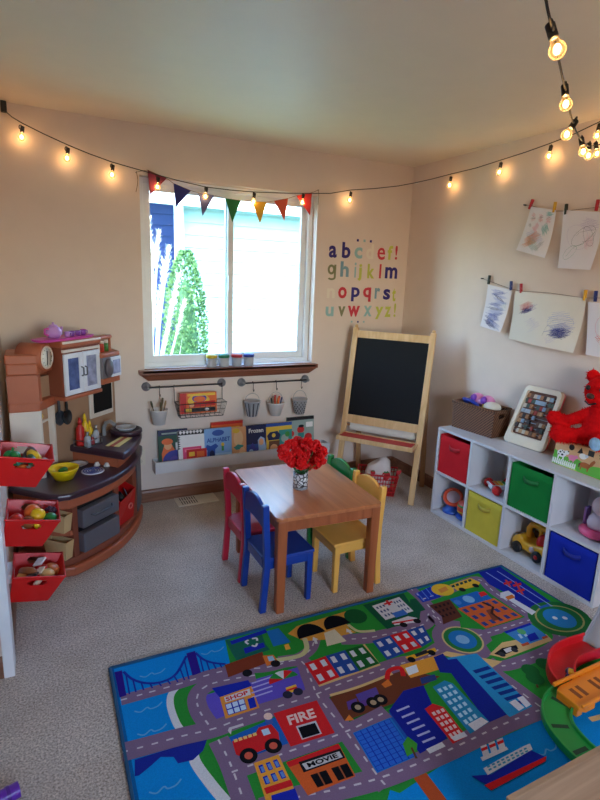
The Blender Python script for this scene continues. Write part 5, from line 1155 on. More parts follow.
for z, cc, n_ in ((.06, (240, 200, 60), 'y'), (.098, (90, 160, 80), 'g')):
    r = sqrt(.058**2 - (z - .078)**2) + .001; MB().lathe([(r - .002, -.008), (r, -.006), (r, .006), (r - .003, .008)], 26, 0, Matrix.Translation(c + Vector((0, 0, z)))).build('band', pl('band' + n_, cc), t)
# yellow car
c = Vector((-.165, -1.643, zf)); t = thing('yellow_toy_car', 'chunky yellow toy car with big roof bar in the lower shelf cell', 'toy car', tuple(c))
CMx = Matrix.Translation(c) @ Matrix.Rotation(radians(92), 4, 'Z') @ Matrix(((1,0,0,0),(0,0,-1,0),(0,1,0,0),(0,0,0,1)))  # x forward (to the window), y up, z to the room side
yl = pl('car_yellow', (236, 178, 40))
body = [(-.11, .03), (.1, .028), (.118, .045), (.116, .075), (.095, .1), (.06, .112), (.045, .085), (.0, .08), (-.02, .085), (-.1, .1), (-.116, .08)]
CMx = Matrix.Translation(c) @ Matrix(((0, 0, -1, 0), (1, 0, 0, 0), (0, 1, 0, 0), (0, 0, 0, 1)))
m = MB(); m.prism(body, -.06, .06, 0, CMx); m.build('car_body', yl, t, bevel=.018, bseg=4, sharp=20)
ro = [(.045, .1), (.05, .15), (.035, .178), (.0, .186), (-.07, .184), (-.1, .165), (-.108, .1)]
m = MB(); m.tube([CMx @ Vector((x, y, 0)) for x, y in ro], .017, 10); m.tube([CMx @ Vector((.0, .186, 0)), CMx @ Vector((-.03, .17, 0)), CMx @ Vector((-.035, .1, 0))], .012, 8); m.build('roof_bar', yl, t)
MB().ball((-.055, .105, .0), (.035, .05, .045), 0, 18, 12, CMx).build('seat', rd_, t)
for x in (-.072, .068):
    for z in (.062, -.062):
        M = CMx @ Matrix.Translation((x, .0345, z)); s_ = 1 if z > 0 else -1
        w_ = MB().lathe([(.018, -.014), (.032, -.012), (.0335, 0), (.032, .012), (.018, .014), (.0001, .014)], 24, 0, M).build('wheel', M_black, t)
        MB().lathe([(.013, s_*.0145 - .001), (.013, s_*.0145 + .001), (.0001, s_*.0145 + .0015)], 16, 0, M).build('hub', rd_ if x < 0 else M_black, w_)
MB().lathe([(.017, .0), (.017, .004), (.0001, .005)], 18, 0, CMx @ Matrix.Translation((-.03, .06, .0605))).build('door_button', pl('white_red', (226, 200, 196)), t)
for z in (.03, -.03): MB().ball((.108, .082, z), .011, 0, 12, 8, CMx).build('headlight', wh, t)
MB().ball((.085, .075, .05), (.008, .012, .01), 0, 10, 8, CMx).build('eye', M_black, t)
# pink carriage toy
zf = .3115; c = Vector((-.17, -2.0, zf)); t = thing('pink_ride_toy', 'pink carriage toy with a white domed figure in the upper shelf cell', 'toy', tuple(c))
pk_ = pl('pink', (226, 84, 130)); MB().lathe([(.06, .0), (.085, .012), (.09, .03), (.075, .045), (.0001, .05)], 28, 0, Matrix.Translation(c), sy=1.0).build('base', pk_, t)
MB().lathe([(.05, .048), (.056, .07), (.05, .1), (.035, .118), (.0001, .122)], 24, 0, Matrix.Translation(c)).build('dome', pl('lilac_white', (224, 212, 228)), t)
MB().ball(c + Vector((-.0, 0, .165)), (.045, .045, .05), 0, 20, 14).build('head', pl('pale_pink', (228, 200, 206)), t)
MB().prism([(c.x - .02, c.y + .062), (c.x + .02, c.y + .062), (c.x + .02, c.y + .078), (c.x - .02, c.y + .078)], zf + .03, zf + .14).build('side_panel', pl('violet', (130, 90, 160)), t, bevel=.004)

# ------------------------------------------------------------------ on top of the shelf
# wicker basket
def wicker():
    m = mat('wicker', (140, 96, 66), .6); nt = m.node_tree; b = nt.nodes['Principled BSDF']
    tc = nt.nodes.new('ShaderNodeTexCoord'); w1 = nt.nodes.new('ShaderNodeTexWave'); w1.bands_direction = 'Z'; w1.inputs['Scale'].default_value = 38; w1.inputs['Distortion'].default_value = 1.2; w1.inputs['Detail Scale'].default_value = 6
    w2 = nt.nodes.new('ShaderNodeTexWave'); w2.bands_direction = 'DIAGONAL'; w2.inputs['Scale'].default_value = 34
    for w in (w1, w2): nt.links.new(tc.outputs['Object'], w.inputs['Vector'])
    mx = nt.nodes.new('ShaderNodeMath'); mx.operation = 'MULTIPLY'; nt.links.new(w1.outputs['Fac'], mx.inputs[0]); nt.links.new(w2.outputs['Fac'], mx.inputs[1])
    rp = nt.nodes.new('ShaderNodeValToRGB'); rp.color_ramp.elements[0].color = rgb((66, 36, 24)); rp.color_ramp.elements[1].color = rgb((168, 116, 80)); rp.color_ramp.elements[1].position = .7
    nt.links.new(mx.outputs[0], rp.inputs['Fac']); nt.links.new(rp.outputs['Color'], b.inputs['Base Color'])
    bp = nt.nodes.new('ShaderNodeBump'); bp.inputs['Strength'].default_value = .8; bp.inputs['Distance'].default_value = .004; nt.links.new(mx.outputs[0], bp.inputs['Height']); nt.links.new(bp.outputs['Normal'], b.inputs['Normal'])
    return m
WK = wicker(); zb = ZS + .0005
bq = [(-.205, -.905), (-.17, -1.225), (-.02, -1.21), (-.04, -.885)]; cx = sum(p[0] for p in bq)/4; cy = sum(p[1] for p in bq)/4
t = thing('wicker_basket', 'brown woven basket of toys at the easel end of the shelf top', 'basket', (cx, cy, zb))
hq = [(cx + (x-cx)*1.06, cy + (y-cy)*1.05) for x, y in bq]; hz = .178
m = MB(); th = .94
m.prism(bq, zb, zb + .008)
for i in range(4):
    j = (i+1) % 4; ins = lambda q, k: (cx + (q[0]-cx)*k, cy + (q[1]-cy)*k)
    o0, o1, h0, h1 = bq[i], bq[j], hq[i], hq[j]; i0, i1, g0, g1 = ins(o0, th), ins(o1, th), ins(h0, th), ins(h1, th)
    if i == 1:   # the short side with a hand hole
        L = lambda a, b, u, v: Vector((*[a[q]*(1-u) + b[q]*u for q in (0, 1)], 0))
        def pt(u, v, inn): A_, B_ = (i0, i1) if inn else (o0, o1); C_, D_ = (g0, g1) if inn else (h0, h1); lo_ = Vector((A_[0] + (B_[0]-A_[0])*u, A_[1] + (B_[1]-A_[1])*u, zb)); hi_ = Vector((C_[0] + (D_[0]-C_[0])*u, C_[1] + (D_[1]-C_[1])*u, zb + hz)); return lo_.lerp(hi_, v)
        us, vs_ = (0, .3, .7, 1), (0, .68, .86, 1)
        for a in range(3):
            for b in range(3):
                if a == 1 and b == 1: continue
                q = [pt(us[a], vs_[b], s_) if False else None for s_ in ()]
                V = [pt(us[a], vs_[b], k) for k in (0, 1)] + [pt(us[a+1], vs_[b], k) for k in (0, 1)] + [pt(us[a+1], vs_[b+1], k) for k in (0, 1)] + [pt(us[a], vs_[b+1], k) for k in (0, 1)]
                m.add([V[0], V[2], V[4], V[6], V[1], V[3], V[5], V[7]], [(0,1,2,3), (7,6,5,4), (0,4,5,1), (1,5,6,2), (2,6,7,3), (3,7,4,0)])
    else:
        m.add([(*o0, zb), (*o1, zb), (*h1, zb+hz), (*h0, zb+hz), (*i0, zb), (*i1, zb), (*g1, zb+hz), (*g0, zb+hz)], [(0,1,2,3), (7,6,5,4), (0,4,5,1), (1,5,6,2), (2,6,7,3), (3,7,4,0)])
m.build('woven_body', WK, t)
q = [Vector((x, y, zb + hz)) for x, y in hq]; MB().tube(q + [q[0]], .0085, 8).build('rim', WK, t)
c = Vector((-.075, -1.03, zb + hz + .022)); t = thing('pink_toy', 'lilac pink toy with two purple discs heaped in the wicker basket', 'toy', tuple(c))
lp = pl('lilac_pink', (226, 140, 190)); pp = pl('purple', (128, 62, 170)); m = MB()
for dy in (.045, -.045): m.ball(c + Vector((0, dy, .0)), (.04, .055, .042), 0, 18, 12)
m.ball(c + Vector((0, 0, -.01)), (.035, .06, .03), 0, 16, 10); m.build('toy_body', lp, t)
for dy in (.045, -.045): MB().lathe([(.026, 0), (.024, .006), (.0001, .008)], 20, 0, frame(c + Vector((-.036, dy, .012)), Vector((0, -1, 0)), Vector((.25, 0, 1)))).build('purple_disc', pp, t)
c = Vector((-.115, -1.155, zb + hz + .008)); tag(MB().ball(c, (.05, .06, .032), 0, 20, 12).build('white_toy_shell', pl('cream', (222, 214, 200)), loc=tuple(c)), 'smooth white rounded toy lying at the hand hole end of the basket', 'toy')
c = Vector((-.15, -.965, zb + hz)); tag(MB().tube([c + Vector(v) for v in ((.05, .05, -.02), (.01, .04, .016), (-.01, 0, .022), (.0, -.05, .018), (.02, -.09, -.01))], .012, 10).build('blue_toy_strap', pl('cobalt', (44, 62, 160)), loc=tuple(c)), 'cobalt blue curved toy strap lying over the basket contents', 'toy')
c = Vector((-.1, -1.09, zb + hz - .004)); tag(MB().box(c - Vector((.018, .018, .018)), c + Vector((.018, .018, .018))).build('yellow_toy_block', MATS['toy_yellow'], loc=tuple(c), bevel=.004), 'small yellow toy block wedged beside the white shell in the basket', 'toy')
c = Vector((-.13, -1.0, zb + .06)); tag(MB().ball(c, (.04, .07, .05), 0, 18, 12).build('dark_toy', pl('dark_blue', (44, 50, 92)), loc=tuple(c)), 'dark blue toy deep in the wicker basket', 'toy')
# bead board leaning on the wall
BL, BR_, TR_, TL = Vector((-.105, -1.283, zb)), Vector((-.09, -1.562, zb)), Vector((-.034, -1.604, .986)), Vector((-.034, -1.35, .981))
def bq_(u, v, o=0.0):
    p = BL.lerp(BR_, u).lerp(TL.lerp(TR_, u), v); n_ = (BR_ - BL).cross(TL - BL).normalized(); n_ = n_ if n_.x < 0 else -n_
    return p + n_*o
t = thing('bead_board', 'cream framed board with rows of letter tiles leaning on the wall', 'toy board', tuple((BL + BR_)/2))
def slab(us, o0, o1, mi=0, m=None):
    """rounded outline in board coordinates, extruded"""
    m = m or MB(); n_ = len(us); m.add([bq_(u, v, o0) for u, v in us] + [bq_(u, v, o1) for u, v in us], [list(range(n_))[::-1], [n_ + i for i in range(n_)]] + [(i, (i+1) % n_, n_ + (i+1) % n_, n_ + i) for i in range(n_)], mi); return m
def rr(u0, v0, u1, v1, r):
    pts = []
    for cx_, cy_, a0 in ((u1 - r, v1 - r*.75, 0), (u0 + r, v1 - r*.75, pi/2), (u0 + r, v0 + r*.75, pi), (u1 - r, v0 + r*.75, 1.5*pi)): pts += [(cx_ + r*cos(a0 + pi/2*k/5), cy_ + r*.75*sin(a0 + pi/2*k/5)) for k in range(6)]
    return pts
out, inn = rr(0, 0, 1, 1, .1), rr(.1, .17, .9, .92, .05); n_ = len(out)
m = MB(); m.add([bq_(u, v, o) for o in (0, .03) for u, v in out] + [bq_(u, v, o) for o in (0, .03) for u, v in inn], [(n_+i, n_+(i+1) % n_, 3*n_+(i+1) % n_, 3*n_+i) for i in range(n_)] + [(i, 2*n_+i, 2*n_+(i+1) % n_, (i+1) % n_) for i in range(n_)] + [(i, (i+1) % n_, n_+(i+1) % n_, n_+i) for i in range(n_)] + [(2*n_+i, 3*n_+i, 3*n_+(i+1) % n_, 2*n_+(i+1) % n_) for i in range(n_)])
m.build('frame', mat('cream_board', (228, 214, 190), .4), t, bevel=.003)
slab(rr(.0, .01, 1.0, .99, .12), -.012, -.0005).build('back_plate', mat('board_pink_red', (214, 84, 84), .45), t)
slab(inn, .0, .008).build('tray', mat('board_brown', (104, 62, 44), .6), t)
rnb = random.Random(8); tc_ = [(196, 150, 104), (176, 120, 76), (60, 46, 42), (206, 190, 168), (150, 170, 190), (176, 60, 50), (120, 84, 58), (186, 196, 204), (70, 84, 74)]
TM_ = [mat('tile_%d' % i, c, .5) for i, c in enumerate(tc_)]
for r_ in range(8):
    v0 = .2 + r_*.087
    MB().tube([bq_(.11, v0 + .035, .012), bq_(.89, v0 + .035, .012)], .0025, 6).build('rod', M_metal, t)
    u = .12
    while u < .82:
        w_ = rnb.uniform(.06, .09)
        if rnb.random() < .8: slab([(u, v0), (u + w_, v0), (u + w_, v0 + .066), (u, v0 + .066)], .0085, rnb.uniform(.018, .024)).build('letter_tile', rnb.choice(TM_), t, bevel=.0015)
        u += w_ + .006
# wooden shape sorter with a farm scene
sx0, sy0, sy1, shh = -.2, -1.695, -2.06, .142
t = thing('shape_sorter', 'wooden shape sorter box with a painted green farm scene on the shelf', 'toy box', (-.13, (sy0+sy1)/2, zb))
MB().prism([(sx0, sy0), (sx0 + .145, sy0), (sx0 + .145, sy1), (sx0, sy1)], zb, zb + shh, top=[(sx0 + .022, sy0), (sx0 + .145, sy0), (sx0 + .145, sy1), (sx0 + .022, sy1)]).build('box_body', wood('sorter_wood', (222, 178, 130), (198, 150, 100), .45, 1, 12), t, bevel=.004)
FM = frame((sx0 - .0003, sy0, zb), (0, -1, 0), (.022, 0, shh)); LW = sy0 - sy1
if (FM.to_3x3() @ Vector((0, 0, 1))).x > 0: FM = FM @ Matrix.Diagonal((1, 1, -1, 1))
def art(name, shapes):
    m = MB(); ms = []
    for i, (c, pts, lv) in enumerate(shapes):
        mm = mat('farm_' + c, dict(green=(96, 176, 60), lime=(150, 204, 80), white=(232, 232, 226), black=(30, 30, 32), pink=(226, 130, 168), brown=(170, 94, 44), dark=(96, 56, 36), sky=(196, 206, 216), tan=(222, 180, 132))[c], .45)
        if mm not in ms: ms.append(mm)
        m.prism(pts, 0, .0004*lv + .0004, ms.index(mm), FM)
    return m.build(name, ms, t)
el = lambda x, y, rx, ry, n=16: [(x + rx*cos(2*pi*k/n), y + ry*sin(2*pi*k/n)) for k in range(n)]
art('painted_meadow', [('green', [(.003, .004), (LW - .003, .004), (LW - .003, .06), (.27, .062), (.2, .05), (.14, .07), (.08, .06), (.003, .082)], 0), ('lime', [(.05, .004), (.16, .004), (.14, .022), (.08, .03)], 1)] )
art('painted_fence', [('white', [(.005 + .012*k, .008), (.013 + .012*k, .008), (.013 + .012*k, .034), (.009 + .012*k, .04), (.005 + .012*k, .034)], 2) for k in range(12)] + [('white', [(.005, .016), (.145, .016), (.145, .02), (.005, .02)], 1.5)])
art('painted_cow', [('white', el(.05, .07, .028, .02), 2), ('white', el(.078, .082, .014, .011), 2.2), ('white', [(.03, .038), (.038, .038), (.038, .06), (.03, .06)], 2), ('white', [(.06, .038), (.068, .038), (.068, .06), (.06, .06)], 2)] + [('black', el(x, y, r, r*.8, 10), 3) for x, y, r in ((.04, .076, .006), (.055, .064, .007), (.062, .08, .005), (.034, .062, .004), (.086, .09, .004), (.05, .085, .004))])
art('painted_pig', [('pink', el(.115, .064, .022, .016), 2), ('pink', el(.136, .074, .011, .01), 2.2), ('pink', [(.1, .042), (.106, .042), (.108, .056), (.1, .056)], 2), ('pink', [(.122, .042), (.128, .042), (.13, .056), (.122, .056)], 2)])
art('painted_sheep', [('white', el(.172, .09, .022, .015), 2), ('sky', el(.192, .096, .009, .008), 2.3)])
art('painted_horse', [('brown', el(.195, .048, .03, .015), 2.5), ('brown', [(.215, .05), (.232, .052), (.246, .08), (.236, .088), (.222, .072)], 2.5), ('brown', [(.17, .02), (.177, .02), (.18, .045), (.172, .045)], 2.5), ('brown', [(.21, .02), (.217, .02), (.218, .045), (.21, .045)], 2.5), ('dark', [(.158, .05), (.168, .056), (.166, .03), (.16, .028)], 2.6)])
for nm, pts in (('round_hole', el(.098, .118, .016, .016, 20)), ('triangle_hole', [(.135, .1), (.17, .1), (.153, .133)]), ('square_hole', [(.195, .102), (.228, .102), (.228, .132), (.195, .132)]), ('star_hole', [(.27 + (.018 if k % 2 == 0 else .009)*sin(k*pi/5), .117 + (.018 if k % 2 == 0 else .009)*cos(k*pi/5)) for k in range(10)])): art(nm, [('black', pts, 0)])
# red plush bear sitting on the sorter
PR = mat('plush_red', (214, 16, 20), .95, spec=.08, var=.12, vscale=60); tb0 = Vector((-.11, -1.9, zb + shh))
t = thing('plush_bear', 'shaggy red plush bear sitting on the wooden shape sorter', 'stuffed toy', tuple(tb0))
blobs = [((-.115, -1.905, .862), (.09, .105, .108)), ((-.118, -1.90, .95), (.065, .075, .05)), ((-.125, -1.895, 1.05), (.092, .108, .086)), ((-.19, -1.895, 1.025), (.045, .06, .04)),
         ((-.11, -1.80, 1.122), (.03, .034, .036)), ((-.11, -1.99, 1.122), (.03, .034, .036))]
def limb(a, b, r0, r1, n_=6): return [(tuple(Vector(a).lerp(Vector(b), k/(n_-1))), (r0 + (r1-r0)*k/(n_-1),)*3) for k in range(n_)]
blobs += limb((-.13, -1.83, .925), (-.17, -1.735, .868), .038, .03) + limb((-.17, -1.735, .868), (-.185, -1.69, .86), .03, .036, 4) + [((-.19, -1.672, .866), (.04, .045, .042)), ((-.195, -1.655, .885), (.022, .022, .022))]
blobs += limb((-.15, -1.86, .812), (-.2, -1.775, .80), .046, .04, 5) + limb((-.2, -1.775, .80), (-.222, -1.735, .80), .042, .048, 3) + [((-.23, -1.73, .825), (.03, .035, .03))]
blobs += limb((-.13, -1.975, .925), (-.17, -2.04, .85), .036, .034) + limb((-.15, -1.95, .812), (-.235, -1.985, .82), .046, .046, 5)
m = MB()
for c_b, r in blobs: m.ball(c_b, list(r), 0, 18, 12)
o = m.build('plush_body', PR, t)
md = o.modifiers.new('rm', 'REMESH'); md.mode = 'VOXEL'; md.voxel_size = .009; md.use_smooth_shade = True
ms_ = o.modifiers.new('sm', 'SMOOTH'); ms_.factor = .5; ms_.iterations = 4
fu = MB(); rf = random.Random(4)
for c_b, r in blobs:
    nn = int(9000*(r[0]*r[1] + r[1]*r[2] + r[0]*r[2])) + 20
    for k in range(nn):
        d = Vector((rf.gauss(0, 1), rf.gauss(0, 1), rf.gauss(0, 1))).normalized(); p = Vector(c_b) + Vector((d.x*r[0], d.y*r[1], d.z*r[2]))*.96
        u = d.orthogonal().normalized(); u.rotate(Matrix.Rotation(rf.random()*6.28, 3, d)); e = p + d*rf.uniform(.008, .018) + u.cross(d)*.006 - Vector((0, 0, .004))
        fu.add([p - u*.003, p + u*.003, e], [(0, 1, 2)])
fu_o = fu.build('fur', PR, t); fu_o['kind'] = 'stuff'
for y in (-1.858, -1.932): MB().ball((-.222, y, 1.078), (.01, .012, .013), 0, 14, 10).build('eye', M_black, t)
MB().ball((-.248, -1.895, 1.042), (.013, .021, .015), 0, 14, 10).build('nose', mat('nose_brown', (70, 36, 28), .4), t)
MB().tube([(-.24, -1.925, 1.01), (-.249, -1.895, .999), (-.24, -1.865, 1.01)], .004, 8).build('mouth', M_black, t)
MB().lathe([(.034, 0), (.03, .006), (.0001, .009)], 20, 0, frame((-.284, -1.985, .82), (0, -1, 0), (0, 0, 1)) @ Matrix.Diagonal((1, 1, 1, 1))).build('foot_pad', mat('pad_blue', (150, 186, 214), .7, var=.3, vscale=40), t)
# ------------------------------------------------------------------ play rug
ZR = .011
def rp(px, py): p = at(px, py, 2, ZR); return (p.x, p.y)
RUG = MB(); RM = []; RI = {}
def rc(c):
    k = 'rug_%d_%d_%d' % c
    if k not in RI: RI[k] = len(RM); RM.append(mat(k, c, .9, var=.1, vscale=240, spec=.1))
    return RI[k]
NL = [0]
def put(pts, c, lv):
    NL[0] += 1; z = ZR + .00012*lv + NL[0]*.0000012
    RUG.add([(x, y, z) for x, y in pts], [list(range(len(pts)))], rc(c))
class Cr:
    """pixel coordinates read from an enlarged view of the photograph, turned into places on the rug"""
    def __init__(s, ox, oy, k): s.o = (ox, oy, k)
    def __call__(s, *pts): return [rp(s.o[0] + x/s.o[2], s.o[1] + y/s.o[2]) for x, y in pts]
PX = Cr(0, 0, 1); c1 = Cr(105, 600, 4); c2 = Cr(200, 640, 3); c3 = Cr(240, 580, 3.333); c4 = Cr(330, 640, 2.727); c5 = Cr(410, 560, 3.158); bg_ = Cr(100, 560, 2.308)
def smooth(pts, n=6):
    """Catmull-Rom through the points"""
    out = []
    for i in range(len(pts) - 1):
        p0, p1, p2, p3 = pts[max(0, i-1)], pts[i], pts[i+1], pts[min(len(pts)-1, i+2)]
        for k in range(n):
            t = k/n; out.append(tuple(.5*((2*p1[q]) + (-p0[q]+p2[q])*t + (2*p0[q]-5*p1[q]+4*p2[q]-p3[q])*t*t + (-p0[q]+3*p1[q]-3*p2[q]+p3[q])*t**3) for q in (0, 1)))
    return out + [pts[-1]]
def ribbon(pts, w, c, lv, sm=True):
    P = smooth(pts) if sm and len(pts) > 2 else pts; L, R = [], []
    for i, p in enumerate(P):
        a, b = P[max(0, i-1)], P[min(len(P)-1, i+1)]; dx, dy = b[0]-a[0], b[1]-a[1]; l = sqrt(dx*dx + dy*dy) or 1
        L.append((p[0] - dy/l*w/2, p[1] + dx/l*w/2)); R.append((p[0] + dy/l*w/2, p[1] - dx/l*w/2))
    NL[0] += 1; z = ZR + .00012*lv + NL[0]*.0000012; n = len(P)
    RUG.add([(x, y, z) for x, y in L + R], [(i, i+1, n+i+1, n+i) for i in range(n-1)], rc(c))
    return P
ROAD, DASH, GRASS, WATER, NAVY, RED, WHITE, ORANGE, TEAL, VIO, SAND = (122, 100, 128), (196, 190, 196), (40, 136, 50), (6, 132, 206), (24, 40, 160), (200, 34, 38), (206, 208, 212), (206, 110, 44), (36, 130, 176), (92, 78, 186), (206, 176, 120)
def road(pts, w=.075):
    P = ribbon(pts, w, ROAD, 12); acc = 0; on = []
    for a, b in zip(P, P[1:]):
        d = sqrt((b[0]-a[0])**2 + (b[1]-a[1])**2); s_ = 0
        while s_ < d:
            t = s_/d; q = (a[0] + (b[0]-a[0])*t, a[1] + (b[1]-a[1])*t)
            if acc % .055 < .026: on.append(q)
            elif len(on) > 1: ribbon([on[0], on[-1]], .0065, DASH, 14, False); on = []
            else: on = []
            s_ += .005; acc += .005
def win(q, nx, ny, c, lv, mx=.25, my=.25):
    """grid of windows inside a quad of rug places: TL TR BR BL"""
    for i in range(nx):
        for j in range(ny):
            u0, u1 = (i + mx)/nx, (i + 1 - mx)/nx; v0, v1 = (j + my)/ny, (j + 1 - my)/ny
            f = lambda u, v: tuple((q[0][k]*(1-u) + q[1][k]*u)*(1-v) + (q[3][k]*(1-u) + q[2][k]*u)*v for k in (0, 1))
            put([f(u0, v0), f(u1, v0), f(u1, v1), f(u0, v1)], c, lv)
def ell(c, r, col, lv, sq=1.0, n=22): put([(c[0] + r*cos(2*pi*k/n), c[1] + r*sq*sin(2*pi*k/n)) for k in range(n)], col, lv)
def words_on(body, q, col, lv):
    o = Vector((*q[3], ZR + .00012*lv + .0006)); x = Vector((*q[2], 0)) - Vector((*q[3], 0)); y = Vector((*q[0], 0)) - Vector((*q[3], 0))
    vs, fs = glyphs(body); x0 = min(v[0] for v in vs); x1 = max(v[0] for v in vs); y0 = min(v[1] for v in vs); y1 = max(v[1] for v in vs)
    RUG.add([o + x*((v[0]-x0)/(x1-x0)) + y*((v[1]-y0)/(y1-y0)) + Vector((0, 0, v[2]*.0002)) for v in vs], fs, rc(col))
def wave(p, s_=.05): ribbon([(p[0] - s_, p[1] + .005), (p[0] - s_*.6, p[1] - .008), (p[0] - s_*.1, p[1] + .004), (p[0] + s_*.1, p[1] - .007), (p[0] + s_*.6, p[1] - .006), (p[0] + s_, p[1] + .008)], .005, (90, 160, 206), 9)
A0, A1 = rp(110, 668), rp(501.5, 565.5); RX1 = -.388; RY1 = -3.1
put([A0, A1, (RX1, RY1), (A0[0] - .03, RY1)], (14, 92, 150), 0)
ins = .013
put([(A0[0] + ins, A0[1] - ins), (A1[0] - ins, A1[1] - ins), (RX1 - ins, RY1 + ins), (A0[0] - .02 + ins, RY1 + ins)], WATER, 2)
# land
put(smooth(c1((300, 345), (272, 372), (266, 420), (285, 480), (325, 528))) + bg_((215, 415), (225, 470), (262, 520), (300, 560)) + PX((240, 830), (380, 830), (390, 790)) + c4((190, 418), (300, 345), (400, 298), (480, 260), (560, 225), (600, 205)) + PX((600, 680), (640, 655), (640, 642)) + [(RX1 - ins, -2.45), (A1[0] - ins, A1[1] - ins)] + PX((300, 620), (225, 640)) + c1((500, 255), (480, 262)), GRASS, 4)
ribbon(c1((292, 345), (265, 378), (262, 425), (284, 490), (312, 532)), .026, WHITE, 6); ribbon(bg_((214, 440), (222, 470), (258, 520), (292, 560)), .035, WHITE, 6)
# suspension bridge
put(c1((38, 290), (68, 283), (86, 383), (58, 392)), (42, 24, 128), 16); put(c1((325, 215), (360, 205), (384, 292), (350, 304)), (42, 24, 128), 16)
ribbon(c1((74, 288), (110, 318), (165, 334), (230, 328), (285, 296), (326, 225)), .011, (26, 48, 150), 15); ribbon(c1((362, 212), (392, 238), (430, 252), (482, 258)), .011, (26, 48, 150), 15)
for a, b in (((84, 300), (98, 378)), ((112, 320), (124, 370)), ((145, 332), (155, 362)), ((180, 335), (190, 354)), ((215, 332), (226, 346)), ((248, 320), (262, 338)), ((275, 303), (292, 330)), ((300, 275), (318, 322)), ((318, 245), (336, 318)), ((380, 230), (394, 288)), ((405, 243), (418, 282)), ((432, 252), (444, 277)), ((458, 256), (468, 272))): ribbon(c1(a, b), .006, (26, 48, 150), 14, False)
for p in ((192, 294), (175, 432), (190, 522), (432, 205)): wave(c1(p)[0])
put(bg_((80, 462), (250, 408), (238, 440), (215, 462), (180, 470), (170, 455), (140, 455), (118, 475), (90, 498), (80, 500)), (26, 40, 140), 7)
wave(bg_((152, 525))[0]); 
# blocks under the streets
put(c1((385, 385), (432, 372), (600, 318)) + c2((300, 80), (345, 155), (180, 215), (170, 225)) + c1((480, 480), (400, 480)), VIO, 6)
put(c2((70, 300), (350, 178), (408, 270), (110, 385)), (28, 92, 176), 6)
put(c2((100, 410), (250, 350), (290, 330), (440, 288), (510, 400), (140, 480)), GRASS, 6)
put(c2((380, 170), (560, 105), (600, 190), (440, 258)), (30, 100, 40), 6)
put(c2((455, 275), (610, 200), (640, 380), (540, 410)), (30, 84, 170), 6)
put(c5((0, 130), (40, 130), (75, 185), (0, 200)), (30, 112, 60), 6)
# streets
road(c1((64, 402), (280, 342), (480, 284)) + c3((90, 292), (190, 262), (235, 232), (250, 195)), .052)
road(c3((130, 275), (205, 272), (235, 330), (262, 392)) + c2((430, 265), (530, 405), (560, 440)), .07)
road(c3((335, 198), (390, 197), (460, 188), (610, 150)) + c5((60, 170), (110, 210)), .072)
road(c1((600, 302), (470, 325), (400, 348), (368, 388), (378, 445), (425, 515)), .07)
road(c1((70, 610), (140, 592), (300, 548), (440, 515), (560, 470)) + c2((345, 165), (400, 140), (600, 72)) + c5((30, 320), (110, 270)), .075)
road(c2((55, 300), (90, 370), (130, 480), (150, 540)), .07)
road(c2((95, 398), (260, 338), (440, 275), (560, 215)), .06)
road(PX((262, 810), (300, 797)) + c4((0, 412), (140, 376), (300, 312), (470, 232), (582, 188)), .075)
road(c4((360, 20), (420, 70), (500, 128), (580, 188)) , .075)
road(c5((40, 125), (130, 92), (215, 62), (270, 105), (395, 188), (472, 240), (440, 285), (300, 335), (250, 320)), .06)
road(c5((0, 90), (45, 130), (105, 205)), .06)
road(c5((215, 240), (300, 215), (395, 185)), .05)
cc_ = c5((166, 252))[0]; ell(cc_, .135, ROAD, 13); ell(cc_, .092, (196, 176, 120), 14); ell(cc_, .084, (40, 120, 60), 15); ell(cc_, .062, (30, 110, 180), 16); ell(cc_, .03, (120, 170, 210), 17)
# recycling yard, lorry, sign
put(PX((225, 640)) + c2((120, 5), (185, -18), (196, 12), (210, 30), (110, 62), (96, 40)), (24, 96, 78), 8); put(c2((130, 26), (190, 8), (196, 22), (136, 42)), NAVY, 10); put(bg_((300, 188), (382, 160), (386, 168), (304, 196)), NAVY, 9)
for a in range(3):
    q = bg_((352, 190))[0]; th_ = a*2.09; ribbon([(q[0] + .022*cos(th_), q[1] + .022*sin(th_)), (q[0] + .03*cos(th_+.6), q[1] + .03*sin(th_+.6)), (q[0] + .022*cos(th_+1.3), q[1] + .022*sin(th_+1.3))], .009, WHITE, 11)
put(bg_((385, 165), (412, 158), (440, 190), (400, 200)), (30, 110, 180), 9)
put(bg_((288, 243), (375, 213), (382, 240), (296, 272)), (120, 52, 30), 16); put(bg_((375, 222), (400, 220), (412, 236), (385, 246)), ORANGE, 16); put(bg_((386, 224), (398, 222), (404, 232), (390, 235)), (150, 200, 226), 17)
for p in ((340, 262), (405, 240)): ell(bg_(p)[0], .02, (24, 24, 28), 18)
put(bg_((425, 197), (435, 194), (440, 206), (429, 209)), (220, 160, 60), 16)
# shop, umbrella stand
put(bg_((258, 297), (342, 278), (350, 292), (276, 318)), NAVY, 16); put(bg_((276, 318), (350, 292), (368, 342), (290, 368)), (216, 140, 54), 16)
put(bg_((286, 318), (345, 298), (348, 312), (290, 330)), WHITE, 18); words_on('SHOP', bg_((289, 319), (341, 302), (343, 311), (292, 328)), RED, 20)
q = bg_((288, 335), (332, 320), (340, 346), (296, 360)); put(q, NAVY, 17); win(q, 3, 2, (190, 214, 236), 19, .1, .1); put(bg_((340, 322), (356, 317), (362, 340), (346, 345)), NAVY, 18)
for k in range(4): ribbon(bg_((350, 296 - 10 + k*11), (398, 280 - 10 + k*11)), .007, (170, 170, 222), 16, False)
q = bg_((424, 276))[0]
for k, c in enumerate(((40, 130, 60), RED, WHITE, (40, 130, 60), RED)):
    a0, a1 = pi*k/5 - .0, pi*(k+1)/5; put([q] + [(q[0] + .062*cos(a0 + (a1-a0)*i/4), q[1] + .05*sin(a0 + (a1-a0)*i/4) - .004) for i in range(5)], c, 17)
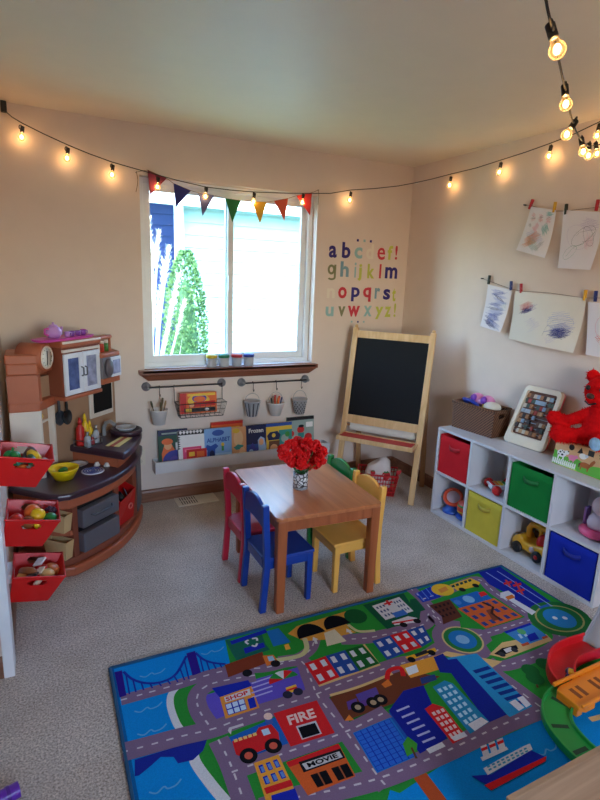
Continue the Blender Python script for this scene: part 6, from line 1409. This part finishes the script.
put(bg_((428, 296), (452, 288), (458, 302), (434, 310)), (222, 180, 60), 17); ribbon(bg_((430, 303), (455, 295)), .01, RED, 18, False)
for p in ((433, 312), (457, 305)): ell(bg_(p)[0], .019, (40, 40, 60), 18)
# FIRE station and engine
put(bg_((400, 355), (500, 325), (542, 400), (440, 432)), RED, 16); words_on('FIRE', bg_((430, 362), (494, 343), (500, 364), (438, 383)), (226, 196, 190), 19)
put(bg_((452, 385), (498, 372), (512, 402), (466, 416)), (190, 190, 196), 17); put(bg_((457, 388), (496, 377), (508, 401), (468, 413)), (14, 14, 20), 18)
put(bg_((305, 420), (360, 400), (366, 388), (395, 380), (412, 400), (415, 425), (330, 458), (314, 450)), RED, 16)
for k in range(5): put(bg_((308 + k*11, 416 - k*3.6), (316 + k*11, 413.5 - k*3.6), (318 + k*11, 420 - k*3.6), (310 + k*11, 422.5 - k*3.6)), (226, 190, 110), 18)
put(bg_((372, 394), (388, 389), (394, 402), (378, 407)), (180, 206, 224), 18)
for p in ((343, 453), (400, 430)): ell(bg_(p)[0], .03, (20, 20, 24), 19); ell(bg_(p)[0], .014, (200, 90, 70), 20)
put(bg_((380, 370), (396, 364), (400, 378), (384, 382)), (60, 90, 160), 17); ell(bg_((388, 362))[0], .016, (226, 196, 180), 18)
put(bg_((295, 395), (298, 388), (330, 378), (332, 383), (304, 392), (302, 404)), DASH, 16)
# yellow house, MOVIE house
q = bg_((355, 470), (412, 450), (462, 560), (390, 580)); put(q, (220, 152, 52), 16); q = bg_((360, 474), (410, 456), (436, 506), (380, 526)); win(q, 3, 2, NAVY, 18, .2, .15); win(bg_((362, 475), (410, 457), (437, 506), (382, 526)), 3, 2, (90, 130, 200), 19, .3, .25)
put(bg_((378, 528), (440, 508), (446, 522), (384, 542)), RED, 18); put(bg_((395, 545), (450, 528), (462, 560), (400, 580)), NAVY, 18)
put(bg_((430, 470), (552, 428), (590, 500), (480, 545)), (206, 92, 40), 16); put(bg_((430, 468), (550, 425), (556, 436), (436, 480)), RED, 17)
put(bg_((458, 468), (555, 436), (566, 458), (470, 492)), (24, 24, 28), 18); put(bg_((466, 472), (552, 443), (560, 456), (476, 486)), (190, 192, 196), 19); words_on('MOVIE', bg_((476, 471), (546, 447), (551, 457), (482, 481)), (16, 16, 20), 22)
for a in (0, 1):
    x = a*48; put(bg_((485 + x, 498 - x*.33), (522 + x, 486 - x*.33), (538 + x, 515 - x*.33), (502 + x, 527 - x*.33)), (16, 16, 20), 18); ribbon(bg_((503 + x, 492 - x*.33), (519 + x, 521 - x*.33)), .005, (150, 80, 50), 19, False)
# tunnels
put(c3((160, 180), (190, 155), (370, 100), (390, 130), (410, 170), (280, 200), (215, 205)), (206, 146, 60), 10)
for (x, y), r in (((231, 172), .066), ((319, 143), .066)):
    q = c3((x, y))[0]; put([(q[0] + r*cos(pi*k/14), q[1] - .03 + r*1.25*sin(pi*k/14)) for k in range(15)], (14, 16, 20), 16)
put(c3((280, 178), (315, 165), (355, 205), (290, 222)), (206, 196, 168), 16)
ribbon(c3((215, 195), (222, 230), (195, 255), (110, 270)), .022, (190, 190, 140), 15); ribbon(c3((360, 150), (395, 172), (450, 170)), .016, (190, 190, 140), 15)
ell(c3((385, 122))[0], .055, (22, 84, 44), 18); ell(c3((400, 150))[0], .06, GRASS, 13)
for p, b in (((255, 214), (250, 200)), ((372, 180), (362, 172))):
    ribbon(c3(p, b), .012, WHITE, 18, False); q = c3(b)[0]; put([(q[0] - .014, q[1] - .004), (q[0] + .014, q[1] - .004), (q[0], q[1] + .02)], WHITE, 18)
# hospital, ambulance
put(c5((0, 125), (40, 120), (75, 180), (0, 200)), (20, 84, 58), 8); put(c3((410, 85), (545, 45), (600, 130), (490, 165)), (18, 84, 56), 13)
q = c3((440, 88), (530, 58), (578, 105), (485, 135)); put(q, WHITE, 16); win(c3((446, 90), (478, 79), (518, 118), (488, 128)), 3, 3, (60, 80, 120), 18); win(c3((505, 72), (530, 63), (572, 102), (545, 110)), 3, 3, (60, 80, 120), 18)
put(c3((484, 72), (492, 69), (504, 84), (496, 87)), RED, 19); put(c3((478, 80), (506, 71), (510, 76), (482, 85)), RED, 19); put(c3((506, 112), (545, 100), (560, 115), (520, 127)), (60, 110, 190), 18)
put(c3((505, 140), (560, 122), (590, 128), (594, 142), (515, 152)), WHITE, 17); ribbon(c3((508, 146), (592, 132)), .01, RED, 18, False)
for p in ((545, 151), (590, 138)): ell(c3(p)[0], .018, (24, 24, 28), 19)
# row houses
for a, b, c, d, col in (((215, 280), (285, 255), (332, 325), (262, 352), RED), ((285, 255), (350, 235), (398, 305), (332, 325), (36, 72, 150)), ((350, 235), (410, 218), (465, 280), (398, 305), (24, 90, 40))):
    q = c3(a, b, c, d); put(q, col, 16); win(q, 2, 2, (200, 206, 216), 18, .28, .22)
ribbon(c3((262, 354), (465, 283), (412, 216)), .012, SAND, 15, False)
for a, b, c, d, col in (((440, 205), (500, 186), (548, 245), (490, 268), (36, 72, 150)), ((500, 186), (555, 170), (606, 225), (548, 245), RED), ((555, 170), (610, 152), (640, 205), (606, 225), (36, 72, 150))):
    q = c3(a, b, c, d); put(q, col, 16); win(q, 2, 2, (200, 206, 216), 18, .28, .25)
put(c4((205, 48), (285, 22), (292, 32), (215, 58)), (222, 168, 40), 18); put(c4((230, 40), (262, 28), (270, 36), (236, 48)), (40, 40, 46), 19)
for p in ((222, 55), (277, 36)): ell(c4(p)[0], .017, (24, 24, 28), 20)
# digger, building site, lorry
put(c4((0, 160), (30, 130), (175, 80), (300, 100), (170, 175), (40, 222)), (104, 56, 36), 9); ribbon(c4((0, 152), (80, 128), (170, 92)), .012, SAND, 10)
put(c4((190, 70), (250, 55), (300, 40), (320, 75), (220, 105)), (216, 152, 56), 16); put(c4((205, 78), (235, 68), (242, 88), (215, 98)), (216, 226, 236), 17); put(c4((245, 105), (285, 95), (292, 110), (250, 122)), (40, 60, 120), 17)
ribbon(c4((200, 100), (192, 78), (162, 85), (155, 110)), .02, RED, 18); put(c4((140, 122), (158, 108), (170, 124), (150, 132)), (206, 110, 44), 18)
put(c4((70, 150), (125, 130), (135, 152), (80, 170)), (86, 70, 150), 17); put(c4((45, 170), (72, 160), (75, 172), (140, 150), (146, 168), (50, 192)), (96, 64, 140), 16)
for p in ((76, 185), (118, 172), (138, 164)): ell(c4(p)[0], .027, (22, 22, 26), 18); ell(c4(p)[0], .012, (170, 150, 120), 19)
put(c4((40, 222), (52, 205), (66, 220)), (226, 130, 50), 17)
# towers
q = c4((62, 255), (165, 212), (238, 318), (128, 365)); put(q, (30, 110, 190), 15)
put(c4((66, 256), (162, 216), (232, 318), (130, 360)), (22, 50, 160), 16); win(c4((66, 256), (162, 216), (232, 318), (130, 360)), 6, 9, (40, 100, 200), 17, .08, .06)
put(c4((210, 320), (198, 285), (212, 265), (238, 285), (236, 305)), (60, 150, 50), 20); ribbon(c4((222, 295), (236, 325)), .008, (90, 60, 40), 20, False)
put(c4((160, 195), (200, 140), (255, 125), (320, 270), (245, 312)), (22, 34, 140), 18)
for k in range(6): ribbon(c4((182 + k*14, 196 + k*17), (216 + k*14, 182 + k*17)), .008, (170, 176, 220), 20, False)
put(c4((258, 190), (280, 175), (310, 185), (372, 265), (335, 285)), RED, 20); win(c4((272, 198), (308, 184), (362, 258), (330, 272)), 3, 5, (214, 190, 190), 22, .18, .2)
put(c4((280, 130), (312, 112), (335, 120), (435, 225), (382, 258)), TEAL, 19); win(c4((286, 134), (330, 118), (408, 215), (372, 238)), 3, 6, (170, 212, 230), 21, .2, .22)
put(c4((282, 48), (308, 38), (322, 55), (345, 52), (482, 205), (430, 228), (330, 92), (300, 90)), (22, 38, 140), 18)
put(c4((318, 50), (400, 38), (440, 75), (552, 182), (490, 212)), (40, 140, 196), 17); put(c4((300, 40), (318, 32), (470, 60), (440, 78), (345, 52)), SAND, 15)
for k in range(7): put(c4((388 + k*17, 85 + k*15), (430 + k*17, 72 + k*15), (440 + k*17, 80 + k*15), (398 + k*17, 93 + k*15)), (22, 50, 130), 19)
for q in (((375, 232), (412, 212), (432, 225), (395, 250)), ((262, 300), (305, 280), (315, 292), (272, 312)), ((328, 268), (365, 252), (375, 264), (340, 278)), ((488, 172), (505, 164), (530, 186), (515, 195)), ((510, 160), (526, 154), (548, 178), (535, 186))): put(c4(*q), (206, 210, 218), 22)
# ferry and jetty
put(c4((385, 372), (440, 368), (548, 302), (590, 322), (435, 398), (410, 388)), NAVY, 16); put(c4((420, 398), (590, 318), (588, 332), (440, 412)), RED, 17)
put(c4((418, 352), (470, 322), (530, 290), (545, 284), (552, 300), (430, 370)), WHITE, 17)
win(c4((424, 346), (536, 292), (544, 306), (432, 362)), 9, 2, (70, 150, 180), 19, .2, .2)
for k in range(3): put(c4((410 + k*22, 292 - k*9), (426 + k*22, 286 - k*9), (434 + k*22, 312 - k*9), (418 + k*22, 320 - k*9)), WHITE, 18); put(c4((411 + k*22, 298 - k*9), (428 + k*22, 291 - k*9), (430 + k*22, 299 - k*9), (414 + k*22, 306 - k*9)), RED, 19)
put(c4((410, 322), (480, 292), (486, 300), (416, 332)), WHITE, 18)
put(c4((228, 378), (262, 364), (320, 440), (280, 450)), (170, 74, 36), 16)
wave(c4((595, 300))[0]); wave(c4((640, 262))[0], .06)
ribbon(PX((590, 720), (605, 716), (640, 706)), .02, SAND, 8)
# school corner: bus, playground, airport
put(c5((15, 108), (75, 80), (98, 118), (40, 135)), (26, 52, 160), 10)
for k in range(4): ribbon(c5((22 + k*14, 104 - k*7), (45 + k*14, 130 - k*6)), .006, (80, 120, 210), 11, False)
ell(c5((103, 95))[0], .062, (220, 176, 50), 14, .85); put(c5((88, 95), (112, 84), (122, 96), (98, 106)), (206, 130, 60), 15)
put(c5((125, 80), (190, 58), (222, 72), (215, 84), (150, 98)), (222, 176, 50), 16)
for k in range(5): put(c5((130 + k*13, 82 - k*4.5), (139 + k*13, 79 - k*4.5), (143 + k*13, 86 - k*4.5), (134 + k*13, 89 - k*4.5)), (30, 60, 60), 17)
for p in ((165, 95), (207, 82)): ell(c5(p)[0], .018, (24, 24, 28), 18)
put(c5((215, 40), (285, 22), (470, 150), (398, 172), (310, 110), (250, 78)), (22, 36, 140), 13)
ribbon(c5((240, 40), (430, 160)), .006, (130, 150, 210), 15, False); ribbon(c5((275, 36), (450, 148)), .006, (130, 150, 210), 15, False)
for (x, y) in ((308, 72), (338, 78), (348, 96)):
    put(c5((x - 14, y + 2), (x + 12, y - 5), (x + 14, y + 2), (x - 10, y + 8)), RED, 17); ribbon(c5((x - 6, y - 8), (x + 8, y + 14)), .012, (190, 60, 60), 18, False)
put(c5((405, 150), (435, 140), (446, 150), (416, 160)), (40, 90, 170), 15)
put(c5((285, 105), (310, 98), (330, 112), (330, 125), (398, 165), (385, 175), (312, 128), (285, 120)), WHITE, 16); put(c5((300, 118), (322, 110), (332, 120), (310, 128)), ORANGE, 17)
put(c5((60, 145), (125, 125), (165, 180), (105, 205), (100, 180)), (84, 44, 34), 14); win(c5((70, 146), (122, 130), (150, 172), (104, 188)), 4, 3, (40, 24, 26), 16)
put(c5((125, 125), (210, 100), (240, 108), (265, 128), (160, 155)), (30, 96, 170), 15); put(c5((215, 105), (232, 100), (246, 110), (225, 118)), RED, 17); ell(c5((185, 125))[0], .03, (120, 170, 210), 16); ell(c5((150, 135))[0], .02, (60, 120, 190), 16)
q = c5((150, 155), (265, 122), (355, 180), (240, 218)); put(q, (196, 92, 44), 16); win(q, 5, 3, (44, 60, 120), 18, .25, .25); ribbon(c5((228, 135), (262, 150), (258, 170), (285, 190)), .014, (60, 36, 30), 20, False)
put(c5((240, 160), (255, 156), (280, 190), (262, 195)), (120, 60, 40), 19)
put(c5((155, 185), (180, 190), (225, 220), (160, 215)), GRASS, 13)
# station with police car, pond
put(c5((240, 270), (300, 225), (410, 195), (440, 240), (430, 258), (270, 315)), GRASS, 11); put(c5((250, 300), (290, 262), (430, 235), (450, 255), (300, 312)), SAND, 12)
put(c5((296, 228), (378, 200), (438, 245), (362, 272)), (60, 130, 196), 16); put(c5((296, 228), (378, 200), (384, 206), (304, 234)), NAVY, 17); put(c5((366, 240), (394, 230), (408, 250), (380, 260)), NAVY, 18); win(c5((330, 232), (362, 222), (380, 246), (352, 258)), 2, 1, (170, 200, 226), 18); ell(c5((352, 228))[0], .02, (90, 170, 110), 19)
put(c5((350, 268), (372, 260), (378, 268), (356, 275)), (190, 80, 50), 18); put(c5((415, 245), (432, 240), (436, 246), (420, 252)), (190, 80, 50), 18)
put(c5((265, 298), (290, 280), (335, 270), (342, 282), (290, 305)), (22, 22, 28), 17); put(c5((295, 284), (318, 276), (326, 288), (304, 295)), WHITE, 18)
for p in ((290, 300), (330, 286)): ell(c5(p)[0], .015, (50, 50, 56), 19)
q = c5((472, 185))[0]; put([(q[0] + .16*cos(2*pi*k/24), q[1] + .13*sin(2*pi*k/24)) for k in range(24)], (34, 104, 50), 13)
put([(q[0] + .125*cos(2*pi*k/24), q[1] + .1*sin(2*pi*k/24)) for k in range(24)], (150, 150, 90), 14); put([(q[0] + .115*cos(2*pi*k/24), q[1] + .092*sin(2*pi*k/24)) for k in range(24)], (34, 108, 54), 15); ell(q, .075, (40, 120, 176), 16); ell((q[0] - .02, q[1] + .01), .012, WHITE, 17); ell((q[0] + .025, q[1] - .01), .012, WHITE, 17)
for p in ((380, 350), (425, 330), (395, 375)): ell(c5(p)[0], .036, (26, 96, 44), 17); ribbon([c5(p)[0], c5((p[0] + 8, p[1] + 30))[0]], .008, (104, 60, 40), 16, False)
base = MB(); bz = [A0, A1, (RX1, RY1), (A0[0] - .03, RY1)]
RUG.prism(bz, .0004, ZR - .0002, rc((14, 92, 150)))
rug = RUG.build('play_rug', RM, solid=0, loc=((A0[0] + RX1)/2, -2.35, 0)); tag(rug, 'large bright rug printed with a town of streets, shops and water', 'rug')
bd = bz + [bz[0]]
hem = MB().tube([Vector((x, y, .0085)) for x, y in bd], .0075, 8).build('hem', mat('rug_hem', (18, 74, 110), .8), rug)

# ------------------------------------------------------------------ toys on the rug
plg = pl('track_green', (22, 150, 62)); plo = pl('ramp_orange', (232, 134, 28)); plr = pl('slide_red', (206, 26, 34)); plgr = pl('ramp_grey', (150, 152, 156)); ply = MATS['toy_yellow']
z0 = ZR + .006
def trackway(pts, w, h, wall, mt, name, par, slots=()):
    """channel section swept along a path: bed with two upstands"""
    P = [Vector(p) for p in pts]; m = MB(); pr = [(-w/2, 0), (-w/2, h + wall), (-w/2 + .008, h + wall), (-w/2 + .008, h), (w/2 - .008, h), (w/2 - .008, h + wall), (w/2, h + wall), (w/2, 0)]
    k = len(pr); vs = []
    for i, p in enumerate(P):
        d = P[min(i+1, len(P)-1)] - P[max(i-1, 0)]; s_ = Vector((d.y, -d.x, 0)).normalized()
        vs += [p + s_*a + Vector((0, 0, b)) for a, b in pr]
    m.add(vs, [(i*k+j, i*k+(j+1) % k, (i+1)*k+(j+1) % k, (i+1)*k+j) for i in range(len(P)-1) for j in range(k)] + [list(range(k))[::-1], [(len(P)-1)*k+j for j in range(k)]])
    return m.build(name, mt, par, bevel=.002)
gp = [at(x, y, 2, z0) for x, y in ((578, 694), (564, 700), (556, 711), (558, 726), (567, 740), (580, 754), (596, 768), (612, 780))]
gp = [Vector((x, y, z0)) for x, y in smooth([(p.x, p.y) for p in gp], 4)]
t = thing('toy_track', 'curved green plastic toy track with dark slots lying on the rug', 'toy track', tuple(gp[0]))
trackway(gp, .105, .014, .014, plg, 'track_bed', t)
sl = mat('slot_dark', (26, 62, 36), .7)
for i in (6, 13, 20):
    p = gp[i]; d = (gp[i+1] - gp[i-1]).normalized(); M = frame(p + Vector((0, 0, .0143)), Vector((d.y, -d.x, 0)), d); MB().box((-.03, -.008, 0), (.03, .008, .0006), 0, M).build('slot', sl, t)
# orange bridge piece
oa, ob_ = at(566, 697, 2, z0 + .05), at(618, 672, 2, z0 + .05); d = (ob_ - oa).normalized(); sd_ = Vector((-d.y, d.x, 0))
t = thing('toy_bridge', 'orange plastic toy bridge deck with slots joining the red slide', 'toy track', (oa.x, oa.y, z0))
M = frame((oa.x, oa.y, z0), d, sd_); LB = (ob_ - oa).length
m = MB(); m.prism([(0, -.055), (.02, -.07), (.07, -.07), (.09, -.055), (.14, -.055), (.16, -.07), (LB, -.07), (LB, .06), (.12, .06), (.1, .05), (.03, .05), (0, .04)], .03, .052, 0, M)
m.build('deck', plo, t, bevel=.004)
for x0 in (0.0, LB - .05): MB().box((x0 + .002, -.05, 0), (x0 + .035, .04, .03), 0, M).build('pier', plo, t, bevel=.003)
for y in (-.07, .05): MB().box((.0, y, .0522), (LB - .01, y + .012, .066), 0, M).build('parapet', plo, t, bevel=.003)
for x in (.04, .075, .15, .185): MB().box((x, -.03, .0522), (x + .018, .02, .0528), 0, M).build('slot', mat('slot_brown', (130, 64, 20), .6), t)
# red curved slide and grey ramp
rs = [at(x, y, 2, z0 + .03) for x, y in ((568, 683), (561, 674), (562, 662), (573, 655), (592, 650))]
t = thing('red_toy_slide', 'red curved plastic toy slide with high side walls on the rug', 'toy track', (rs[0].x, rs[0].y, z0))
sp = smooth([(p.x, p.y) for p in rs], 5); rpts = [Vector((x, y, z0 + .004 + .03*i/len(sp))) for i, (x, y) in enumerate(sp)]
trackway(rpts, .105, .012, .036, plr, 'slide_channel', t)
e = rpts[-1]; MB().tube([(e.x, e.y, z0), (e.x, e.y, e.z + .005)], .02, 12).build('support', plr, t)
gr0, gr1 = rpts[-1] + Vector((.01, .0, .004)), at(612, 612, 2, z0 + .14)
t = thing('grey_toy_ramp', 'grey plastic toy ramp rising from the red slide by the shelf', 'toy track', (gr0.x, gr0.y, z0))
gm = [gr0.lerp(gr1, k/6) + Vector((0, 0, .012*(1 - (k/3 - 1)**2)*-1)) for k in range(7)]
trackway(gm, .1, .008, .022, plgr, 'ramp_channel', t)
e = gm[-1]; MB().tube([(e.x, e.y, z0), (e.x, e.y, e.z)], .016, 12).build('support', plgr, t)
MB().lathe([(.03, 0), (.034, .02), (.02, .05), (.0001, .055)], 18, 0, Matrix.Translation(gm[-1] + Vector((0, 0, .01)))).build('launcher', plo, t)
# small toy car at the foot of the slide
p = at(571, 676, 2, z0 + .025); t = thing('small_toy_car', 'small blue toy car with a yellow roof at the foot of the red slide', 'toy car', (p.x, p.y, z0 + .02))
M = frame((p.x, p.y, z0 + .022), Vector((.8, .6, 0)), Vector((-.6, .8, 0)))
MB().prism([(-.03, -.016), (.03, -.016), (.034, 0), (.03, .016), (-.03, .016)], .004, .018, 0, M).build('car_body', pl('car_blue', (44, 62, 130)), t, bevel=.003)
MB().box((-.018, -.013, .018), (.012, .013, .03), 0, M).build('roof', ply, t, bevel=.004)
for x in (-.018, .018):
    for y in (-.017, .017): MB().lathe([(.009, -.004), (.009, .004), (.0001, .004)], 12, 0, M @ Matrix.Translation((x, y, .006)) @ Matrix.Rotation(pi/2, 4, 'X')).build('wheel', M_black, t)
p = at(596, 690, 2, z0 + .058); t = thing('red_toy_signal', 'small red and yellow toy piece standing beside the orange bridge', 'toy', (p.x, p.y, z0))
M = Matrix.Translation((p.x + .06, p.y - .05, z0)); MB().box((-.03, -.02, 0), (.05, .02, .02), 0, M).build('base', plr, t, bevel=.004); MB().tube([M @ Vector((0, 0, .02)), M @ Vector((0, 0, .06))], .01, 10).build('post', ply, t)
# pale wooden crate
C_w = wood('crate_pine', (178, 146, 114), (150, 118, 88), .55, 0, 10)
C_e = wood('crate_edge', (226, 198, 160), (200, 168, 128), .5, 0, 10)
zc0, zc1 = ZR + .0035, .25; xa, ya = -1.695, -2.815; xb_, yb_ = -1.262, -3.35
t = thing('wooden_crate', 'open pale wooden crate standing on the near edge of the rug', 'crate', ((xa + xb_)/2, (ya + yb_)/2, zc0))
for nm, lo, hi in (('side_board', (xa, ya - .016, zc0), (xb_, ya, zc1)), ('end_board', (xa, yb_, zc0), (xa + .016, ya - .016, zc1)), ('end_board', (xb_ - .016, yb_, zc0), (xb_, ya - .016, zc1)), ('side_board', (xa + .016, yb_, zc0), (xb_ - .016, yb_ + .016, zc1)), ('bottom_board', (xa + .016, yb_ + .016, zc0), (xb_ - .016, ya - .016, zc0 + .01))):
    MB().box(lo, hi).build(nm, C_w, t, bevel=.002)
# purple toy end at the edge of the view
p0, p1 = at(19, 789, 2, .024), at(-12, 806, 2, .024)
t = thing('purple_toy_tube', 'purple plastic toy tube lying on the carpet near the wall stub', 'toy', tuple(p0))
pv = pl('tube_purple', (104, 44, 170)); MB().tube([p0, p0.lerp(p1, .85)], .023, 20).build('tube', pv, t)
MB().tube([p0.lerp(p1, .3), p0.lerp(p1, .42)], .0252, 20).build('collar', pl('tube_violet', (84, 34, 140)), t)

# ------------------------------------------------------------------ globe string lights
GLB = clear('bulb_glass', (255, 236, 205), .22, .03, .06)
FIL = emit('filament_glow', (255, 206, 140), BULB)
SOC = mat('socket_black', (30, 28, 26), .5); CRD = mat('cord_black', (34, 28, 26), .6)
def bulb(par, sock, tip, r=.02):
    """socket at SOCK, globe hanging toward TIP"""
    sock, tip = Vector(sock), Vector(tip); d = (tip - sock).normalized()
    x = d.orthogonal().normalized(); M = frame(sock, x, d.cross(x))
    b = MB().lathe([(.009, -.006), (.0105, -.004), (.0105, .023), (.0095, .026), (.0001, .026)], 16, 0, M).build('lamp_socket', SOC, par)
    MB().torus((0, 0, 0), .011, .0028, M @ Matrix.Translation((.012, 0, .004)) @ Matrix.Rotation(pi/2, 4, 'X'), 0, 14, ts=6).build('socket_hook', SOC, b)
    c = M @ Vector((0, 0, .05))
    pr = [(.009, .0262), (.0095, .03)] + [(r*sin(a), .052 - r*cos(a)) for a in [.62 + (pi - .62)*k/12 for k in range(13)]]
    pr[-1] = (.0001, pr[-1][1]); g_ = MB().lathe(pr, 20, 0, M).build('bulb', GLB, par)
    f = MB(); f.ball(c, (.0075, .0075, .0105), 0, 12, 8); f.build('filament', FIL, g_)
    ld = bpy.data.lights.new('bulb_light', 'POINT'); ld.energy = BULBW; ld.color = (1, .74, .46); ld.shadow_soft_size = .012
    lo = bpy.data.objects.new('bulb_light', ld); COL.objects.link(lo); lo.parent = g_; lo.location = c - Vector(g_['_w'])
yl_ = -.045
W1 = [at(x, y, 1, yl_) for x, y in ((4, 110), (12, 117), (22, 123), (44, 134), (68, 145), (90, 154), (112, 162), (140, 170), (158, 175), (180, 181), (206, 187), (230, 190), (254, 192), (280, 193), (303, 193.3), (330, 193.4), (351, 190), (375, 188.5), (398, 186))] + [at(x, y, 0, yl_) for x, y in ((414, 183), (432, 179), (451, 174), (476, 168), (501, 160), (526, 152), (551, 143), (574, 134), (600, 121.5), (625, 106))]
t = thing('string_lights', 'black cord of small glowing globe bulbs strung along the walls over the window', 'string lights', tuple(W1[9]))
fine = []
for i in range(len(W1) - 1): fine += [W1[i].lerp(W1[i+1], k/3) for k in range(3)]
fine.append(W1[-1]); MB().tube(fine, .0028, 7).build('cord', CRD, t)
MB().box(W1[0] + Vector((-.016, -.014, -.012)), W1[0] + Vector((.014, .012, .045))).build('plug', SOC, t, bevel=.004)
MB().tube([W1[0] + Vector((0, 0, .03)), W1[0] + Vector((0, .02, .05)), Vector((W1[0].x, .001, W1[0].z + .05))], .003, 7).build('hanging_clip', M_vinyl, t)
hook = at(600, 121.5, 0, yl_)
for px, py in ((22.5, 127.5), (68, 149), (113, 166), (158.5, 178.5), (206.5, 188.5), (254.5, 194), (303.5, 195), (351, 193)): p = at(px, py, 1, yl_); bulb(t, p, p + Vector((-.008, -.002, -.05)), .0185)
for px, py in ((401, 188), (451, 177.5), (501, 163.5), (551, 146.5), (599.5, 125)): p = at(px, py, 0, yl_); bulb(t, p, p + Vector((-.003, .004, -.05)), .0185)
for p in (W1[7], W1[15], W1[19], W1[-1]):
    e = Vector((p.x, .001, p.z + .004)) if abs(p.y - yl_) < 1e-4 else Vector((.001, p.y, p.z + .004)); MB().tube([p, e], .0022, 6).build('cup_hook', M_vinyl, t)
W2 = [(atd(552, 32, 1.12), (5, 17)), (atd(565, 91, 1.55), (1, 15)), (atd(573, 125, 1.8), (-8, 12)), (atd(581.8, 142, 2.1), (1.4, 9)), (atd(589, 147, 2.4), (-.5, 9)), (atd(596, 146, 2.62), (1, 8))]
t = thing('string_lights', 'black cord of large globe bulbs hanging from the ceiling toward the drawings', 'string lights', tuple(W2[0][0]))
c0_ = atd(536, -70, .9); cp_ = [Vector((c0_.x - .25, c0_.y - .3, H - .02)), c0_, atd(546, 0, 1.05)]
pts = cp_ + [w[0] + Vector((0, 0, .004)) for w in W2] + [Vector((-.07, -1.85, 2.28)), Vector((-.003, -1.95, 2.34))]
def cr3(pts, n=6):
    out = []
    for i in range(len(pts)-1):
        p0, p1, p2, p3 = pts[max(0, i-1)], pts[i], pts[i+1], pts[min(len(pts)-1, i+2)]
        for k in range(n):
            s_ = k/n; out.append(.5*((2*p1) + (p2-p0)*s_ + (2*p0-5*p1+4*p2-p3)*s_*s_ + (3*p1-p0-3*p2+p3)*s_**3))
    return out + [pts[-1]]
MB().tube(cr3(pts), .003, 7).build('cord', CRD, t)
for s0, (dx, dy) in W2:
    v = (R_*dx - U_*dy).normalized(); bulb(t, s0 - v*.012, s0 + v*.05, .0182)
MB().tube([cp_[0], Vector((cp_[0].x, cp_[0].y, H + .001))], .004, 8).build('ceiling_hook', M_vinyl, t)
